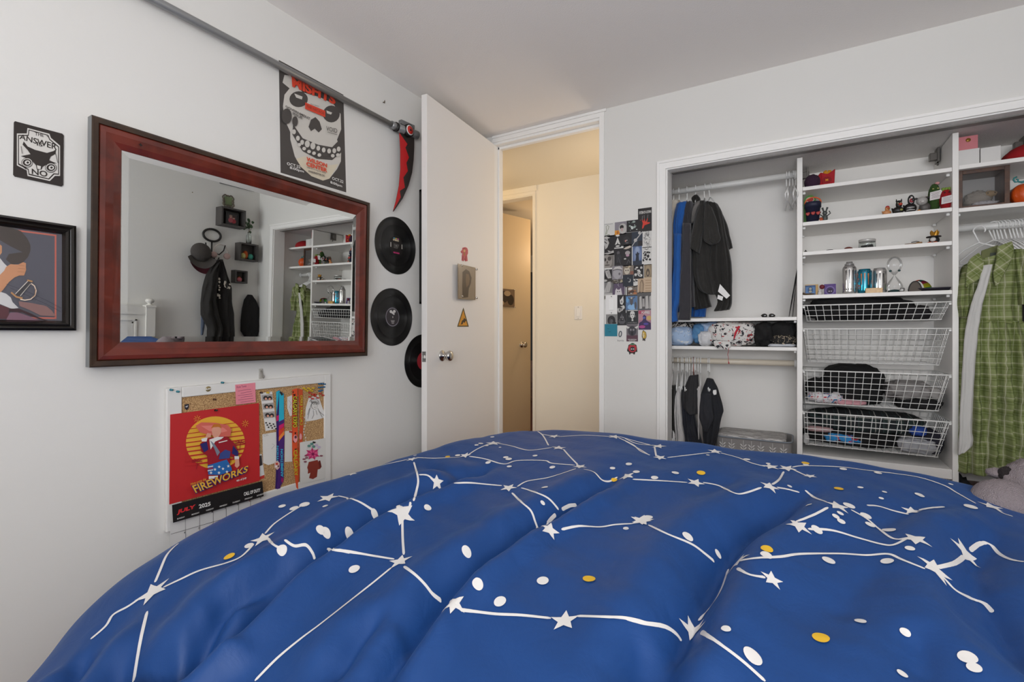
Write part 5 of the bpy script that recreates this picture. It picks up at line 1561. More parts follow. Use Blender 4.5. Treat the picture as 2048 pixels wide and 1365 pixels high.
# ------------------------------------------------------------------ small things on the tower shelves
CVS = (1590, 300, 4.552)
def sx(x, y): return X(CVS[0] + x / CVS[2], y)
def sz(x, v, y): return Z(CVS[0] + x / CVS[2], CVS[1] + v / CVS[2], y)
Y1 = 2.955
def sbase(x, k, y=Y1): return Vector((sx(x, y), y, zs[k]))
def wpx(x0, x1, y=Y1): return sx(x1, y) - sx(x0, y)
def lens_box(mb, a, b, m): return mb.box(a, b, m)

# shelf 1
b0 = sbase(158, 0); W = wpx(80, 232); Hh = .071
t = thing('plush_cushion', 'round purple plush at the left of the top shelf', 'plush', b0)
child(MB().ell(b0 + Vector((0, 0, Hh * .42)), (W / 2, .045, Hh * .6), M('#3a2038', .95, bump=.6, scale=300), amp=.06, seed=3, flat=b0.z, nu=28, nv=16), 'body', t)
b0 = sbase(298, 0); W = wpx(232, 364)
t = thing('toy_fries_box', 'red toy carton of yellow fries next to the purple plush', 'toy', b0)
RD = M('#a81420', .8, bump=.3, scale=200)
m_ = MB()
x0, x1, z0 = b0.x - W / 2, b0.x + W / 2, b0.z
m_.slab([(x0 + .01, Y1 - .02, z0), (x1 - .004, Y1 - .02, z0), (x1, Y1 - .02, z0 + .082), (x1 - .03, Y1 - .02, z0 + .062), (x0 + .03, Y1 - .02, z0 + .062), (x0, Y1 - .02, z0 + .068)], (0, 1, 0), .045, RD)
m_.slab([(x0 - .022, Y1 - .005, z0), (x0 + .02, Y1 - .02, z0), (x0 + .02, Y1 - .02, z0 + .064), (x0 + .0, Y1 - .015, z0 + .075), (x0 - .022, Y1 - .005, z0 + .05)], (0, 1, 0), .03, RD)
child(m_, 'carton', t, bevel=.004)
for k in range(7):
    xx = x0 + .018 + k * (W - .03) / 7
    child(MB().tube([(xx, Y1, z0 + .05), (xx + rnd.uniform(-.004, .004), Y1 + .002, z0 + .078 + rnd.uniform(-.006, .008))], .0055, M('#d8961e', .8), 8), 'fry', t)
A = Art([(x1 - .05, Y1 - .0205, z0 + .018), (x1 - .022, Y1 - .0205, z0 + .018), (x1 - .022, Y1 - .0205, z0 + .04), (x1 - .05, Y1 - .0205, z0 + .04)], NY)
A.disc(.5, .5, .75, .8, M('#8a1016', .8)); A.text('M', .3, .25, .7, .75, M('#d8961e', .7), .04)
child(A, 'letter', t)

# shelf 2
b0 = sbase(162, 1)
t = thing('plastic_bucket', 'navy toy bucket with orange handle and red marks on the second shelf', 'bucket', b0)
NB = M('#22243c', .55)
R0, R1 = wpx(108, 232) / 2, wpx(88, 242) / 2; hb = .108
child(MB().lathe([(0, 0), (R0 * .9, 0), (R1 * .9, hb * .74), (R1, hb * .74), (R1, hb), (R1 * .93, hb), (R0 * .86, .004), (0, .004)], b0, NB, 32), 'tub', t)
m_ = MB(); m_.tube([b0 + Vector((R1 * .95 * math.cos(math.radians(a)), -.01, hb * .95 + .03 * math.sin(math.radians(a)))) for a in range(0, 181, 15)], .0038, M('#d8602c', .45), 8)
child(m_, 'handle', t)
m_ = MB()
for k, a in enumerate((-125, -90, -55)):
    for (dx, dz, r) in ((0, 0, .008), (-.004, .003, .006), (.004, .004, .006)):
        cx2 = b0 + Vector(((R0 + .0095) * math.cos(math.radians(a)), (R0 + .0095) * math.sin(math.radians(a)), hb * .40))
        m_.ell(cx2 + Vector((dx, 0, dz)), (r, .003, r), M('#b03a34', .5), nu=10, nv=6)
child(m_, 'red_marks', t)
m_ = MB(); g0 = Vector((sx(135, 3.03), 3.03, zs[1]))
W = wpx(78, 190, 3.03)
m_.slab([(g0.x - W / 2, 3.03, g0.z), (g0.x + W / 2, 3.03, g0.z), (g0.x + W / 2, 3.03, g0.z + .135)] + [(g0.x + W / 2 * math.cos(math.radians(a)), 3.03, g0.z + .135 + .03 * math.sin(math.radians(a))) for a in range(10, 171, 20)] + [(g0.x - W / 2, 3.03, g0.z + .135)], NY, .012, M('#4e8a34', .5))
A = Art([(g0.x - W / 2, 3.0175, g0.z + .05), (g0.x + W / 2, 3.0175, g0.z + .05), (g0.x + W / 2, 3.0175, g0.z + .165), (g0.x - W / 2, 3.0175, g0.z + .165)], NY)
A.disc(.5, .78, .34, .12, M('#e8e4da', .5)); A.disc(.5, .78, .3, .09, M('#c02a24', .5)); A.rect(.12, .45, .88, .55, M('#a8c878', .5)); merge(m_, A)
tag(m_.build('green_pouch', bevel=.002), 'green rounded pouch with a red oval behind the navy bucket', 'pouch')
b0 = sbase(272, 1)
t = thing('rabbit_figurine', 'small dark grey figurine with raised ears beside the navy bucket', 'figurine', b0)
DG = M('#4a4e4c', .45)
child(MB().ell(b0 + Vector((0, 0, .02)), (.013, .012, .021), DG, nu=14, nv=10).ell(b0 + Vector((0, -.002, .046)), (.011, .01, .012), DG, nu=14, nv=10), 'body', t)
for s in (-1, 1):
    child(MB().tube([b0 + Vector((s * .004, 0, .052)), b0 + Vector((s * .011, 0, .075))], [.003, .005], DG, 8), 'ear', t)
    child(MB().tube([b0 + Vector((s * .010, 0, .032)), b0 + Vector((s * .024, 0, .043)), b0 + Vector((s * .018, 0, .056))], .0028, DG, 8), 'arm', t)
b0 = sbase(238, 1, 2.93)
tag(MB().ell(b0 + Vector((0, 0, .010)), (.009, .009, .011), M('#b04a24', .6), amp=.2, seed=5, flat=b0.z, nu=12, nv=8).ell(b0 + Vector((-.007, -.002, .006)), (.004, .004, .006), M('#d0ccc4', .6), nu=8, nv=6).build('tiny_figurine'), 'tiny rust and white figurine between the bucket and the grey figurine', 'figurine')


def duck(x, k, W, Hh, body, bill, label, extra=None):
    b0 = sbase(x, k, 2.935)
    t = thing('rubber_duck', label, 'rubber duck', b0, 'rubber ducks on the second shelf')
    r = W / 2
    bd = MB().ell(b0 + Vector((0, 0, Hh * .25)), (r, r * .8, Hh * .28), body, nu=22, nv=14, flat=b0.z)
    bd.tube([b0 + Vector((-r * .7, 0, Hh * .28)), b0 + Vector((-r * 1.05, 0, Hh * .46))], [r * .35, r * .08], body, 10)
    child(bd, 'body', t)
    hc = b0 + Vector((r * .12, -.004, Hh * .68))
    global HEADP
    HEADP = child(MB().ell(hc, (r * .55, r * .55, Hh * .3), body, nu=20, nv=14), 'head', t)
    child(MB().ell(hc + Vector((r * .2, -r * .52, -Hh * .02)), (r * .34, r * .3, Hh * .1), bill, nu=14, nv=8), 'bill', HEADP)
    if extra: extra(t, b0, hc, r, Hh)
def ex1(t, b0, hc, r, h):
    child(MB().ell(hc + Vector((0, -.001, h * .14)), (r * .48, r * .5, h * .16), M('#a81a1c', .5), nu=14, nv=8), 'red_cap', HEADP)
duck(835, 1, wpx(795, 878), .045, M('#c88a58', .4), M('#b05a2c', .4), 'small orange rubber duck with red cap, leftmost duck', ex1)
def ex2(t, b0, hc, r, h):
    for s in (-1, 1): child(MB().tube([hc + Vector((s * r * .35, 0, h * .2)), hc + Vector((s * r * .45, 0, h * .40))], [r * .2, .001], M('#1c1b1b', .4), 8), 'ear', HEADP)
    child(MB().ell(b0 + Vector((r * .45, -r * .72, h * .25)), (r * .28, .004, h * .08), M('#8a8a4a', .4), nu=12, nv=6), 'chest_oval', t)
    for s in (-1, 1): child(MB().ell(hc + Vector((s * r * .22, -r * .46, h * .08)), (r * .12, .003, h * .04), M('#c8c8a0', .4), nu=8, nv=6), 'eye', HEADP)
duck(938, 1, wpx(885, 995), .066, M('#1c1b1b', .4), M('#b8402a', .4), 'black rubber duck with pointed ears and orange-red bill', ex2)
def ex3(t, b0, hc, r, h):
    child(MB().ell(hc + Vector((0, -r * .12, 0)), (r * .46, r * .5, h * .24), M('#dcd8d4', .4), nu=18, nv=12), 'white_face', HEADP)
    child(MB().ell(hc + Vector((0, -r * .58, -h * .05)), (r * .34, r * .16, h * .12), M('#8a1420', .4), nu=16, nv=8), 'red_bill', HEADP)
    for s in (-1, 1): child(MB().ell(hc + Vector((s * r * .24, -r * .56, h * .12)), (r * .09, .003, h * .05), M('#141212', .4), nu=8, nv=6), 'eye', HEADP)
    for z in (.12, .26): child(MB().tube([b0 + Vector((r * .75 * math.cos(math.radians(a)), -r * .02 + r * .82 * math.sin(math.radians(a)), h * z)) for a in range(-150, -29, 15)], .0018, M('#dcd8d4', .4), 6), 'stripe', t)
duck(1048, 1, wpx(988, 1108), .086, M('#191717', .4), M('#191717', .4), 'black and white rubber duck with a red bill and stripes', ex3)
b0 = sbase(1165, 1)
t = thing('animal_figurine', 'grey and white spotted dog figurine right of the striped duck', 'figurine', b0)
child(MB().ell(b0 + Vector((.006, 0, .022)), (.022, .02, .024), M('#55514e', .5), amp=.15, seed=2, nu=18, nv=12, flat=b0.z), 'body', t)
child(MB().ell(b0 + Vector((-.006, -.012, .052)), (.022, .018, .020), M('#a8a4a0', .5), nu=18, nv=12), 'head', t)
for s in (-1, 1): child(MB().ell(b0 + Vector((-.006 + s * .022, -.008, .066)), (.009, .004, .005), M('#2a2726', .5), nu=10, nv=6), 'ear', t)
child(MB().ell(b0 + Vector((-.006, -.029, .047)), (.008, .005, .006), M('#c8c4c0', .5), nu=10, nv=6), 'muzzle', t)
tag(MB().ell(sbase(1130, 1, 2.925) + Vector((0, 0, .004)), (.007, .005, .005), M('#d88a24', .5), nu=10, nv=6).build('bead'), 'tiny yellow bead in front of the spotted dog figurine', 'bead')
b0 = sbase(1192, 1, 3.04)
tag(MB().lathe([(0, 0), (.018, 0), (.018, .075), (.012, .09), (0, .09)], b0, M('#8a6a58', .5), 18).build('small_bottle'), 'small brown bottle behind the spotted dog figurine', 'bottle')


def signplush(x, k, W, Hh, col, label, name, top, y=2.955):
    b0 = sbase(x, k, y)
    t = thing(name, label, 'plush', b0)
    mt_ = M(col, .95, bump=.7, scale=220)
    bdy = child(MB().ell(b0 + Vector((0, 0, Hh * .47)), (W / 2, .028, Hh * .53), mt_, amp=.04, seed=k, nu=28, nv=18, flat=b0.z), 'body', t)
    z0 = b0.z + Hh * (.36 if top == 'p' else .2); z1 = b0.z + Hh * (.68 if top == 'p' else .58)
    sg = MB().slab([(b0.x - W * .47, y - .031, z0), (b0.x + W * .44, y - .031, z0 + .006), (b0.x + W * .47, y - .031, z1 + .004), (b0.x - W * .44, y - .031, z1 - .004)], NY, .0015, M('#d8d4d2', .6))
    A = Art([(b0.x - W * .42, y - .0328, z0 + .004), (b0.x + W * .40, y - .0328, z0 + .008), (b0.x + W * .40, y - .0328, z1), (b0.x - W * .42, y - .0328, z1 - .004)], NY)
    for r_ in range(5): A.line([(.08 + .06 * (r_ % 2), .85 - .17 * r_), (.9 - .08 * (r_ % 3), .85 - .17 * r_)], .02, M('#6a6260' if r_ % 2 else '#7a4a68', .6), asp=2)
    merge(sg, A)
    child(sg, 'sign', t, label='white paper sign')
    for s in (-1, 1): child(MB().ell(b0 + Vector((s * W * .18, -.024, Hh * .78)), (.004, .003, .003), M('#b8b070' if top == 'p' else '#3a1014', .5), nu=8, nv=6), 'eye', bdy)
    if top == 'p': child(MB().ell(b0 + Vector((W * .22, 0, Hh * 1.0)), (W * .2, .012, .007), M('#d89a9a', .9), nu=12, nv=6), 'pink_bow', t)
    else:
        for s in (-1, 0, 1): child(MB().ell(b0 + Vector((s * W * .22, -.004, Hh * .97)), (W * .16, .014, .009), M('#7a9440', .9), nu=12, nv=6), 'leaf', t)
signplush(1268, 1, wpx(1208, 1330), .132, '#33501e', 'green crocheted pickle plush holding a white paper sign', 'pickle_plush', 'p', 2.965)
signplush(1372, 1, wpx(1312, 1432, 2.95), .096, '#a0121c', 'red crocheted strawberry plush with a white sign, far right of the second shelf', 'strawberry_plush', 's', 2.94)

# shelf 3
b0 = sbase(97, 2, 2.93)
tag(MB().ell(b0 + Vector((0, 0, .004)), (.007, .006, .005), M('#2a2a22', .5), nu=10, nv=6).ell(b0 + Vector((0, 0, .010)), (.003, .003, .004), M('#2a2a22', .5), nu=8, nv=6).build('tiny_figurine'), 'tiny dark figurine at the left end of the third shelf', 'figurine')
tag(MB().lathe([(0, 0), (.015, 0), (.015, .002), (0, .003)], sbase(150, 2, 2.925), M('#b8b0ac', .5), 20).build('coin'), 'pale flat disc near the left of the third shelf', 'coin')
tag(MB().lathe([(0, 0), (.017, 0), (.015, .004), (0, .006)], sbase(316, 2, 2.925), M('#2e2220', .5), 20).build('coin'), 'flat dark brown disc on the third shelf', 'coin')
tag(MB().lathe([(0, 0), (.020, 0), (.016, .008), (.008, .0115), (0, .012)], sbase(486, 2, 2.93), M('#6e2c1e', .5), 20).build('stone'), 'low reddish brown domed stone on the third shelf', 'stone')
b0 = sbase(656, 2, 2.965)
t = thing('glass_jar', 'short clear glass jar with a lid on the third shelf', 'jar', b0)
GL = glass('clear_glass', '#f2f7f6')
Rj = wpx(575, 748) / 2 * .92; hj = .042
child(MB().lathe([(0, 0), (Rj, .001), (Rj, hj * .72), (Rj * .94, hj * .8), (Rj * .91, hj * .8), (Rj * .95, hj * .7), (Rj * .95, .004), (0, .004)], b0, GL, 36), 'jar_body', t)
child(MB().lathe([(0, hj * .82), (Rj, hj * .82), (Rj, hj * 1.1), (Rj * .96, hj * 1.12), (0, hj * 1.12)], b0, M('#c8c6c2', .25, metal=.3), 36), 'lid', t)
m_ = MB()
for k in range(9):
    a = k * 2.4; m_.ell(b0 + Vector((math.cos(a) * Rj * .5, math.sin(a) * Rj * .5, .010 + .003 * (k % 3))), (.009, .009, .005), M('#4a4848', .4), nu=8, nv=6)
child(m_, 'coins_inside', t)
b0 = sbase(1085, 2, 2.935)
t = thing('wooden_key', 'brown wooden key-shaped object lying on the third shelf', 'key', b0)
child(MB().tube([b0 + Vector((-.035, 0, .004)), b0 + Vector((.008, .0, .006))], [.003, .0035], M('#8a6a44', .5), 8), 'shaft', t)
child(MB().lathe([(0, .0), (.012, .0), (.012, .010), (0, .012)], b0 + Vector((.018, 0, 0)), M('#9a7448', .5), 18), 'bow', t)
child(MB().tube([b0 + Vector((-.01, .004, .012)), b0 + Vector((.008, .004, .016)), b0 + Vector((.02, .004, .013))], .002, M('#5a5a58', .4), 6), 'wire', t)
b0 = sbase(1262, 2, 2.945)
t = thing('crowned_figurine', 'black and white figurine with orange feet under a gold crown, third shelf', 'figurine', b0)
child(MB().ell(b0 + Vector((.002, 0, .016)), (.020, .017, .018), M('#201e1f', .5), nu=18, nv=12, flat=b0.z), 'body', t)
child(MB().ell(b0 + Vector((-.004, -.011, .018)), (.012, .009, .011), M('#d0ccc8', .5), nu=14, nv=8), 'face', t)
for s in (-1, 1): child(MB().ell(b0 + Vector((-.008 + s * .010, -.018, .003)), (.009, .008, .004), M('#d0582a', .5), nu=12, nv=6), 'foot', t)
child(MB().lathe([(0, .030), (.028, .030), (.027, .034), (0, .036)], b0, M('#2a2220', .5), 24), 'hat_brim', t)
cr = MB(); n = 10; vs = []
for k in range(n):
    a = 2 * math.pi * k / n; r1 = .018; 
    vs += [b0 + Vector((.003 + .013 * math.cos(a), .013 * math.sin(a), .034)), b0 + Vector((.004 + r1 * math.cos(a), r1 * math.sin(a), .062 if k % 2 == 0 else .050))]
cr.add(vs, [(2 * k, 2 * ((k + 1) % n), 2 * ((k + 1) % n) + 1, 2 * k + 1) for k in range(n)], M('#b8842c', .35, metal=.6))
child(cr, 'crown', t, label='gold crown')

# shelf 4
b0 = sbase(120, 3, 2.93)
tag(MB().lathe([(0, 0), (.012, 0), (.030, .007), (.031, .008), (.012, .003), (0, .003)], b0, M('#8a7458', .35, metal=.5), 24).ell(b0 + Vector((-.022, 0, .010)), (.008, .006, .005), M('#5a4a3c', .5), nu=10, nv=6).build('trinket_dish'), 'small brass trinket dish at the left end of the can shelf', 'dish')
def card(x0, x1, h, y, name, label, cat, col, art, lean=.012):
    b0 = sbase((x0 + x1) / 2, 3, y); W = wpx(x0, x1, y)
    pts = [(b0.x - W / 2, y, b0.z), (b0.x + W / 2, y, b0.z), (b0.x + W / 2, y + lean, b0.z + h), (b0.x - W / 2, y + lean, b0.z + h)]
    m_ = MB().slab(pts, NY, .004, col)
    A = Art([Vector(p) + Vector((0, -.0043, 0)) for p in pts], NY); art(A); merge(m_, A)
    return tag(m_.build(name), label, cat)
def a1(A):
    A.rect(.02, .02, .80, .93, M('#3c5f94', .5)); A.rect(.08, .1, .74, .86, M('#5a82b4', .5)); A.disc(.41, .5, .2, .3, M('#33507e', .5)); A.disc(.41, .62, .1, .12, M('#a8a898', .5)); A.disc(.41, .36, .12, .1, M('#a8a898', .5)); A.rect(.04, .8, .78, .84, M('#2a3a58', .5))
card(90, 212, .058, 2.955, 'picture_card', 'blue picture card with a tan border standing on the can shelf', 'card', M('#c8a468', .6), a1)
def a2(A):
    for k in range(9): A.rect(.04 + .105 * k, .03, .09 + .105 * k, .97, M('#4a3470', .5))
    A.disc(.5, .42, .42, .4, M('#7a68a4', .5)); A.disc(.5, .4, .32, .3, M('#3a2458', .5)); A.disc(.5, .36, .2, .18, M('#241434', .5)); A.disc(.42, .34, .06, .04, M('#d8c8dc', .5)); A.disc(.6, .34, .06, .04, M('#d8c8dc', .5))
card(265, 373, .058, 2.965, 'picture_card', 'purple picture card with rings right of the blue card', 'card', M('#6a4e94', .6), a2)
b0 = sbase(238, 3, 2.94)
t = thing('balloon_figurine', 'little white figurine under a dark red ball between the two cards', 'figurine', b0)
child(MB().ell(b0 + Vector((-.006, 0, .008)), (.010, .009, .010), M('#d0cccc', .6), nu=12, nv=8, flat=b0.z).ell(b0 + Vector((-.006, 0, .021)), (.008, .008, .008), M('#d0cccc', .6), nu=12, nv=8), 'body', t)
child(MB().ell(b0 + Vector((.004, .002, .042)), (.012, .011, .012), M('#6e1a28', .5), nu=16, nv=10), 'ball', t)


def can(x0, x1, ht, y, name, label, col, deco, cap=False):
    b0 = sbase((x0 + x1) / 2, 3, y); R = wpx(x0, x1, y) / 2
    t = thing(name, label, 'can', b0)
    met = M(col, .22, metal=.85)
    if cap:
        prof = [(0, 0), (R * .8, 0), (R * .95, .006), (R, .014), (R, ht * .76), (R * .93, ht * .82), (R * .68, ht * .88), (R * .62, ht * .9)]
        child(MB().lathe(prof, b0, met, 40), 'body', t)
        child(MB().lathe([(R * .66, ht * .9), (R * .66, ht * .93), (R * .45, ht * .95), (R * .45, ht), (0, ht)], b0, M('#b8b6b4', .3, metal=.6), 30), 'cap', t)
    else:
        prof = [(0, 0), (R * .78, 0), (R * .96, .008), (R, .016), (R, ht * .86), (R * .93, ht * .93), (R * .82, ht * .965), (R * .82, ht), (R * .76, ht), (R * .74, ht * .97), (0, ht * .965)]
        child(MB().lathe(prof, b0, met, 40), 'body', t)
        child(MB().ell(b0 + Vector((0, -R * .2, ht * .972)), (R * .25, R * .35, .0015), M('#8a8a8a', .3, metal=1), nu=12, nv=4), 'pull_tab', t)
    D_ = MB()
    def strip(pts, mat):
        n = len(pts); D_.add([b0 + Vector(((R + .0005) * math.sin(a), -(R + .0005) * math.cos(a), z * ht)) for a, z in pts], [tuple(range(n))], mat)
    deco(strip)
    child(D_, 'printed_marks', t)
DKM = M('#3c3a3c', .4)
def claw(strip, mat, z0=.28, z1=.74, s=1.0):
    for a, (za, zb) in zip((-.55, -.08, .42), ((z0 + .12, z1 - .02), (z0, z1), (z0 + .12, z1 - .02))):
        a *= s
        strip([(a - .10, zb), (a + .12, zb + .02), (a + .07, (za + zb) / 2), (a + .09, za + .05), (a + .01, za), (a - .03, (za + zb) / 2)], mat)
def d1(strip):
    claw(strip, DKM)
    for a, z in ((-.62, .83), (.6, .83)): strip([(a - .2, z - .035), (a + .2, z - .035), (a + .2, z - .02), (a - .2, z - .02)], DKM)
    for k in range(6): strip([(-.9 + .32 * k, .13), (-.75 + .32 * k, .13), (-.75 + .32 * k, .17), (-.9 + .32 * k, .17)], M('#6a6868', .4))
can(428, 562, .165, 2.965, 'spray_can', 'tall silver capped can with claw-like marks, leftmost can', '#d2d0ce', d1, True)
def d2(strip):
    claw(strip, M('#c8784a', .4), .2, .82)
    for a, z in ((-1.2, .3), (-1.1, .55), (-1.3, .75), (1.1, .45), (-.9, .25)): strip([(a - .25, z - .05), (a + .15, z - .08), (a + .25, z + .05), (a - .05, z + .1)], M('#b85a34', .4))
    for k in range(8): strip([(-1.4 + .35 * k, .86), (-1.2 + .35 * k, .86), (-1.2 + .35 * k, .92), (-1.4 + .35 * k, .92)], M('#1c5a70', .4))
can(566, 700, .122, 2.955, 'drink_can', 'teal drink can with orange stripes, middle can', '#2e8aa4', d2)
can(702, 838, .125, 2.975, 'drink_can', 'silver drink can with claw-like marks behind the wooden block', '#d6d4d2', lambda s: claw(s, DKM, .25, .78))
b0 = sbase(717, 3, 2.915); W = wpx(638, 795, 2.915)
tag(MB().box((b0.x - W / 2, 2.905, b0.z), (b0.x + W / 2, 2.928, b0.z + .0235), wood('pale_block_wood', '#c09048', '#d4a860', rough=.5, wscale=30)).build('wooden_block', bevel=.001), 'pale yellow wooden block in front of the silver drink can', 'block')
# hourglass
b0 = sbase(905, 3, 2.965)
t = thing('hourglass', 'clear glass hourglass with dark green sand beside the cans', 'hourglass', b0)
Rh = wpx(832, 978, 2.965) / 2; hh = .178
prof = [(0, .001), (Rh * .82, .001), (Rh * .98, .010), (Rh, .022)]
nk = hh * .475
for k in range(1, 13):
    f = k / 12; prof.append((Rh * math.sin(math.pi / 2 * (1 - f)) ** 1.1 * .996 + .0032, .022 + (nk - .022) * f))
up = []
for k in range(1, 29):
    f = k / 28; zz = nk + (hh - nk) * f
    r_u = Rh * math.sin(math.pi / 2 * f / .56) ** 1.1 + .0032 * (1 - f / .56) if f < .56 else Rh * math.sqrt(max(0, 1 - ((f - .56) / .44) ** 2))
    up.append((r_u, zz))
up[-1] = (0, hh)
child(MB().lathe(prof + up, b0, clear('hourglass_glass', .14), 40), 'glass', t)
child(MB().lathe([(0, .002), (Rh * .78, .002), (Rh * .85, .010), (Rh * .4, .015), (0, .017)], b0, M('#2f4f50', .9, bump=.5, scale=900), 30), 'sand', t)
m_ = MB()
for s in (-1, 1): m_.ell(b0 + Vector((s * Rh * .55, -.01, hh * .60)), (.006, .004, .005), M('#2f4f50', .9), nu=8, nv=6)
child(m_, 'sand_residue', t)
b0 = sbase(975, 3, 2.93)
tag(MB().ell(b0 + Vector((0, 0, .010)), (.012, .006, .010), M('#a0a09e', .2, metal=.4), amp=.3, seed=4, nu=10, nv=6, flat=b0.z).build('crystal'), 'small clear grey crystal at the foot of the hourglass', 'crystal')
# painted mask and vinyl on edge of shelf 4
b0 = sbase(1118, 3, 2.96)
t = thing('painted_hat', 'multicoloured painted straw hat with dark round opening at the right of the can shelf', 'hat', b0)
Wm = wpx(1008, 1225, 2.96)
cols = ['#2a9a8a', '#3ab83a', '#1c1a1a', '#d05a30', '#2a9a8a', '#c83a5a', '#d8d02c', '#3ab83a']
for k, c in enumerate(cols):
    m_ = MB(); a0_, a1_ = math.pi * (k / 8), math.pi * ((k + 1) / 8)
    def f_(s, t_, a0_=a0_, a1_=a1_):
        a = a0_ + (a1_ - a0_) * s; q_ = t_ * math.pi / 2
        return b0 + Vector((-math.cos(a) * Wm * .5 * (.55 + .45 * math.cos(q_)) + .006, -.02 + .05 * t_, .058 * math.sin(a) * (.72 + .28 * math.sin(q_ + .8)) + .0005 + .0))
    m_.grid(f_, 6, 6, M(c, .45)); child(m_, 'panel', t)
A = MB(); n = 24
A.add([b0 + Vector((.006 - .006 - Wm * .16 + Wm * .27 * math.cos(math.pi * k / n), -.0235, .0008 + .046 * math.sin(math.pi * k / n))) for k in range(n + 1)], [tuple(range(n + 1))], M('#5a5048', .7))
child(A, 'lining', t)
child(MB().tube([b0 + Vector((-Wm * .16 + Wm * .28 * math.cos(math.pi * k / n), -.024, .0025 + .047 * math.sin(math.pi * k / n))) for k in range(n + 1)], .0022, M('#1a1818', .5), 6), 'black_piping', t)
b0 = sbase(1250, 3, 3.0)
t = thing('painted_disc', 'flat black and purple painted disc lying behind the painted hat', 'disc', b0)
child(MB().lathe([(0, .001), (.06, .001), (.085, .008), (.092, .016), (.085, .0165), (0, .0165)], b0, M('#241f2c', .4), 40), 'disc', t)
m_ = MB(); m_.lathe([(.02, .0168), (.045, .0168)], b0, M('#5a3a7a', .4), 30); m_.lathe([(.0, .0172), (.018, .0172)], b0, M('#c8c43a', .4), 20); child(m_, 'painted_rings', t)

# ------------------------------------------------------------------ right bay shelves
CVR = (1860, 200, 4.547)
def rx_(x, y): return X(CVR[0] + x / CVR[2], y)
def rz_(x, v, y): return Z(CVR[0] + x / CVR[2], CVR[1] + v / CVR[2], y)
WB = M('#dcdad7', .5)
def cbox(x0, x1, z0, h, y0, y1, mat, name, label, lid=.0):
    t = thing(name, label, 'box', ((x0 + x1) / 2, (y0 + y1) / 2, z0))
    if lid:
        child(MB().box((x0 + .001, y0 + .001, z0), (x1 - .001, y1 - .001, z0 + h - lid), mat), 'base', t, bevel=.001)
        child(MB().box((x0, y0, z0 + h - lid + .0006), (x1, y1, z0 + h), mat), 'lid', t, bevel=.001)
    else: child(MB().box((x0, y0, z0), (x1, y1, z0 + h), mat), 'body', t, bevel=.001)
    return t
y_ = 2.935
x0, x1 = xb1 + .003, rx_(450, y_); zt_ = rz_(350, 449, y_)
cbox(x0, x1, zR1, zt_ - zR1, y_, y_ + .11, WB, 'white_box', 'white box under the small pink box on the right top shelf')
zp = rz_(355, 327, y_ + .01)
t = cbox(xb1 + .006, rx_(438, y_ + .01), zt_ + .0005, zp - zt_, y_ + .012, y_ + .09, M('#cf7c82', .55), 'pink_box', 'small pink box with round gold seal on top of the white box')
cc = Vector((rx_(355, y_), y_ + .0115, zt_ + (zp - zt_) * .72))
child(MB().lathe([(0, -.0012), (.0085, -.001), (.009, 0)], cc, M('#9a7430', .4, metal=.6), 20, axis='y'), 'gold_seal', t)
cbox(rx_(460, y_), rx_(645, y_), zR1, rz_(550, 427, y_) - zR1, y_, y_ + .11, WB, 'white_box', 'open white box between the pink box and the red hat')
tag(MB().ell((rx_(860, 3.0), 3.0, zR1 + .012), (rx_(860, 3.0) - rx_(650, 3.0), .11, .062), M('#a01018', .8), amp=.05, seed=9, flat=zR1 + .0005, nu=30, nv=14).build('baseball_cap'), 'bright red cap at the right end of the top closet shelf', 'cap')
# shadow box
t = thing('shadow_box', 'wooden glass-fronted case holding a curled white fluffy animal', 'display case', ((rx_(262, y_) + rx_(732, y_)) / 2, 2.98, zR2))
x0, x1 = xb1 + .003, rx_(728, 2.93); z0 = zR2 + .0005; z1 = rz_(500, 618, 2.93)
FW = wood('walnut_frame', '#3a2014', '#5e3a22', rough=.45, wscale=12)
m_ = MB(); fr = .017
for a, b_ in (((x0, z0), (x0 + fr, z1)), ((x1 - fr, z0), (x1, z1)), ((x0 + fr, z0), (x1 - fr, z0 + fr * .7)), ((x0 + fr, z1 - fr), (x1 - fr, z1))):
    m_.box((a[0], 2.93, a[1]), (b_[0], 3.06, b_[1]), FW)
child(m_, 'case', t, bevel=.001)
child(MB().box((x0 + fr, 3.052, z0 + fr * .7), (x1 - fr, 3.058, z1 - fr), M('#8f8d8c', .7)), 'back_panel', t)
child(MB().box((x0 + fr, 2.934, z0 + fr * .7), (x1 - fr, 2.9355, z1 - fr), clear('case_glass')), 'glass', t)
FUR = M('#b5aca2', .95, bump=1.0, scale=500)
t = thing('stuffed_animal', 'curled white fluffy animal with a tan face inside the wooden case', 'stuffed animal', ((x0 + x1) / 2, 2.99, z0 + .012))
cm_ = Vector(((x0 + x1) / 2, 2.99, z0 + .0125))
child(MB().ell(cm_ + Vector((-.005, 0, .036)), (.048, .035, .036), FUR, amp=.25, sc_=6, seed=1, nu=40, nv=24, flat=cm_.z), 'body', t)
child(MB().ell(cm_ + Vector((.034, -.016, .052)), (.022, .018, .014), M('#b59a78', .95, bump=1.0, scale=500), amp=.12, seed=2, nu=24, nv=14), 'head', t)
for dx in (.022, .045): child(MB().ell(cm_ + Vector((dx, -.034, .053)), (.0022, .002, .0025), BLACK, nu=8, nv=6), 'eye', t)
child(MB().ell(cm_ + Vector((.03, -.012, .067)), (.008, .005, .006), FUR, nu=10, nv=6), 'ear', t)
tag(MB().ell(cm_ + Vector((.012, -.03, .008)), (.042, .014, .012), M('#a8a4a8', .9, bump=.8, scale=200), amp=.3, sc_=4, seed=5, nu=30, nv=12, flat=cm_.z).build('tissue'), 'crumpled grey and white tissue at the front of the wooden case', 'tissue')
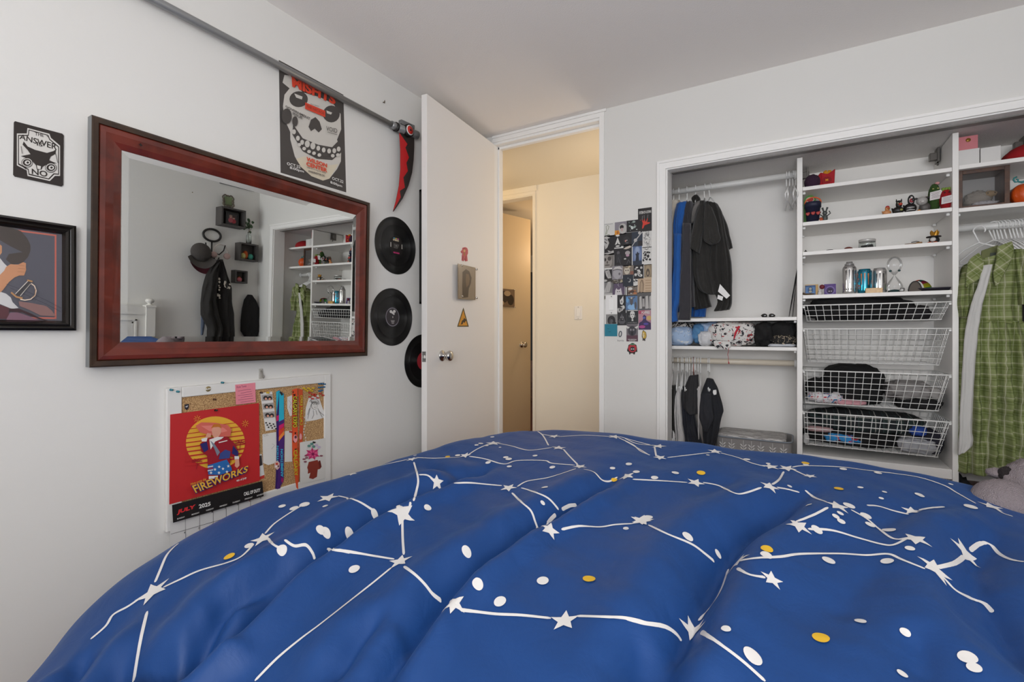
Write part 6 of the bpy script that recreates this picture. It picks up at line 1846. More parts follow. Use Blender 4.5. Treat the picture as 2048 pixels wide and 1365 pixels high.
# pumpkin
cp = Vector((rx_(862, 2.97), 2.97, zR2 + .045))
t = thing('pumpkin', 'shiny orange pumpkin with teal curled stem beside the wooden case', 'pumpkin', (cp.x, cp.y, zR2))
m_ = MB(); vs = []; nu, nv = 48, 20; R_ = cp.x - rx_(722, 2.97)
for j in range(nv + 1):
    ph = math.pi * j / nv
    for i in range(nu):
        th = 2 * math.pi * i / nu; k = 1 - .07 * abs(math.cos(th * 4)) ** 3
        vs.append(Vector((cp.x + R_ * k * math.sin(ph) * math.cos(th), cp.y + R_ * k * math.sin(ph) * math.sin(th), max(zR2 + .0005, cp.z + .050 * math.cos(ph) * (1 - .15 * math.exp(-6 * math.sin(ph)))))))
m_.add(vs, [(j * nu + i, (j + 1) * nu + i, (j + 1) * nu + (i + 1) % nu, j * nu + (i + 1) % nu) for j in range(nv) for i in range(nu)], M('#d2541c', .3, bump=.15, scale=120, coat=.3), True)
child(m_, 'body', t)
q = lambda x, y: ony(CVR[0] + x / CVR[2], CVR[1] + y / CVR[2], 2.95)
stm = child(MB().tube([q(800, 745), q(835, 748), q(870, 740), q(880, 760)], [.003, .005, .007, .008], M('#2f7f80', .4), 10), 'stem', t)
child(MB().tube([q(790, 700), q(765, 712), q(760, 730), q(775, 748), q(800, 745), q(800, 725), q(785, 722)][::-1] [::-1] + [], .0035, M('#2f7f80', .4), 10), 'tendril', stm)
tag(MB().ell((rx_(770, 3.1), 3.1, zR2 + .05), (.05, .04, .05), M('#b4b2b0', .8), amp=.2, seed=8, flat=zR2 + .0005).build('white_cloth'), 'white cloth heap behind the pumpkin', 'cloth')

# ------------------------------------------------------------------ green plaid dress and its neighbours
CVG = (1890, 450, 2.275)
GPL = plaid('green_plaid', '#86905c', [(.050, .018, .0, '#5f6b2e', .55), (.050, .008, .026, '#9a9a72', .5), (.050, .0016, .0225, '#d6d6c0', .55), (.050, .0013, .043, '#c8c8ae', .4)])
t = thing('plaid_dress', 'green plaid collared dress hanging at the right of the closet', 'dress', (X(1985, 2.9), 2.93, .46))
gf = dict(conv=CVG)
m_ = MB(); cloth(m_, [((150, 165), (230, 160)), ((80, 190), (350, 120)), ((62, 300), (345, 300)), ((60, 435), (345, 445))], 2.93, .13, GPL, folds=3, amp=.15, seed=31, n=80, m=24, **gf)
bod = child(m_, 'bodice', t)
m_ = MB(); cloth(m_, [((60, 430), (345, 440)), ((56, 560), (385, 560)), ((54, 760), (400, 760)), ((50, 950), (405, 950)), ((48, 1115), (405, 1150))], 2.93, .15, GPL, folds=5, amp=.38, seed=32, n=120, m=44, **gf)
child(m_, 'skirt', t)
m_ = MB(); cloth(m_, [((58, 430), (347, 440)), ((57, 444), (348, 452))], 2.93, .137, M('#7c8450', .85), folds=3, amp=.15, seed=31, n=60, m=4, **gf)
child(m_, 'waist_seam', t)
m_ = MB(); cloth(m_, [((88, 190), (130, 190)), ((62, 270), (125, 275)), ((56, 360), (110, 360)), ((60, 420), (90, 420))], 2.90, .09, GPL, folds=2, seed=33, **gf)
child(m_, 'sleeve', t)
m_ = MB(); cloth(m_, [((300, 115), (370, 120)), ((315, 220), (390, 220)), ((325, 320), (400, 320)), ((330, 365), (395, 360))], 2.89, .10, GPL, folds=2, seed=34, **gf)
child(m_, 'sleeve', t)
def gq(x, y, Y=2.85): return ony(CVG[0] + x / CVG[2], CVG[1] + y / CVG[2], Y)
GP2 = plaid('green_plaid_collar', '#86905c', [(.050, .018, .0, '#5f6b2e', .55), (.050, .008, .026, '#9a9a72', .5), (.050, .0016, .0225, '#d6d6c0', .55), (.050, .0013, .043, '#c8c8ae', .4)], rot=.7)
for nm, rows in (('collar_left', [((150, 128), (170, 165)), ((112, 160), (182, 195)), ((95, 225), (165, 240)), ((92, 285), (110, 275))]), ('collar_right', [((235, 100), (305, 75)), ((228, 180), (312, 115)), ((215, 225), (290, 185)), ((228, 282), (250, 255))])):
    m_ = MB(); cloth(m_, rows, 2.845, .022, GP2, folds=1, amp=.2, seed=35, m=14, **gf); child(m_, nm, bod)
m_ = MB(); cloth(m_, [((165, 118), (240, 92)), ((160, 160), (240, 140)), ((172, 190), (222, 190))], 2.90, .02, M('#6c7048', .85), folds=1, amp=.1, seed=36, m=8, **gf); child(m_, 'neck_lining', bod)
child(MB().slab([gq(205, 128, 2.885), gq(232, 126, 2.885), gq(230, 150, 2.885), gq(206, 152, 2.885)], NY, .001, M('#4a5048', .8)), 'care_label', bod)
SASH = M('#cbc9c5', .7, bump=.25, scale=18)
m_ = MB(); cloth(m_, [((172, 185), (218, 180)), ((150, 270), (195, 270)), ((118, 360), (172, 360)), ((92, 480), (150, 500)), ((80, 620), (138, 640)), ((72, 760), (128, 780)), ((65, 900), (124, 930)), ((62, 1000), (126, 1000)), ((58, 1048), (90, 1035))], 2.838, .014, SASH, folds=1.5, amp=.5, seed=37, n=40, m=40, **gf)
child(m_, 'white_sash', t, label='long white sash')
t = thing('black_dress', 'black garment hanging just right of the green plaid dress', 'dress', (X(2055, 2.9), 2.95, .8))
m_ = MB(); cloth(m_, [((375, 300), (480, 300)), ((340, 345), (500, 345)), ((345, 460), (520, 460)), ((352, 600), (520, 600)), ((365, 900), (520, 900))], 2.99, .08, BLK, folds=4, seed=38, **gf); child(m_, 'body', t)
for i, (u, a) in enumerate(((1985, 1.05),)):
    hanger(X(u, YR_) + .004, zD, a, 'white plastic hanger holding up the green plaid dress', drop=.045, width=.30)
for i, u in enumerate((1992, 1999, 2006, 2014, 2024, 2031, 2038, 2046, 2054)):
    hanger(X(u, YR_), zD, .35, 'white plastic hanger bunched on the right-hand rod', 'hangers on the right-hand rod', drop=.045, width=.24)
t = hanger(X(1960, 2.95), zD - .03, 1.0, 'loose white hanger tilted in front of the collar of the plaid dress', y=2.96, drop=.035, width=.30)

# bag and plush on the closet floor / beyond the bed
b0 = Vector((X(1928, 2.93), 2.93, 0))
tag(MB().ell(b0 + Vector((0, .02, .14)), (.05, .08, .28), M('#1c1c1f', .85, bump=.3), amp=.12, seed=12, flat=.0005).build('black_bag'), 'black bag on the closet floor below the plaid dress', 'bag')

t = thing('wooden_box', 'reddish brown wooden box on the closet floor below the plaid dress', 'box', (2.66, 3.08, 0))
RWD = wood('red_brown_wood', '#4a1f12', '#6e3220', rough=.4)
child(MB().box((2.50, 2.97, 0), (2.84, 3.20, .31), RWD), 'body', t, bevel=.004)
child(MB().box((2.49, 2.96, .311), (2.85, 3.21, .335), RWD), 'lid', t, bevel=.004)
# ------------------------------------------------------------------ wall of small prints between door and closet
BK, W2, G1, G2_, G3 = M('#211f22', .5), M('#d4d2ce', .55), M('#8e8c8c', .55), M('#5a585c', .55), M('#b8b5b2', .55)
CT, CB2 = (1195, 410, 9.09), (1195, 540, 7.58)
def pr(conv, x0, y0, x1, y1, bg, label, art=None, name='small_print', lift=.0, cat='print'):
    a = ony(conv[0] + x0 / conv[2], conv[1] + y0 / conv[2], D); b_ = ony(conv[0] + x1 / conv[2], conv[1] + y1 / conv[2], D)
    yv = D - .0006 - lift
    P = [Vector((a.x, yv, b_.z)), Vector((b_.x, yv, b_.z)), Vector((b_.x, yv, a.z)), Vector((a.x, yv, a.z))]
    m_ = MB().slab(P, NY, .0005, bg)
    A = Art([p + Vector((0, -.0006, 0)) for p in P], NY, step=.00012)
    if art: art(A)
    A.v = [Vector((min(max(p.x, a.x), b_.x), p.y, min(max(p.z, b_.z), a.z))) for p in A.v]
    merge(m_, A)
    o = m_.build(name); G_ = 'small prints on the wall by the closet'
    return tag(o, label, cat, G_)
def sc_(seed, n, cols, r0=.04, r1=.16, box=(0.1, .1, .9, .9)):
    def f(A):
        q = random.Random(seed)
        for k in range(n):
            s, t = q.uniform(box[0], box[2]), q.uniform(box[1], box[3]); a = q.uniform(0, 180); r = q.uniform(r0, r1)
            A.disc(s, t, r, r * q.uniform(.3, .9), q.choice(cols), 9, rot=a)
    return f
def ln(seed, n, col, w_=.02):
    def f(A):
        q = random.Random(seed)
        for k in range(n):
            s, t = q.uniform(.2, .8), q.uniform(.15, .85); pts = [(s, t)]
            for _ in range(3): s += q.uniform(-.15, .15); t += q.uniform(-.15, .15); pts.append((s, t))
            A.line(pts, w_, col)
    return f
def both(*fs):
    def f(A):
        for g in fs: g(A)
    return f
def shp(items):
    def f(A):
        for it in items:
            if it[0] == 'd': A.disc(*it[1:5], it[5], 18)
            elif it[0] == 'p': A.poly(it[1], it[2])
            elif it[0] == 'r': A.rect(*it[1:5], it[5])
            elif it[0] == 'l': A.line(it[1], it[2], it[3])
            elif it[0] == 't': A.text(it[1], *it[2:6], it[6], .03)
    return f
d_, p_, r_2, l_, t_ = 'd', 'p', 'r', 'l', 't'
pr(CT, 60, 352, 305, 570, W2, 'white print with a thin green and black long-necked line drawing, top left of the prints', shp([(t_, 'QUEENS OF THE STONE AGE', .03, .9, .88, .95, G2_), (l_, [(.35, .1), (.42, .5), (.4, .78), (.52, .85), (.62, .75), (.55, .55), (.42, .2), (.65, .15)], .03, M('#6a7a4a', .6)), (l_, [(.3, .08), (.68, .12)], .03, BK)]))
pr(CT, 315, 322, 528, 530, M('#8a848c', .55), 'square grey print of a dark-haired figure with a yellow corner', shp([(r_2, 0, 0, .42, .35, M('#d8922c', .55)), (d_, .68, .45, .34, .4, G3), (d_, .6, .58, .17, .16, BK), (d_, .62, .38, .1, .14, M('#b8a0a0', .5)), (d_, .25, .18, .08, .12, M('#b0602c', .5))]))
pr(CT, 530, 292, 738, 482, BK, 'black print with pale greenish smudged figures beside the red hand poster', sc_(3, 16, [M('#9aa8a2', .6), M('#c8d0cc', .6), M('#55605c', .6)], .04, .13))
pr(CT, 738, 75, 988, 470, M('#231f20', .5), 'black poster with a red hand, topmost of the prints', shp([(t_, 'SYSTEM OF A DOWN', .08, .76, .95, .88, W2), (p_, [(.3, .12), (.4, .15), (.48, .26), (.6, .28), (.86, .32), (.88, .36), (.66, .38), (.7, .48), (.72, .6), (.66, .52), (.6, .42), (.52, .42), (.5, .5), (.46, .6), (.44, .5), (.42, .44), (.36, .46), (.32, .54), (.3, .46), (.36, .36), (.32, .24)], M('#cc3a2a', .5)), (l_, [(.3, .5), (.33, .68)], .025, G1), (l_, [(.46, .56), (.45, .7)], .025, G1), (l_, [(.7, .55), (.73, .7)], .025, G1), (d_, .18, .5, .03, .02, M('#a83428', .5))]), 'band_poster', .001)
pr(CT, 62, 575, 305, 905, BK, 'black print of pale grey wrapped hands', shp([(p_, [(.02, .82), (.2, .92), (.42, .98), (.7, .88), (.5, .84), (.62, .62), (.5, .4), (.34, .3), (.3, .5), (.1, .62)], G3), (l_, [(.2, .75), (.45, .6)], .05, BK), (l_, [(.28, .85), (.5, .75)], .04, G2_), (p_, [(.2, .08), (.55, .04), (.98, .1), (.95, .22), (.75, .18), (.5, .25), (.6, .14)], G3), (l_, [(.3, .12), (.8, .14)], .03, G2_)]))
pr(CT, 305, 538, 430, 770, BK, 'narrow black print with a white pointed emblem', shp([(p_, [(.5, .75), (.9, .2), (.6, .25), (.5, .4), (.4, .25), (.1, .2)], W2), (p_, [(.3, .95), (.7, .95), (.8, .85), (.5, .8), (.2, .85)], W2), (d_, .5, .1, .3, .06, W2)]))
pr(CT, 430, 520, 625, 735, BK, 'black print of a shadowy figure with a red spot', shp([(d_, .5, .45, .3, .3, M('#2c2a2e', .5)), (d_, .42, .38, .07, .08, M('#c88a80', .5)), (d_, .55, .42, .04, .04, W2), (d_, .55, .22, .16, .06, G2_)]))
pr(CT, 625, 498, 820, 745, M('#2c3442', .5), 'dark blue print crossed by a pale guitar neck', shp([(l_, [(-.1, .02), (.4, .45), (1.05, .95)], .09, W2), (l_, [(.02, .1), (.9, .85)], .02, BK), (d_, .35, .42, .16, .12, G3), (d_, .72, .9, .12, .12, G3), (r_2, .6, 0, 1, .35, BK)]), lift=.0009)
pr(CT, 820, 475, 985, 772, W2, 'white print of a tangled black ink drawing, right column', both(ln(5, 16, G2_, .02), ln(6, 8, BK, .02)))
pr(CT, 62, 905, 300, 1140, M('#77726e', .55), 'grey print of a blurred hollow-eyed mask', shp([(d_, .45, .45, .42, .5, M('#9a948e', .55)), (d_, .32, .6, .1, .12, M('#3a3432', .55)), (d_, .66, .66, .14, .16, M('#4a4442', .55)), (d_, .5, .4, .06, .1, M('#5a544e', .55)), (d_, .5, .2, .2, .05, M('#5a544e', .55))]))
pr(CT, 305, 800, 472, 1112, BK, 'black print of a faint grey standing figure', shp([(d_, .45, .75, .16, .1, G2_), (d_, .5, .45, .3, .25, M('#2e2e33', .5)), (l_, [(.3, .2), (.45, .5), (.7, .1)], .04, G2_), (t_, 'METALLICA', .1, .02, .9, .08, G2_)]))
pr(CT, 472, 735, 625, 1110, BK, 'tall black print with pale hands and a lilac face', shp([(p_, [(.0, .82), (.3, .9), (.8, .96), (.95, .88), (.6, .82), (.3, .8)], M('#c8bcb0', .5)), (d_, .5, .62, .3, .1, M('#a8a0a0', .5)), (d_, .5, .5, .2, .05, M('#b48ea4', .5)), (d_, .2, .35, .14, .03, W2), (l_, [(.4, .1), (.6, .3), (.8, .15)], .05, G2_)]))
pr(CT, 640, 750, 808, 1090, M('#5a6c92', .5), 'misty blue print with a dark silhouette in the centre', shp([(d_, .5, .55, .4, .42, M('#7a8cb0', .5)), (d_, .5, .78, .2, .16, M('#96a4c0', .5)), (r_2, 0, 0, 1, .22, M('#2c3444', .5)), (p_, [(.3, .2), (.7, .2), (.66, .5), (.74, .6), (.6, .62), (.55, .7), (.48, .66), (.42, .58), (.3, .6), (.38, .45)], M('#232a38', .5))]))
pr(CT, 810, 775, 985, 1088, W2, 'white print with a black inked cluster of faces', both(sc_(8, 20, [BK], .05, .14, (.15, .2, .85, .75)), sc_(9, 10, [W2], .03, .07, (.2, .2, .8, .7)), shp([(l_, [(.3, .9), (.5, .85), (.7, .9)], .03, BK)])))
pr(CT, 268, 1122, 455, 1350, M('#8a868c', .55), 'grey print of a head in a flat cap', shp([(d_, .5, .45, .42, .42, M('#a8a4a8', .55)), (p_, [(.05, .72), (.3, .95), (.75, .98), (.98, .78), (.95, .7), (.5, .78)], M('#c4c0be', .55)), (l_, [(.08, .7), (.5, .76), (.92, .68)], .05, BK), (d_, .72, .4, .1, .1, M('#6a666c', .5))]), lift=.0009)
pr(CT, 458, 1108, 657, 1277, M('#80746a', .55), 'brownish print of a pale white flower-like face', shp([(d_, .4, .5, .26, .4, M('#c8bfae', .55)), (d_, .3, .5, .05, .07, BK), (d_, .5, .5, .05, .07, BK), (p_, [(.1, .8), (.3, .7), (.6, .95), (.8, .9), (.6, .75)], M('#c8b89a', .55)), (r_2, .7, 0, 1, .4, M('#8a5a4c', .55))]))
pr(CT, 657, 1092, 838, 1340, BK, 'black print of a heap of white skulls', both(sc_(12, 16, [W2, G3], .09, .17, (.2, .2, .8, .8)), sc_(13, 14, [BK], .03, .05, (.2, .2, .8, .8))))
pr(CT, 848, 1088, 987, 1330, M('#8a7a62', .55), 'tan print of a robed figure under an arch', shp([(d_, .5, .5, .38, .45, M('#a08e74', .55)), (d_, .5, .4, .24, .3, M('#5a4e44', .55)), (d_, .5, .36, .1, .14, M('#a08e74', .55)), (r_2, 0, 0, 1, .06, M('#c8b496', .55))]))
pr(CB2, 70, 2, 222, 135, BK, 'black print of a drooping pale feathered shape', shp([(p_, [(.3, .85), (.7, .95), (.95, .1), (.6, 0), (.4, .4)], G3), (l_, [(.5, .8), (.7, .2)], .04, G2_), (l_, [(.1, .9), (.4, .95)], .06, G3), (l_, [(.62, .85), (.84, .2)], .03, BK)]))
pr(CB2, 70, 136, 228, 376, M('#7c7a7a', .55), 'grey print of a figure in a long pale gown', shp([(r_2, 0, .75, 1, 1, M('#3a3836', .55)), (d_, .3, .87, .2, .07, G3), (p_, [(.55, .78), (.82, .8), (.85, .5), (.7, .15), (.15, .12), (.35, .45)], G3), (l_, [(.55, .7), (.4, .2)], .03, G1), (l_, [(.68, .7), (.6, .2)], .03, G1), (r_2, 0, 0, 1, .1, G3)]))
pr(CB2, 228, 142, 402, 204, M('#4e4840', .55), 'narrow brown strip print with pale beads', sc_(14, 12, [M('#c8bc9a', .5), G3], .05, .12))
pr(CB2, 228, 205, 412, 378, M('#5c4e64', .55), 'purple print of a white cat against a stormy sky', shp([(p_, [(.2, 0), (.24, .4), (.34, .58), (.42, .44), (.58, .44), (.7, .58), (.74, .35), (.8, 0)], M('#cfcacc', .55)), (d_, .42, .28, .04, .04, BK), (d_, .58, .28, .04, .04, BK), (l_, [(.5, 1), (.46, .8), (.56, .7)], .03, G3), (r_2, 0, .5, .12, 1, G2_)]))
pr(CB2, 385, 80, 545, 247, M('#232a34', .5), 'nearly black print with a small white crescent face', shp([(d_, .62, .5, .14, .16, G3), (d_, .57, .54, .12, .14, M('#232a34', .5)), (d_, .5, .7, .03, .03, W2)]), lift=.0009)
pr(CB2, 545, 140, 612, 252, W2, 'small white print of a seated black and white animal', sc_(15, 9, [BK, G2_], .08, .18))
pr(CB2, 612, 133, 820, 342, M('#c4ab90', .6), 'beige page with a hooded standing figure and lines of writing', shp([(p_, [(.1, .05), (.15, .7), (.25, .92), (.38, .9), (.45, .6), (.42, .1)], M('#8a7460', .6)), (p_, [(.18, .1), (.2, .65), (.28, .82), (.36, .6), (.36, .1)], M('#b09a80', .6))] + [(r_2, .55, .82 - .18 * k, .95, .86 - .18 * k, M('#a08468', .6)) for k in range(5)] + [(r_2, .1, .02, .2, .06, BK), (r_2, .32, .02, .42, .06, BK)]))
pr(CB2, 418, 250, 608, 392, M('#7a6e64', .55), 'brown and white print of a curly-haired animal head', both(shp([(r_2, 0, 0, .2, 1, BK), (r_2, .05, .1, .14, .9, W2)]), sc_(16, 14, [M('#b8764c', .5), W2, M('#4a3a34', .5)], .08, .2, (.35, .2, .9, .9))))
pr(CB2, 302, 384, 430, 655, BK, 'black print of white spiky crowned figures', both(shp([(p_, [(.2, .95), (.3, .7), (.5, .8), (.7, .95), (.75, .6), (.6, .45), (.35, .5)], W2), (d_, .52, .62, .1, .07, G1)]), sc_(17, 10, [W2, G3], .1, .2, (.15, .1, .85, .35)), sc_(18, 8, [BK], .04, .08, (.2, .1, .8, .4))), lift=.0009)
pr(CB2, 430, 392, 604, 606, M('#5a7aa2', .5), 'bright blue print of figures around a glowing orb', shp([(d_, .55, .2, .4, .2, M('#8ab4dc', .5)), (d_, .15, .7, .12, .2, M('#6aa0d0', .5)), (d_, .5, .62, .14, .3, G2_), (l_, [(.2, .85), (.45, .7), (.8, .88)], .08, G2_), (d_, .85, .3, .1, .25, G2_), (d_, .5, .82, .08, .07, G3)]))
pr(CB2, 606, 345, 812, 610, M('#5c5a5a', .55), 'grey print of pale draped robes hanging in a row', shp([(p_, [(.15, .05), (.15, .75), (.3, .8), (.35, .1)], G3), (p_, [(.36, .2), (.38, .7), (.5, .75), (.55, .2)], M('#a8a4a2', .5)), (p_, [(.58, .05), (.6, .78), (.78, .8), (.84, .1)], G3), (p_, [(.88, .05), (.88, .75), (1, .8), (1, .05)], G3), (d_, .45, .7, .08, .06, BK), (r_2, 0, 0, 1, .08, G2_)]))
pr(CB2, 130, 676, 296, 820, M('#8c8a88', .55), 'grey print of bowed black hair', shp([(d_, .5, .35, .36, .5, BK), (d_, .52, .2, .14, .3, G2_), (l_, [(.3, .1), (.4, .6)], .04, G2_), (d_, .75, .1, .18, .14, BK)]))
pr(CB2, 300, 656, 440, 842, M('#28272a', .5), 'dark print of a grey ornamental triangle', both(shp([(p_, [(.1, .3), (.5, .95), (.9, .3), (.7, .12), (.3, .12)], G2_), (p_, [(.3, .35), (.5, .75), (.7, .35)], BK)]), sc_(19, 10, [G1, BK], .04, .1, (.25, .2, .75, .7))))
pr(CB2, 442, 608, 620, 818, M('#27292c', .5), 'black print of a pale made-up face below a white bar', shp([(r_2, .08, .92, .96, .98, W2), (p_, [(.32, .5), (.3, .78), (.4, .9), (.6, .9), (.7, .78), (.68, .5), (.5, .32)], W2), (d_, .42, .66, .06, .03, BK), (d_, .6, .66, .06, .03, BK), (d_, .51, .5, .05, .02, BK), (r_2, .44, .2, .58, .32, W2), (l_, [(.22, .6), (.24, .45)], .02, G3), (l_, [(.78, .6), (.76, .45)], .02, G3), (t_, 'marilyn', .1, .04, .9, .12, G1)]), lift=.0009)
pr(CB2, 622, 618, 812, 908, M('#a8788c', .55), 'pink and purple print of a person silhouette facing away', shp([(r_2, 0, .5, 1, 1, M('#b88a94', .5)), (r_2, 0, .82, .5, 1, M('#b04a62', .5)), (d_, .85, .6, .2, .12, M('#c8a868', .5)), (p_, [(.02, 0), (.05, .35), (.3, .45), (.38, .55), (.34, .68), (.45, .78), (.62, .7), (.62, .5), (.72, .44), (.98, .35), (1, 0)], M('#3a2c54', .5)), (d_, .3, .15, .25, .08, M('#b04a8a', .5)), (d_, .6, .3, .2, .06, M('#54489a', .5)), (d_, .46, .62, .1, .06, M('#5a68b0', .5)), (t_, 'POPPIES', .25, .82, .9, .95, W2)]))
pr(CB2, 112, 824, 302, 1008, M('#1f7f96', .55), 'teal square card, left in the lower part of the prints', shp([(t_, 'Hello', .2, .6, .38, .66, M('#125868', .5)), (t_, 'sign', .3, .32, .5, .4, M('#125868', .5))]), lift=.0018)
pr(CB2, 440, 820, 614, 1088, M('#6e686c', .55), 'grey to maroon print of a dark mirrored figure, lowest of the framed prints', shp([(r_2, 0, 0, 1, .35, M('#5a3a46', .5)), (d_, .5, .6, .36, .28, M('#3c3a40', .5)), (d_, .38, .66, .08, .06, M('#8a868a', .5)), (d_, .62, .66, .08, .06, M('#8a868a', .5)), (d_, .5, .45, .1, .12, M('#1f1d22', .5)), (p_, [(0, .9), (.3, .78), (.1, .72), (0, .8)], W2), (p_, [(1, .9), (.7, .78), (.9, .72), (1, .8)], W2), (t_, 'THE SKELETONS', .12, .08, .88, .14, W2), (t_, 'JUNKYARD', .22, .01, .78, .06, W2)]))
# loose stickers
def sticker(conv, pts, base, label, arts, name='sticker'):
    Q = [ony(conv[0] + x / conv[2], conv[1] + y / conv[2], D - .0004) for x, y in pts]
    m_ = MB().slab(Q, NY, .0005, base)
    A = PArt(lambda u, v: ony(u, v, D - .0011), conv[0], conv[1], conv[2], NY, step=.00012)
    arts(A); merge(m_, A)
    return tag(m_.build(name), label, 'sticker')
sticker(CB2, [(25, 492), (40, 440), (75, 400), (120, 388), (122, 440), (90, 480), (50, 502)], M('#b8b4a4', .6), 'eye-shaped black and cream sticker left of the light switch', lambda A: (A.poly([(32, 488), (50, 440), (80, 408), (116, 396), (116, 438), (86, 472), (52, 494)], M('#3c3a34', .6)), A.disc(80, 442, 26, 24, M('#c8c4b4', .6)), A.disc(80, 442, 14, 14, BK), A.disc(84, 438, 5, 5, W2)))
m_ = MB().tube([ony(CB2[0] + (345 + 19 * math.cos(a) + 5 * math.sin(a)) / CB2[2], CB2[1] + (974 - 42 * math.sin(a)) / CB2[2], D - .0025) for a in [math.radians(k * 20) for k in range(18)]], .0024, M('#3e4250', .5), 8, closed=True)
tag(m_.build('oval_ring'), 'small dark oval ring stuck on the wall below the prints', 'ring')
A = PArt(lambda u, v: ony(u, v, D - .0003), CB2[0], CB2[1], CB2[2], NY, step=.00012)
A.textq('kurtis', (304, 1086), (398, 1086), (398, 1058), (304, 1058), G2_, .0)
tag(A.build('wall_lettering'), 'small grey handwritten word on the wall under the oval ring', 'lettering')
sticker(CB2, [(672, 985), (680, 940), (692, 915), (702, 918), (712, 930), (735, 945), (745, 1000), (740, 1030), (725, 1050), (724, 1080), (708, 1080), (704, 1058), (700, 1076), (684, 1076), (684, 1045), (672, 1020)], M('#3a3430', .6), 'banana-shaped sticker with small arms and legs', lambda A: (A.poly([(678, 985), (684, 942), (696, 926), (730, 950), (740, 1000), (734, 1032), (710, 1044), (686, 1034)], M('#c8a440', .6)), A.poly([(682, 985), (690, 955), (704, 950), (712, 1000), (700, 1030), (686, 1026)], M('#d8c89a', .6)), A.line([(686, 985), (698, 983)], 5, BK), A.line([(712, 985), (724, 988)], 5, BK)))
sticker(CB2, [(462, 1180), (470, 1140), (500, 1125), (520, 1108), (545, 1112), (560, 1125), (590, 1140), (600, 1190), (604, 1240), (592, 1252), (582, 1240), (568, 1262), (568, 1282), (545, 1284), (540, 1268), (500, 1266), (500, 1282), (480, 1282), (480, 1258), (464, 1240), (450, 1238), (450, 1210)], M('#2c2624', .6), 'red strawberry-shaped sticker, lowest on the wall by the closet', lambda A: (A.disc(530, 1190, 64, 62, M('#b8303c', .6), 28), A.disc(530, 1200, 36, 34, M('#2a2a2c', .6), 24), A.poly([(490, 1138), (520, 1112), (530, 1128), (552, 1110), (570, 1138), (530, 1146)], M('#4a7a5c', .6)), A.disc(516, 1202, 12, 8, W2, 12), A.disc(548, 1202, 12, 8, W2, 12)))
# ------------------------------------------------------------------ right wall as the mirror shows it
def mirr(u, v):
    P0 = onplane(u, v, MQ, MN); d = (P0 - CAM); return P0, d - MN * 2 * d.dot(MN)
def mx(u, v, off=0.0):
    P0, d = mirr(u, v); return P0 + d * ((XR - off - P0.x) / d.x)
KM = (400, 360, 4.138)     # origin and factor of the enlarged view used for these positions
def mk(x, y, off=0.0): return mx(KM[0] + x / KM[2], KM[1] + y / KM[2], off)
NW = Vector((-1, 0, 0))
SG = M('#4c4846', .6)
def boxshelf(xl_, xr_, yt, yb, depth, label, th=.014):
    """open-front display cube on the wall; x are view positions of its front corners"""
    a, b_ = mk(xl_, yt, depth), mk(xr_, yb, depth)
    y0, y1 = min(a.y, b_.y), max(a.y, b_.y); z0, z1 = min(a.z, b_.z), max(a.z, b_.z)
    t = thing('box_shelf', label, 'shelf', (XR - depth / 2, (y0 + y1) / 2, z0), 'square box shelves on the right wall')
    x0 = XR - depth
    m_ = MB()
    m_.box((x0, y0, z0), (XR - .001, y1, z0 + th), SG); m_.box((x0, y0, z1 - th), (XR - .001, y1, z1), SG)
    m_.box((x0, y0, z0 + th), (XR - .001, y0 + th, z1 - th), SG); m_.box((x0, y1 - th, z0 + th), (XR - .001, y1, z1 - th), SG)
    child(m_, 'frame', t)
    child(MB().box((XR - .006, y0 + th, z0 + th), (XR - .001, y1 - th, z1 - th), M('#5a5654', .7)), 'back_panel', t)
    return x0, y0 + th, y1 - th, z0 + th, z1
B1 = boxshelf(180, 376, 215, 405, .115, 'large dark grey box shelf on the right wall, holding a framed photo')
B2_ = boxshelf(330, 480, 515, 680, .095, 'middle dark grey box shelf holding coloured plush toys')
B3 = boxshelf(292, 392, 745, 860, .085, 'small dark grey box shelf holding a pink figure, lowest of the three')
# framed photo inside the large box
x0, y0, y1, z0, z1 = B1
yc = (y0 + y1) / 2 + .01; W_ = (y1 - y0) * .62; H_ = (z1 - z0) * .80
t = thing('framed_photo', 'black framed photo of two people standing in the large box shelf', 'photo frame', (x0 + .05, yc, z0))
m_ = MB(); fr = .016
for a, b_ in (((yc - W_ / 2, z0), (yc - W_ / 2 + fr, z0 + H_)), ((yc + W_ / 2 - fr, z0), (yc + W_ / 2, z0 + H_)), ((yc - W_ / 2 + fr, z0), (yc + W_ / 2 - fr, z0 + fr)), ((yc - W_ / 2 + fr, z0 + H_ - fr), (yc + W_ / 2 - fr, z0 + H_))):
    m_.box((x0 + .05, a[0], a[1]), (x0 + .062, b_[0], b_[1]), M('#171414', .35))
child(m_, 'frame', t)
P4 = [Vector((x0 + .054, yc + W_ / 2 - fr, z0 + fr)), Vector((x0 + .054, yc - W_ / 2 + fr, z0 + fr)), Vector((x0 + .054, yc - W_ / 2 + fr, z0 + H_ - fr)), Vector((x0 + .054, yc + W_ / 2 - fr, z0 + H_ - fr))]
m_ = MB().slab(P4, NW, .001, M('#3a3536', .5))
A = Art([p + NW * .0012 for p in P4], NW)
A.disc(.35, .62, .14, .14, M('#c8988a', .5)); A.disc(.66, .68, .14, .14, M('#c8988a', .5)); A.disc(.35, .74, .17, .1, M('#4a2c24', .5)); A.disc(.66, .8, .17, .1, M('#a88a7a', .5)); A.disc(.34, .3, .24, .22, M('#a8303c', .5)); A.disc(.68, .36, .24, .24, M('#b85a62', .5))
merge(m_, A); child(m_, 'photo', t)
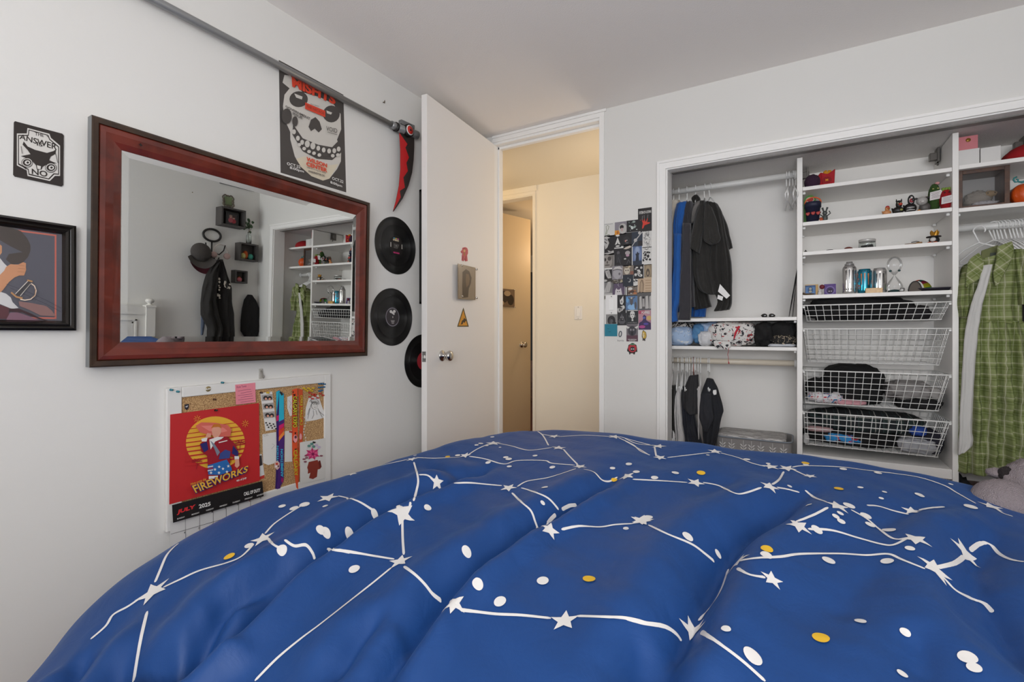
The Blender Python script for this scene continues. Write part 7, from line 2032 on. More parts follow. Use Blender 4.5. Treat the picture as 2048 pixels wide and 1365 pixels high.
# ornate frame on top of the large box
zt2 = z1; c = mk(236, 180, .06)
yc = c.y; t = thing('ornate_frame', 'small ornate pewter frame with a greenish picture on top of the large box shelf', 'photo frame', (XR - .06, yc, zt2))
PEW = M('#6f675a', .35, metal=.6); hw, hh_ = .052, .060
pts = []
for k in range(40):
    a = 2 * math.pi * k / 40; r = 1 + .14 * math.cos(4 * a + math.pi) + .05 * math.cos(12 * a)
    pts.append(Vector((XR - .055 + .008 * math.sin(a), yc + hw * r * math.cos(a), zt2 + .068 + hh_ * r * math.sin(a))))
m_ = MB().tube(pts, .007, PEW, 8, closed=True).tube([Vector((p.x, yc + (p.y - yc) * .74, zt2 + .068 + (p.z - zt2 - .068) * .74)) for p in pts], .004, PEW, 8, closed=True)
child(m_, 'frame', t)
child(MB().slab([Vector((XR - .052, yc + s * hw * .72, zt2 + .068 + q * hh_ * .72)) for s, q in ((-1, -1), (1, -1), (1, 1), (-1, 1))], NW, .003, M('#6c7a54', .5)), 'picture', t)
# bud vase with leaves on the middle box
x0, y0, y1, z0, z1 = B2_
c = mk(405, 500, .055); vb = Vector((XR - .05, c.y, z1))
t = thing('bud_vase', 'clear textured glass vase of green ivy on the middle box shelf', 'vase', vb)
child(MB().lathe([(0, 0), (.021, .0), (.024, .01), (.024, .075), (.018, .092), (.012, .10), (.012, .118), (.010, .118), (.010, .10), (.021, .074), (.021, .006), (0, .006)], vb, glass('vase_glass', '#eef2f0', .05), 28), 'glass', t)
LG = M('#2c4a24', .5); st = MB(); lf = MB()
q_ = random.Random(4)
for k in range(4):
    top = vb + Vector((q_.uniform(-.02, .02), -.030 + .02 * k, .19 + .022 * (k % 3)))
    st.tube([vb + Vector((0, 0, .02)), vb + Vector((0, 0, .11)), (vb + Vector((0, 0, .13)) + top) / 2 + Vector((0, .004 * k, 0)), top], .0014, M('#5a4a34', .6), 6)
    for j in range(4):
        c = top + Vector((q_.uniform(-.014, .014), q_.uniform(-.022, .022), -.018 * j))
        R_ = Matrix.Rotation(q_.uniform(0, 6), 4, 'X')
        lp_ = [Vector((0, 0, 0)), Vector((.002, .012, .006)), Vector((.003, .014, .018)), Vector((0, 0, .030)), Vector((.003, -.014, .018)), Vector((.002, -.012, .006))]
        lf.add([c + (R_ @ p) for p in lp_], [(0, 1, 2, 3), (0, 3, 4, 5)], LG)
child(st, 'stems', t); child(lf, 'leaves', t)
# plush toys in the middle and small boxes
yc = (y0 + y1) / 2
for k, (dy, c_, lab) in enumerate(((.035, '#3f8f7c', 'teal round plush at the left inside the middle box shelf'), (-.012, '#d0602c', 'orange plush with red spots inside the middle box shelf'), (-.040, '#c8bf7a', 'pale yellow plush at the right inside the middle box shelf'))):
    m_ = MB().ell((x0 + .04 + .012 * (k == 1), yc + dy, z0 + .03 + .014 * (k == 1)), (.026, .024, .030 + .012 * (k == 1)), M(c_, .9, bump=.5, scale=200), amp=.06, seed=k, flat=z0, nu=22, nv=14)
    tag(m_.build('small_plush'), lab, 'plush')
x0, y0, y1, z0, z1 = B3
m_ = MB().ell((x0 + .035, (y0 + y1) / 2 - .005, z0 + .022), (.02, .026, .022), M('#c8727a', .8), amp=.12, seed=3, flat=z0, nu=22, nv=14).ell((x0 + .035, (y0 + y1) / 2 - .005, z0 + .044), (.012, .014, .007), M('#b0582c', .8), nu=14, nv=8)
tag(m_.build('pink_figure'), 'small pink rounded figure with orange top inside the lowest box shelf', 'figurine')

# wall rack with caps, headphones and jackets
c = mk(100, 460, .02)
t = thing('wall_hook_rack', 'black iron wall rack with an oval ring and curved hooks', 'hook rack', (XR - .02, c.y, c.z - .16))
IR = M('#1d1a19', .45)
yl_, yr_ = mk(28, 460, .02).y, mk(172, 460, .02).y; zt3, zb3 = mk(100, 408, .02).z, mk(100, 508, .02).z
cy_, cz_ = (yl_ + yr_) / 2, (zt3 + zb3) / 2; ay, az = abs(yr_ - yl_) / 2, abs(zt3 - zb3) / 2
child(MB().tube([Vector((XR - .015, cy_ + ay * math.cos(a), cz_ + az * math.sin(a))) for a in [math.radians(k * 12) for k in range(30)]], .010, IR, 10, closed=True), 'ring', t)
child(MB().tube([Vector((XR - .012, cy_, cz_ - az)), Vector((XR - .012, cy_, cz_ - az - .18))], .007, IR, 8), 'stem', t)
for s in (-1, 1):
    child(MB().tube([Vector((XR - .012, cy_, cz_ - az - .10)), Vector((XR - .05, cy_ + s * .05, cz_ - az - .12)), Vector((XR - .08, cy_ + s * .075, cz_ - az - .08)), Vector((XR - .085, cy_ + s * .085, cz_ - az - .03))], [.006, .006, .005, .006], IR, 8), 'hook', t)
    child(MB().tube([Vector((XR - .012, cy_, cz_ - az - .17)), Vector((XR - .05, cy_ + s * .03, cz_ - az - .19)), Vector((XR - .07, cy_ + s * .04, cz_ - az - .15))], .006, IR, 8), 'hook', t)


def mpt2(u, v, off): return mx(u, v, off)
def cap(cu, cv, label, col, front, brim, off, s=1.0):
    c = mk(cu, cv, off)
    t = thing('baseball_cap', label, 'cap', (c.x, c.y, c.z - .09))
    def f(a, b_):
        th = 2 * math.pi * a; ph = math.pi / 2 * b_
        return c + Vector((-.055 * math.cos(ph) * s + .02, .082 * s * math.sin(ph) * math.cos(th), .082 * s * math.sin(ph) * math.sin(th)))
    m_ = MB(); m_.grid(f, 28, 10, M(col, .85, bump=.3, scale=200)); child(m_, 'crown', t)
    m_ = MB()
    def g(a, b_):
        th = math.pi * (1.12 + .76 * a); r = .078 * s + .062 * s * b_
        return c + Vector((.02 - .035 * b_ - .01 * math.sin(math.pi * a), r * math.cos(th) * (1 - .12 * b_), r * math.sin(th)))
    m_.grid(g, 20, 6, M(brim, .8, bump=.2, scale=200)); child(m_, 'brim', t)
    return t
cap(40, 640, 'maroon-brimmed cap hanging behind the grey cap on the wall rack', '#2c2624', '#2c2624', '#5c2430', .05, 1.12)
cap(15, 600, 'grey baseball cap with black mesh back hanging on the wall rack', '#45403d', '#45403d', '#504b48', .12, 1.05)
c = mk(165, 600, .07)
t = thing('headphones', 'white and rose headphones hanging on the wall rack', 'headphones', (c.x, c.y, c.z - .06))
WHP = M('#c8bfb8', .35)
hb_ = child(MB().tube([c + Vector((-.01, .062 * math.cos(a), .072 * math.sin(a))) for a in [math.radians(k) for k in range(-20, 201, 12)]], .006, WHP, 8), 'headband', t)
for s in (-1, 1):
    child(MB().lathe([(0, -.012), (.026, -.012), (.030, 0), (.028, .012), (.015, .016), (0, .016)], c + Vector((-.01, s * .058, -.03)), M('#b89a94', .4), 20, axis='x'), 'ear_cup', hb_)


def hang(rows, off, thick, mat, seed, folds=2, amp=.22, n=44, m=30, fall=.0):
    mb = MB(); R = len(rows); vs = []
    for j in range(m + 1):
        f = j / m * (R - 1); i = min(int(f), R - 2); q = f - i; q = q * q * (3 - 2 * q) * .3 + q * .7
        (al, bl), (ar, br) = rows[i]; (cl, dl), (cr_, dr) = rows[i + 1]
        ul, vl, ur, vr = al + (cl - al) * q, bl + (dl - bl) * q, ar + (cr_ - ar) * q, br + (dr - br) * q
        for k in range(n):
            a = 2 * math.pi * k / n; s = (1 - math.cos(a)) / 2; sd = math.sin(a)
            p = mk(ul + (ur - ul) * s, vl + (vr - vl) * s, off)
            fo = math.sin(folds * 6.283 * s + seed + j * .12) * .7 + 1.6 * noise.noise(Vector((s * 3, j * .22, seed))) + 1.2 * (.5 - 2 * abs(noise.noise(Vector((s * 5 + j * .1, j * .3, seed * 2)))))
            d = abs(sd) ** .6 * thick / 2 * (1 + amp * fo)
            p.x += -d if sd > 0 else d * .6
            p.x = min(p.x, XR - .003)
            vs.append(p)
    fs = [(j * n + k, j * n + (k + 1) % n, (j + 1) * n + (k + 1) % n, (j + 1) * n + k) for j in range(m) for k in range(n)]
    fs += [tuple(range(n)), tuple(m * n + k for k in range(n - 1, -1, -1))]
    mb.add(vs, fs, mat, True)
    return mb
JB = M('#1f1c1b', .9, bump=.3, scale=160, sheen=.2); JB2 = M('#252220', .85, bump=.3, scale=160)
m_ = hang([((140, 660), (175, 660)), ((130, 760), (220, 800)), ((130, 860), (255, 900)), ((130, 1000), (255, 1000)), ((150, 1150), (275, 1120)), ((180, 1320), (280, 1320)), ((180, 1700), (280, 1700))], .07, .09, JB, 51)
o = m_.build('hooded_jacket'); tag(o, 'black hooded jacket with white print hanging on the right of the wall rack', 'jacket')
for k, (x, y, w_, h_) in enumerate(((150, 850, 14, 40), (215, 862, 34, 24), (158, 930, 12, 40), (170, 880, 10, 16), (235, 880, 14, 26))):
    pass
A_ = MB(); q_ = random.Random(3)
for k in range(26):
    x, y = (q_.uniform(145, 165), q_.uniform(810, 980)) if k % 2 else (q_.uniform(190, 250), q_.uniform(845, 895))
    c = mk(x, y, .128); r = q_.uniform(.004, .011)
    A_.ell(c, (.002, r, r * q_.uniform(.6, 1.6)), M('#cfc6ba', .7), nu=8, nv=5)
A_.v = [p - Vector(o.location) for p in A_.v]
me = bpy.data.meshes.new('white_print'); me.from_pydata([tuple(p) for p in A_.v], [], A_.f); me.materials.append(M('#cfc6ba', .7))
oo = bpy.data.objects.new('white_print', me); COL.objects.link(oo); oo.parent = o
m_ = hang([((105, 700), (150, 680)), ((48, 790), (140, 780)), ((20, 900), (130, 900)), ((5, 1020), (120, 1010)), ((5, 1120), (150, 1120)), ((60, 1220), (180, 1230)), ((55, 1330), (170, 1330)), ((55, 1700), (170, 1700))], .09, .11, JB2, 52)
tag(m_.build('denim_jacket'), 'black denim jacket with stitched patches hanging on the left of the wall rack', 'jacket')
m_ = hang([((8, 1130), (40, 1130)), ((5, 1220), (35, 1220)), ((5, 1285), (22, 1285))], .04, .02, M('#5a6478', .8), 53, folds=1)
tag(m_.build('strap'), 'blue-grey strap hanging below the denim jacket', 'strap')
# plain black hood hung on the wall (the mask in it is left out)
m_ = hang([((395, 950), (425, 955)), ((365, 990), (460, 1000)), ((348, 1060), (486, 1060)), ((336, 1160), (486, 1170)), ((334, 1250), (486, 1255)), ((366, 1300), (466, 1300)), ((366, 1500), (466, 1500))], .03, .06, M('#161414', .9, bump=.3, scale=160), 54, folds=2, amp=.25)
tag(m_.build('black_hood'), 'black cloth hood hanging on the right wall beside the closet', 'hood')
# papers taped low on the wall under the hood
a, b_ = mk(340, 1345, .001), mk(478, 1500, .001)
m_ = MB().slab([(XR - .001, a.y, b_.z), (XR - .001, b_.y, b_.z), (XR - .001, b_.y, a.z), (XR - .001, a.y, a.z)], NW, .001, spots('sticker_sheet', '#c8c8cc', ['#3a5a9a', '#d8a23c', '#2a2a30'], scale=30, thr=.45))
# framed pictures over the box shelves, cut by the top of the mirror
a, b_ = mk(165, -40, .01), mk(450, 40, .01)
t = thing('photo_collage_frame', 'row of grey photos high on the right wall, cut off by the mirror', 'picture', (XR - .01, (a.y + b_.y) / 2, b_.z))
y0_, y1_ = min(a.y, b_.y), max(a.y, b_.y); zb_ = mk(300, 62, .01).z
child(MB().box((XR - .012, y0_, zb_), (XR - .001, y1_, zb_ + .16), M('#6a6868', .5)), 'frame', t)
for k in range(4):
    f0_, f1_ = y0_ + (y1_ - y0_) * (k + .1) / 4, y0_ + (y1_ - y0_) * (k + .9) / 4
    child(MB().box((XR - .0135, f0_, zb_ + .012), (XR - .0121, f1_, zb_ + .148), M(('#4a4848', '#8a8888', '#3c3a3a', '#a09c9a')[k], .5)), 'photo', t)
p = mx(384, 385, 0); tag(MB().tube([(XR - .012, p.y, p.z), (XR, p.y, p.z)], .003, M('#7a6a40', .4, metal=.7), 8).build('wall_nail'), 'single small brass nail in the bare right wall', 'nail')

# ------------------------------------------------------------------ bed: headboard against the right wall
pt = mx(299, 590, .05)
PY = pt.y
BW_ = M('#dddad4', .45)
bed = thing('bed', 'white wooden bed with a panelled headboard against the right wall', 'bed', (2.0, 1.0, 0))
hz1 = mx(262, 612, .05).z
zpt = mx(299, 612, .05).z
ph_ = zpt
hp = MB()
for y in (PY, PY - 1.50):
    m_ = MB().box((XR - .085, y - .032, 0), (XR - .02, y + .032, ph_ - .01), BW_)
    m_.box((XR - .092, y - .038, ph_ - .012), (XR - .013, y + .038, ph_ + .004), BW_)
    cpt = (XR - .0525, y, ph_ + .004)
    m_.lathe([(.024, 0), (.026, .005), (.016, .010), (.014, .016), (.026, .024), (.032, .034), (.031, .044), (.022, .054), (.0, .058)], cpt, BW_, 24)
    child(m_, 'post', bed)
m_ = MB()
m_.box((XR - .07, PY - 1.468, hz1 - .07), (XR - .035, PY - .032, hz1), BW_)
m_.box((XR - .06, PY - 1.468, .35), (XR - .045, PY - .032, hz1 - .07), BW_)
n_ = 4
for k in range(n_):
    ya, yb = PY - .032 - .06 - k * 1.436 / n_, PY - .032 + .0 - (k + 1) * 1.436 / n_ + .03
    for (e0, x_) in ((0, .068), (.022, .061)):
        m_.box((XR - x_, yb + e0, .5 + e0), (XR - .058, yb + e0 + .012, hz1 - .11 - e0), BW_); m_.box((XR - x_, ya - e0 - .012, .5 + e0), (XR - .058, ya - e0, hz1 - .11 - e0), BW_)
        m_.box((XR - x_, yb + e0, hz1 - .122 - e0), (XR - .058, ya - e0, hz1 - .11 - e0), BW_)
child(m_, 'headboard', bed)
# ------------------------------------------------------------------ mattress, frame and duvet
import numpy as np
child(MB().box((.93, .36, .30), (2.98, 1.66, .40), M('#d8d6d2', .7)), 'mattress', bed, bevel=.03)
m_ = MB().box((.98, PY - .06, .16), (XR - .08, PY - .03, .30), BW_).box((.98, PY - 1.47, .16), (XR - .08, PY - 1.44, .30), BW_).box((.95, PY - 1.47, .16), (.98, PY - .03, .30), BW_)
child(m_, 'side_rails', bed, bevel=.003)
for x_, y_ in ((1.0, PY - .09), (1.0, PY - 1.41)):
    child(MB().box((x_, y_ - .03, 0), (x_ + .06, y_ + .03, .1595), BW_), 'leg', bed, bevel=.003)

DUX0, DUX1, DUY0, DUY1, DST = .30, 2.97, .06, 1.86, .0085
gx = np.arange(DUX0, DUX1 + DST / 2, DST); gy_ = np.arange(DUY0, DUY1 + DST / 2, DST)
GX, GY = np.meshgrid(gx, gy_)
fy = np.interp(GY, [.0, .32, .37, .435, .516, .65, .77, .9, 1.045, 1.2, 1.39, 1.6, 1.7, 1.9],
               [.385, .43, .455, .495, .53, .566, .594, .607, .622, .642, .669, .680, .690, .690])
fx = np.interp(GX, [.3, .926, 1.10, 1.293, 1.55, 1.96, 2.18, 2.32, 2.6, 3.0], [-.004, -.008, -.002, .0056, .0, .0, -.019, -.052, -.06, -.06])
def blur(a, n):
    for _ in range(n):
        a = np.pad(a, 1, mode='edge')
        a = (a[:-2, 1:-1] + a[2:, 1:-1] + a[1:-1, :-2] + a[1:-1, 2:] + 2 * a[1:-1, 1:-1]) / 6
    return a
base = blur(fy + fx + .010, 60)
cont = np.array([(.74, .12), (.64, .31), (.59, .369), (.54, .435), (.52, .516), (.51, .65), (.53, .769), (.56, .902), (.61, 1.045), (.67, 1.205), (.74, 1.389), (.81, 1.56), (.89, 1.66), (1.0, 1.70), (1.1, 1.71), (1.3, 1.71), (1.6, 1.71), (2.0, 1.71), (2.4, 1.70), (3.2, 1.70), (3.2, .12)])
def sdist(X_, Y_, P):
    d = np.full(X_.shape, 9.0); inside = np.zeros(X_.shape, bool); n = len(P)
    for i in range(n):
        a, b_ = P[i], P[(i + 1) % n]; e = b_ - a
        t_ = np.clip(((X_ - a[0]) * e[0] + (Y_ - a[1]) * e[1]) / (e @ e), 0, 1)
        d = np.minimum(d, np.hypot(X_ - a[0] - t_ * e[0], Y_ - a[1] - t_ * e[1]))
        c = (a[1] > Y_) != (b_[1] > Y_)
        with np.errstate(divide='ignore', invalid='ignore'):
            xi = (b_[0] - a[0]) * (Y_ - a[1]) / (b_[1] - a[1] + 1e-12) + a[0]
        inside ^= (c & (X_ < xi))
    return np.where(inside, -d, d)
sd = blur(sdist(GX, GY, cont), 4)
Rr = .15
dd_ = np.maximum(0, sd + .287 * Rr)
lim = .95 * Rr
circ = Rr - np.sqrt(np.maximum(Rr * Rr - np.minimum(dd_, lim) ** 2, 0))
drop = circ + np.maximum(0, dd_ - lim) * 3.2
HZ = base - drop
# valleys between the puffed folds: traced course, depth, half width
def pdist(P):
    d = np.full(GX.shape, 9.0); al = np.zeros(GX.shape); side = np.zeros(GX.shape); L = 0; tot = sum(np.hypot(*(P[i + 1] - P[i])) for i in range(len(P) - 1))
    for i in range(len(P) - 1):
        a, b_ = P[i], P[i + 1]; e = b_ - a; l = np.hypot(*e)
        t_ = np.clip(((GX - a[0]) * e[0] + (GY - a[1]) * e[1]) / (l * l), 0, 1)
        q = np.hypot(GX - a[0] - t_ * e[0], GY - a[1] - t_ * e[1]); m = q < d
        d = np.where(m, q, d); al = np.where(m, (L + t_ * l) / tot, al)
        side = np.where(m, np.sign(e[0] * (GY - a[1]) - e[1] * (GX - a[0])), side); L += l
    return d, al, side
C2, C3, C1 = (600, 840, 2.6), (1250, 840, 2.566), (0, 850, 2.65)
def px(c, pts): return [(c[0] + x / c[2], c[1] + y / c[2]) for x, y in pts]
def hz_at(x, y):
    fx_ = (x - DUX0) / DST; fy_ = (y - DUY0) / DST
    i = min(max(int(fx_), 0), len(gx) - 2); j = min(max(int(fy_), 0), len(gy_) - 2)
    a, b_ = min(max(fx_ - i, 0), 1), min(max(fy_ - j, 0), 1)
    if a + b_ <= 1: return HZ[j, i] + a * (HZ[j, i + 1] - HZ[j, i]) + b_ * (HZ[j + 1, i] - HZ[j, i])
    return HZ[j + 1, i + 1] + (1 - a) * (HZ[j + 1, i] - HZ[j + 1, i + 1]) + (1 - b_) * (HZ[j, i + 1] - HZ[j + 1, i + 1])
def hit(u, v):
    d = ray(u, v); s = .25; p = None
    while s < 2.6:
        q = CAM + d * s
        if DUX0 < q.x < DUX1 and DUY0 < q.y < DUY1 and q.z < hz_at(q.x, q.y):
            lo_, hi_ = s - .012, s
            for _ in range(14):
                m = (lo_ + hi_) / 2; q = CAM + d * m
                if q.z < hz_at(q.x, q.y): hi_ = m
                else: lo_ = m
            q = CAM + d * hi_; return (q.x, q.y)
        s += .012
    return None
VAL = [
    (px(C2, [(-600, 1365), (-380, 1180), (-180, 960), (0, 790), (150, 690), (330, 555), (470, 480), (620, 410), (780, 345), (900, 290), (1000, 240)]), .058, .030, .6),
    (px(C1, [(640, 1365), (980, 1345), (1090, 1150), (1200, 990), (1400, 850), (1560, 720)]), .045, .026, .3),
    (px(C2, [(440, 1365), (520, 1230), (640, 1060), (740, 925), (850, 810), (1000, 700), (1180, 580), (1330, 500), (1440, 430), (1600, 330), (1700, 250)]), .042, .026, .6),
    (px(C2, [(170, 1365), (240, 1270), (310, 1160), (400, 1060), (480, 1000)]), .028, .026, .0),
    (px(C3, [(190, 1347), (240, 1190), (300, 1080), (380, 920), (480, 720), (560, 620), (680, 540), (800, 470), (930, 370), (1000, 330)]), .040, .036, .4),
    (px(C3, [(2048, 1290), (1960, 1110), (1880, 960), (1800, 830), (1790, 700), (1880, 560), (1960, 500)]), .030, .040, -.3),
    (px(C3, [(1760, 1080), (1700, 960), (1650, 820), (1600, 760)]), .012, .030, 0),
    (px(C3, [(1080, 1020), (1150, 900), (1230, 810), (1330, 720)]), .010, .045, 0),
    (px(C3, [(60, 1347), (90, 1180), (120, 1100)]), .014, .030, 0),
    (px(C3, [(1540, 1347), (1520, 1200), (1500, 1080)]), .014, .035, 0),
    (px(C2, [(660, 250), (760, 280), (900, 300), (1000, 230)]), .012, .030, 0),
    (px(C3, [(1300, 560), (1450, 480), (1640, 450), (1780, 430)]), .010, .035, 0),
    (px(C1, [(380, 1365), (430, 1280), (450, 1210)]), .020, .022, 0),
    (px(C3, [(380, 420), (470, 360), (620, 300)]), .008, .05, 0),
]
B0 = HZ.copy()
pl = []
for pts, dep, wd, asym in VAL:
    Q = [hit(u, v) for u, v in pts]; Q = np.array([q for q in Q if q]); pl.append(Q)
acc = np.zeros(HZ.shape)
for Q, (pts, dep, wd, asym) in zip(pl, VAL):
    if len(Q) < 2: continue
    d, al, side = pdist(Q)
    taper = np.minimum(1, np.minimum((1 - al) * 3.2, 1)) * np.minimum(1, .55 + al * 4)
    w_ = wd * (1 + asym * side * .5)
    acc += -dep * 1.35 * taper * np.exp(-(d / (w_ * .72)) ** 1.25) + dep * .6 * taper * np.exp(-((d - w_ * 2.2) / (w_ * 1.4)) ** 2)
HZ = HZ + acc
# soft creases and puckering
q_ = np.zeros(HZ.shape)
for k, (a, f_, am) in enumerate(((.9, 9, .0035), (1.15, 17, .0022), (.7, 31, .0011), (2.2, 13, .0018), (1.3, 47, .0006))):
    q_ += am * np.sin((GX * math.cos(a) + GY * math.sin(a)) * f_ * 2.2 + 2.1 * np.sin(GX * 4.1 + k) + 1.7 * np.sin(GY * 5.3 + 2 * k)) * (.5 + .5 * np.sin(GX * 3.1 + GY * 2.3 + k * 1.9))
HZ = blur(HZ + q_, 2)
# quick creases in the foreground left corner
cz = np.exp(-((GX - .78) ** 2 + (GY - .42) ** 2) / .03)
HZ += .006 * cz * np.sin(GX * 60 + GY * 35)
HZ = np.maximum(HZ, .14 + .01 * np.sin(GX * 30) + .01 * np.sin(GY * 27))

DU = MB()
nx_, ny_ = len(gx), len(gy_)
# satin cotton: blue, fine weave
m, nt, b = nodes('blue_duvet_cotton')
b.inputs['Base Color'].default_value = rgb('#18407a'); b.inputs['Roughness'].default_value = .5; b.inputs['Specular IOR Level'].default_value = .3
b.inputs['Sheen Weight'].default_value = .15; b.inputs['Sheen Roughness'].default_value = .4; b.inputs['Sheen Tint'].default_value = rgb('#6a8fd0')
tc = nt.nodes.new('ShaderNodeTexCoord'); n1 = nt.nodes.new('ShaderNodeTexNoise'); n1.inputs['Scale'].default_value = 700; n1.inputs['Detail'].default_value = 2
n2 = nt.nodes.new('ShaderNodeTexNoise'); n2.inputs['Scale'].default_value = 14; n2.inputs['Detail'].default_value = 5; n2.inputs['Distortion'].default_value = 1.2
bp = nt.nodes.new('ShaderNodeBump'); bp.inputs['Strength'].default_value = .10; bp.inputs['Distance'].default_value = .002
bp2 = nt.nodes.new('ShaderNodeBump'); bp2.inputs['Strength'].default_value = .12; bp2.inputs['Distance'].default_value = .02
nt.links.new(tc.outputs['Object'], n1.inputs['Vector']); nt.links.new(tc.outputs['Object'], n2.inputs['Vector'])
nt.links.new(n2.outputs['Fac'], bp2.inputs['Height']); nt.links.new(n1.outputs['Fac'], bp.inputs['Height'])
nt.links.new(bp2.outputs['Normal'], bp.inputs['Normal']); nt.links.new(bp.outputs['Normal'], b.inputs['Normal'])
DUM = m
PWH = M('#dedad6', .6); PYE = M('#e0b22c', .6)
vs = [Vector((float(gx[i]), float(gy_[j]), float(HZ[j, i]))) for j in range(ny_) for i in range(nx_)]
fs = []
for j in range(ny_ - 1):
    for i in range(nx_ - 1):
        a, b_, c, d = j * nx_ + i, j * nx_ + i + 1, (j + 1) * nx_ + i + 1, (j + 1) * nx_ + i
        if max(HZ[j, i], HZ[j, i + 1], HZ[j + 1, i + 1], HZ[j + 1, i]) < .17: continue
        fs.append((a, b_, d)); fs.append((b_, c, d))
DU.add(vs, fs, DUM, True)
OFF = .0011
def sp(x, y, k=0): return Vector((x, y, hz_at(x, y) + OFF + k * .0004))
def resample(P, step=.006):
    out = [P[0]]
    for a, b_ in zip(P, P[1:]):
        l = math.hypot(b_[0] - a[0], b_[1] - a[1])
        if l > .25: out.append(b_); continue
        n = max(1, int(l / step))
        out += [(a[0] + (b_[0] - a[0]) * k / n, a[1] + (b_[1] - a[1]) * k / n) for k in range(1, n + 1)]
    return out
def smooth_px(pts):
    out = []
    n = len(pts)
    for i in range(n - 1):
        p0, p1, p2, p3 = pts[max(i - 1, 0)], pts[i], pts[i + 1], pts[min(i + 2, n - 1)]
        for k in range(6):
            t_ = k / 6
            out.append(tuple(.5 * (2 * p1[c] + (p2[c] - p0[c]) * t_ + (2 * p0[c] - 5 * p1[c] + 4 * p2[c] - p3[c]) * t_ ** 2 + (3 * p1[c] - p0[c] - 3 * p2[c] + p3[c]) * t_ ** 3) for c in (0, 1)))
    out.append(pts[-1]); return out
def dline(c, pts, wd=.0054):
    Q = [hit(u, v) for u, v in smooth_px(px(c, pts))]; Q = [q for q in Q if q]
    if len(Q) < 2: return
    segs = [[Q[0]]]
    for q in Q[1:]:
        if math.hypot(q[0] - segs[-1][-1][0], q[1] - segs[-1][-1][1]) > .14: segs.append([q])
        else: segs[-1].append(q)
    for S in segs:
        if len(S) < 2: continue
        S = resample(S); N = len(S); v_ = []; f_ = []
        for i, (x, y) in enumerate(S):
            a, b_ = S[max(i - 2, 0)], S[min(i + 2, N - 1)]; dx, dy = b_[0] - a[0], b_[1] - a[1]; l = math.hypot(dx, dy) or 1
            ox, oy = -dy / l * wd / 2, dx / l * wd / 2
            if i in (0, N - 1): ox *= .5; oy *= .5
            v_ += [sp(x + ox, y + oy), sp(x, y), sp(x - ox, y - oy)]
        for i in range(N - 1):
            f_ += [(3 * i, 3 * i + 1, 3 * i + 4, 3 * i + 3), (3 * i + 1, 3 * i + 2, 3 * i + 5, 3 * i + 4)]
        DU.add(v_, f_, PWH, True)
def dshape(c, x, y, wpx_, outline, mat, k, rings=5, squash=1.0):
    u, v = c[0] + x / c[2], c[1] + y / c[2]; q = hit(u, v)
    if not q: return
    p = Vector((q[0], q[1], hz_at(*q))); s = (p - CAM).dot(Vector((-SY, CY, 0)))
    R = wpx_ / c[2] / 2 * s / FPX
    n = len(outline); v_ = [sp(q[0], q[1], k)]; f_ = []
    for r in range(1, rings + 1):
        for (a, b_) in outline: v_.append(sp(q[0] + a * R * r / rings, q[1] + b_ * R * r / rings * squash, k))
    for i in range(n):
        j = (i + 1) % n; f_.append((0, 1 + i, 1 + j))
        for r in range(rings - 1): f_.append((1 + r * n + i, 1 + (r + 1) * n + i, 1 + (r + 1) * n + j, 1 + r * n + j))
    DU.add(v_, f_, mat, True)
def star_o(rot):
    out = []
    for k in range(10):
        a = math.radians(rot + 36 * k); r = 1.06 if k % 2 == 0 else .46; out.append((r * math.cos(a), r * math.sin(a)))
    o2 = []
    for i in range(10):
        a, b_ = out[i], out[(i + 1) % 10]; o2 += [a, ((a[0] + b_[0]) / 2, (a[1] + b_[1]) / 2)]
    return o2
CIRC = [(math.cos(math.radians(k * 18)), math.sin(math.radians(k * 18))) for k in range(20)]
STARS = [(C1, 810, 890, 150, 20), (C1, 1392, 608, 115, 5), (C1, 1738, 390, 110, 40),
         (C2, 272, 284, 58, 10), (C2, 582, 207, 60, 30), (C2, 712, 326, 70, 60), (C2, 530, 486, 140, 15), (C2, 520, 740, 120, 50), (C2, 800, 958, 125, 75), (C2, 1375, 1050, 150, 35),
         (C2, 858, 188, 62, 25), (C2, 1005, 124, 80, 50), (C2, 1322, 88, 60, 10), (C2, 1345, 148, 76, 40), (C2, 1455, 246, 76, 70), (C2, 1085, 356, 86, 15), (C2, 1298, 574, 100, 35), (C2, 1635, 90, 70, 20), (C2, 1700, 295, 78, 50), (C2, 1775, 528, 100, 75),
         (C3, 85, 520, 120, 20), (C3, 8, 292, 76, 45), (C3, 172, 138, 76, 15), (C3, 180, 196, 66, 60), (C3, 462, 165, 70, 30), (C3, 362, 326, 88, 10), (C3, 748, 243, 82, 40), (C3, 832, 252, 84, 65), (C3, 742, 345, 88, 20), (C3, 950, 292, 62, 50),
         (C3, 1090, 445, 110, 30), (C3, 890, 546, 116, 55), (C3, 1472, 472, 84, 15), (C3, 1490, 615, 130, 45), (C3, 1590, 768, 136, 10), (C3, 1750, 690, 116, 35), (C3, 575, 735, 116, 60), (C3, 755, 824, 102, 25), (C3, 350, 1092, 130, 50), (C3, 1880, 448, 100, 20)]
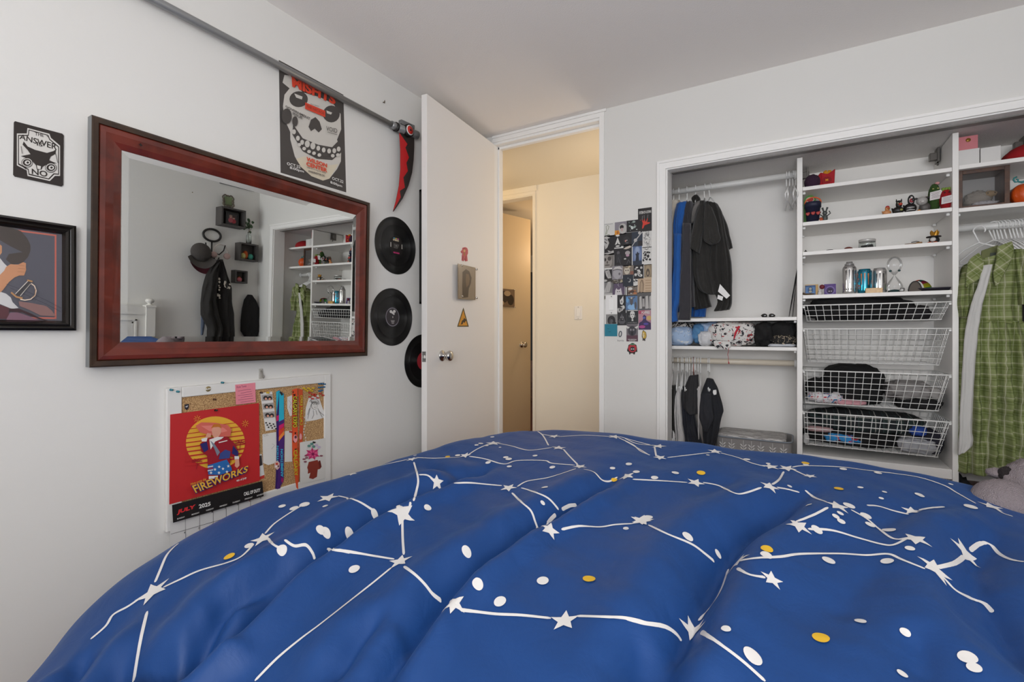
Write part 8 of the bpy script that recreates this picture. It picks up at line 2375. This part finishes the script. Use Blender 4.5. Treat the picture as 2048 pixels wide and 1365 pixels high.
LINES = [(C1, [(480, 1140), (560, 1070), (600, 1010), (680, 965), (752, 915)]), (C1, [(822, 838), (850, 770), (880, 700), (912, 660), (945, 632)]), (C1, [(780, 992), (750, 1120), (728, 1240), (708, 1365)]), (C1, [(865, 865), (960, 820), (1060, 775), (1200, 735), (1280, 700), (1345, 635)]),
         (C1, [(1405, 580), (1450, 530), (1520, 480), (1600, 430)]), (C1, [(1420, 605), (1445, 635), (1480, 655)]), (C1, [(1508, 612), (1560, 645), (1620, 640), (1655, 680), (1668, 716)]), (C1, [(1735, 662), (1800, 668), (1855, 680)]),
         (C2, [(-235, 1362), (-120, 1245), (0, 1145), (100, 1070), (240, 960), (380, 850), (475, 772)]), (C2, [(140, 676), (260, 690), (390, 712), (490, 728)]), (C2, [(540, 705), (534, 620), (532, 500)]), (C2, [(590, 425), (606, 370), (614, 310), (592, 222)]), (C2, [(568, 470), (575, 430)]), (C2, [(200, 398), (300, 425), (390, 480)]), (C2, [(618, 288), (660, 290), (690, 310)]),
         (C2, [(295, 275), (420, 240), (560, 208)]), (C2, [(600, 198), (700, 202), (830, 196)]), (C2, [(870, 188), (920, 155), (985, 126)]), (C2, [(1020, 122), (1100, 138), (1190, 160), (1310, 146)]), (C2, [(880, 192), (960, 205), (1060, 232), (1130, 214), (1270, 214), (1310, 228), (1430, 238)]),
         (C2, [(800, 332), (880, 330), (970, 338), (1050, 345)]), (C2, [(1130, 350), (1180, 322), (1280, 305), (1350, 285), (1435, 256)]), (C2, [(1370, 155), (1400, 190), (1445, 236)]), (C2, [(1215, 52), (1260, 80), (1292, 135)]), (C2, [(1255, 76), (1310, 86)]), (C2, [(1345, 90), (1480, 82), (1620, 90)]), (C2, [(1655, 95), (1730, 130), (1770, 165), (1820, 186)]), (C2, [(1665, 90), (1740, 112), (1820, 132)]),
         (C2, [(540, 765), (600, 810), (650, 860), (690, 910), (735, 945)]), (C2, [(832, 992), (900, 1000), (1020, 1014), (1150, 1020), (1305, 1036)]), (C2, [(1440, 1024), (1560, 1028), (1700, 1036), (1820, 1068)]), (C2, [(1102, 382), (1150, 430), (1200, 475), (1222, 530), (1235, 565)]), (C2, [(1150, 356), (1210, 375), (1290, 410), (1345, 470)]), (C2, [(1362, 470), (1400, 450), (1438, 446)]), (C2, [(1284, 548), (1305, 520), (1330, 495)]),
         (C2, [(1360, 574), (1450, 556), (1560, 560), (1640, 548), (1730, 543)]), (C2, [(1475, 258), (1530, 275), (1570, 315), (1610, 322), (1650, 300)]), (C2, [(1730, 312), (1820, 316)]),
         (C3, [(120, 542), (220, 590), (340, 640), (410, 690), (458, 730)]), (C3, [(0, 1022), (90, 1046), (200, 1064), (260, 1100), (290, 1140)]), (C3, [(530, 770), (490, 880), (440, 960), (378, 1035)]), (C3, [(390, 1092), (480, 1150), (600, 1240), (720, 1347)]),
         (C3, [(40, 308), (180, 315), (320, 324)]), (C3, [(400, 324), (480, 340), (560, 378), (610, 380), (700, 350)]), (C3, [(0, 110), (70, 150), (125, 184)]), (C3, [(0, 98), (60, 124), (150, 134)]), (C3, [(152, 142), (160, 190)]), (C3, [(218, 196), (320, 184), (440, 170)]), (C3, [(490, 172), (580, 196), (650, 224), (720, 242)]), (C3, [(858, 246), (920, 238), (1100, 244), (1250, 262), (1400, 280), (1520, 300), (1640, 340), (1700, 375), (1800, 432)]),
         (C3, [(860, 256), (910, 280), (940, 292)]), (C3, [(815, 268), (790, 310), (755, 335)]), (C3, [(780, 350), (830, 358), (895, 375)]), (C3, [(925, 364), (970, 400), (1035, 424)]), (C3, [(1042, 452), (970, 490), (878, 526)]), (C3, [(1160, 464), (1240, 510), (1300, 560), (1370, 610), (1430, 616)]), (C3, [(940, 564), (1060, 570), (1200, 610), (1320, 642), (1380, 644), (1450, 610)]),
         (C3, [(1242, 442), (1300, 446), (1380, 470), (1455, 488)]), (C3, [(1510, 466), (1570, 455), (1640, 450)]), (C3, [(590, 725), (680, 712), (800, 706), (900, 692), (1100, 690), (1240, 698), (1350, 692), (1420, 720), (1540, 768)]), (C3, [(575, 765), (640, 798), (720, 812)]), (C3, [(1600, 762), (1690, 740), (1740, 705)]), (C3, [(1770, 675), (1820, 640), (1870, 640), (1920, 690), (1980, 720), (2048, 732)]), (C3, [(1610, 785), (1650, 830), (1700, 880), (1780, 922), (1840, 945), (1888, 992)]), (C3, [(1900, 455), (1940, 482), (1990, 498)])]
DOTS = [(C1, 1494, 667, 50), (C1, 1320, 645, 44), (C1, 1614, 426, 52), (C1, 1558, 446, 44), (C1, 1495, 435, 36), (C1, 1725, 435, 26), (C1, 1698, 560, 44), (C1, 1728, 575, 46),
        (C2, 388, 494, 36), (C2, 130, 452, 26), (C2, 258, 600, 46), (C2, 282, 782, 56), (C2, 664, 462, 38), (C2, 866, 688, 50), (C2, 924, 858, 58), (C2, 1040, 950, 64), (C2, 1262, 842, 62), (C2, 978, 225, 28), (C2, 940, 126, 26), (C2, 918, 134, 22), (C2, 970, 137, 22), (C2, 820, 188, 28), (C2, 1070, 198, 28), (C2, 1085, 207, 34), (C2, 1222, 190, 26), (C2, 1312, 250, 30), (C2, 1272, 354, 34), (C2, 1262, 436, 24), (C2, 1625, 255, 28), (C2, 1710, 233, 32), (C2, 1748, 273, 34), (C2, 1694, 569, 28), (C2, 1000, 92, 22), (C2, 1088, 246, 26), (C2, 1040, 146, 14), (C2, 598, 188, 18),
        (C3, 118, 505, 48), (C3, 322, 603, 52), (C3, 58, 270, 34), (C3, 152, 300, 36), (C3, 258, 275, 36), (C3, 20, 231, 30), (C3, 625, 206, 32), (C3, 735, 228, 22), (C3, 425, 184, 18), (C3, 928, 234, 28), (C3, 1120, 256, 32), (C3, 1298, 276, 34), (C3, 1208, 351, 26), (C3, 845, 345, 22), (C3, 1332, 374, 22), (C3, 1315, 407, 22), (C3, 1508, 387, 34), (C3, 1520, 394, 28), (C3, 943, 440, 28), (C3, 1150, 444, 52), (C3, 1105, 484, 30), (C3, 1082, 500, 32), (C3, 1110, 526, 36), (C3, 1236, 497, 48), (C3, 1258, 543, 42), (C3, 1354, 570, 58), (C3, 985, 569, 50), (C3, 1462, 664, 42), (C3, 725, 698, 56), (C3, 1045, 726, 58), (C3, 1345, 730, 56), (C3, 478, 693, 30), (C3, 518, 1078, 48), (C3, 656, 1220, 88), (C3, 1208, 1038, 52), (C3, 1438, 1098, 46), (C3, 1424, 1310, 46), (C3, 1758, 1225, 80), (C3, 1792, 1278, 62), (C3, 1774, 450, 54), (C3, 1990, 432, 24), (C3, 1672, 334, 20), (C3, 6, 563, 26)]
YD = [(C1, 1215, 702, 52), (C2, 768, 195, 26), (C2, 1503, 833, 66), (C2, 1634, 318, 32), (C3, 390, 276, 42), (C3, 926, 226, 36), (C3, 1097, 358, 42), (C3, 728, 667, 58), (C3, 1005, 1124, 78)]
for c, pts in LINES: dline(c, pts)
for c, x, y, w_, r in STARS: dshape(c, x, y, w_, star_o(r), PWH, 1)
for c, x, y, w_ in DOTS: dshape(c, x, y, w_, CIRC, PWH, 2, 3)
for c, x, y, w_ in YD: dshape(c, x, y, w_, CIRC, PYE, 3, 3)
me = bpy.data.meshes.new('duvet'); me.from_pydata([tuple(p) for p in DU.v], [], DU.f)
for mt_ in DU.mats: me.materials.append(mt_)
me.polygons.foreach_set('material_index', DU.m); me.polygons.foreach_set('use_smooth', DU.s); me.update()
# make every face look up
fl_ = [p.index for p in me.polygons if p.normal.z < 0]
if fl_:
    bm = bmesh.new(); bm.from_mesh(me); bm.faces.ensure_lookup_table()
    bmesh.ops.reverse_faces(bm, faces=[bm.faces[i] for i in fl_]); bm.to_mesh(me); bm.free()
o = bpy.data.objects.new('duvet', me); COL.objects.link(o)
tag(o, 'puffy navy blue duvet printed with white star constellations, spread over the bed', 'duvet')

# grey plush toy lying on the far side of the bed
PG = M('#a3979a', .95, bump=1.0, scale=420)
def pq(u, v, y): return ony(u, v, y)
zb = hz_at(2.30, 1.60)
t = thing('plush_toy', 'grey fluffy plush toy with a dark patch at the right edge of the bed', 'plush toy', (2.42, 1.66, zb))
c = pq(2006, 1010, 1.62); child(MB().ell(c, (.062, .06, .060), PG, amp=.05, sc_=9, seed=1, nu=48, nv=30), 'foot', t)
c = pq(2082, 985, 1.70); child(MB().ell(c, (.080, .070, .082), PG, amp=.07, sc_=9, seed=2, nu=56, nv=36), 'body', t)
c = pq(1996, 947, 1.72); child(MB().ell(c, (.024, .026, .013), PG, amp=.05, sc_=8, seed=3, nu=24, nv=16), 'arm', t)
c = pq(2018, 951, 1.70); child(MB().ell(c, (.022, .024, .022), M('#2a2224', .95, bump=1.0, scale=420), amp=.05, sc_=8, nu=24, nv=16), 'dark_patch', t)
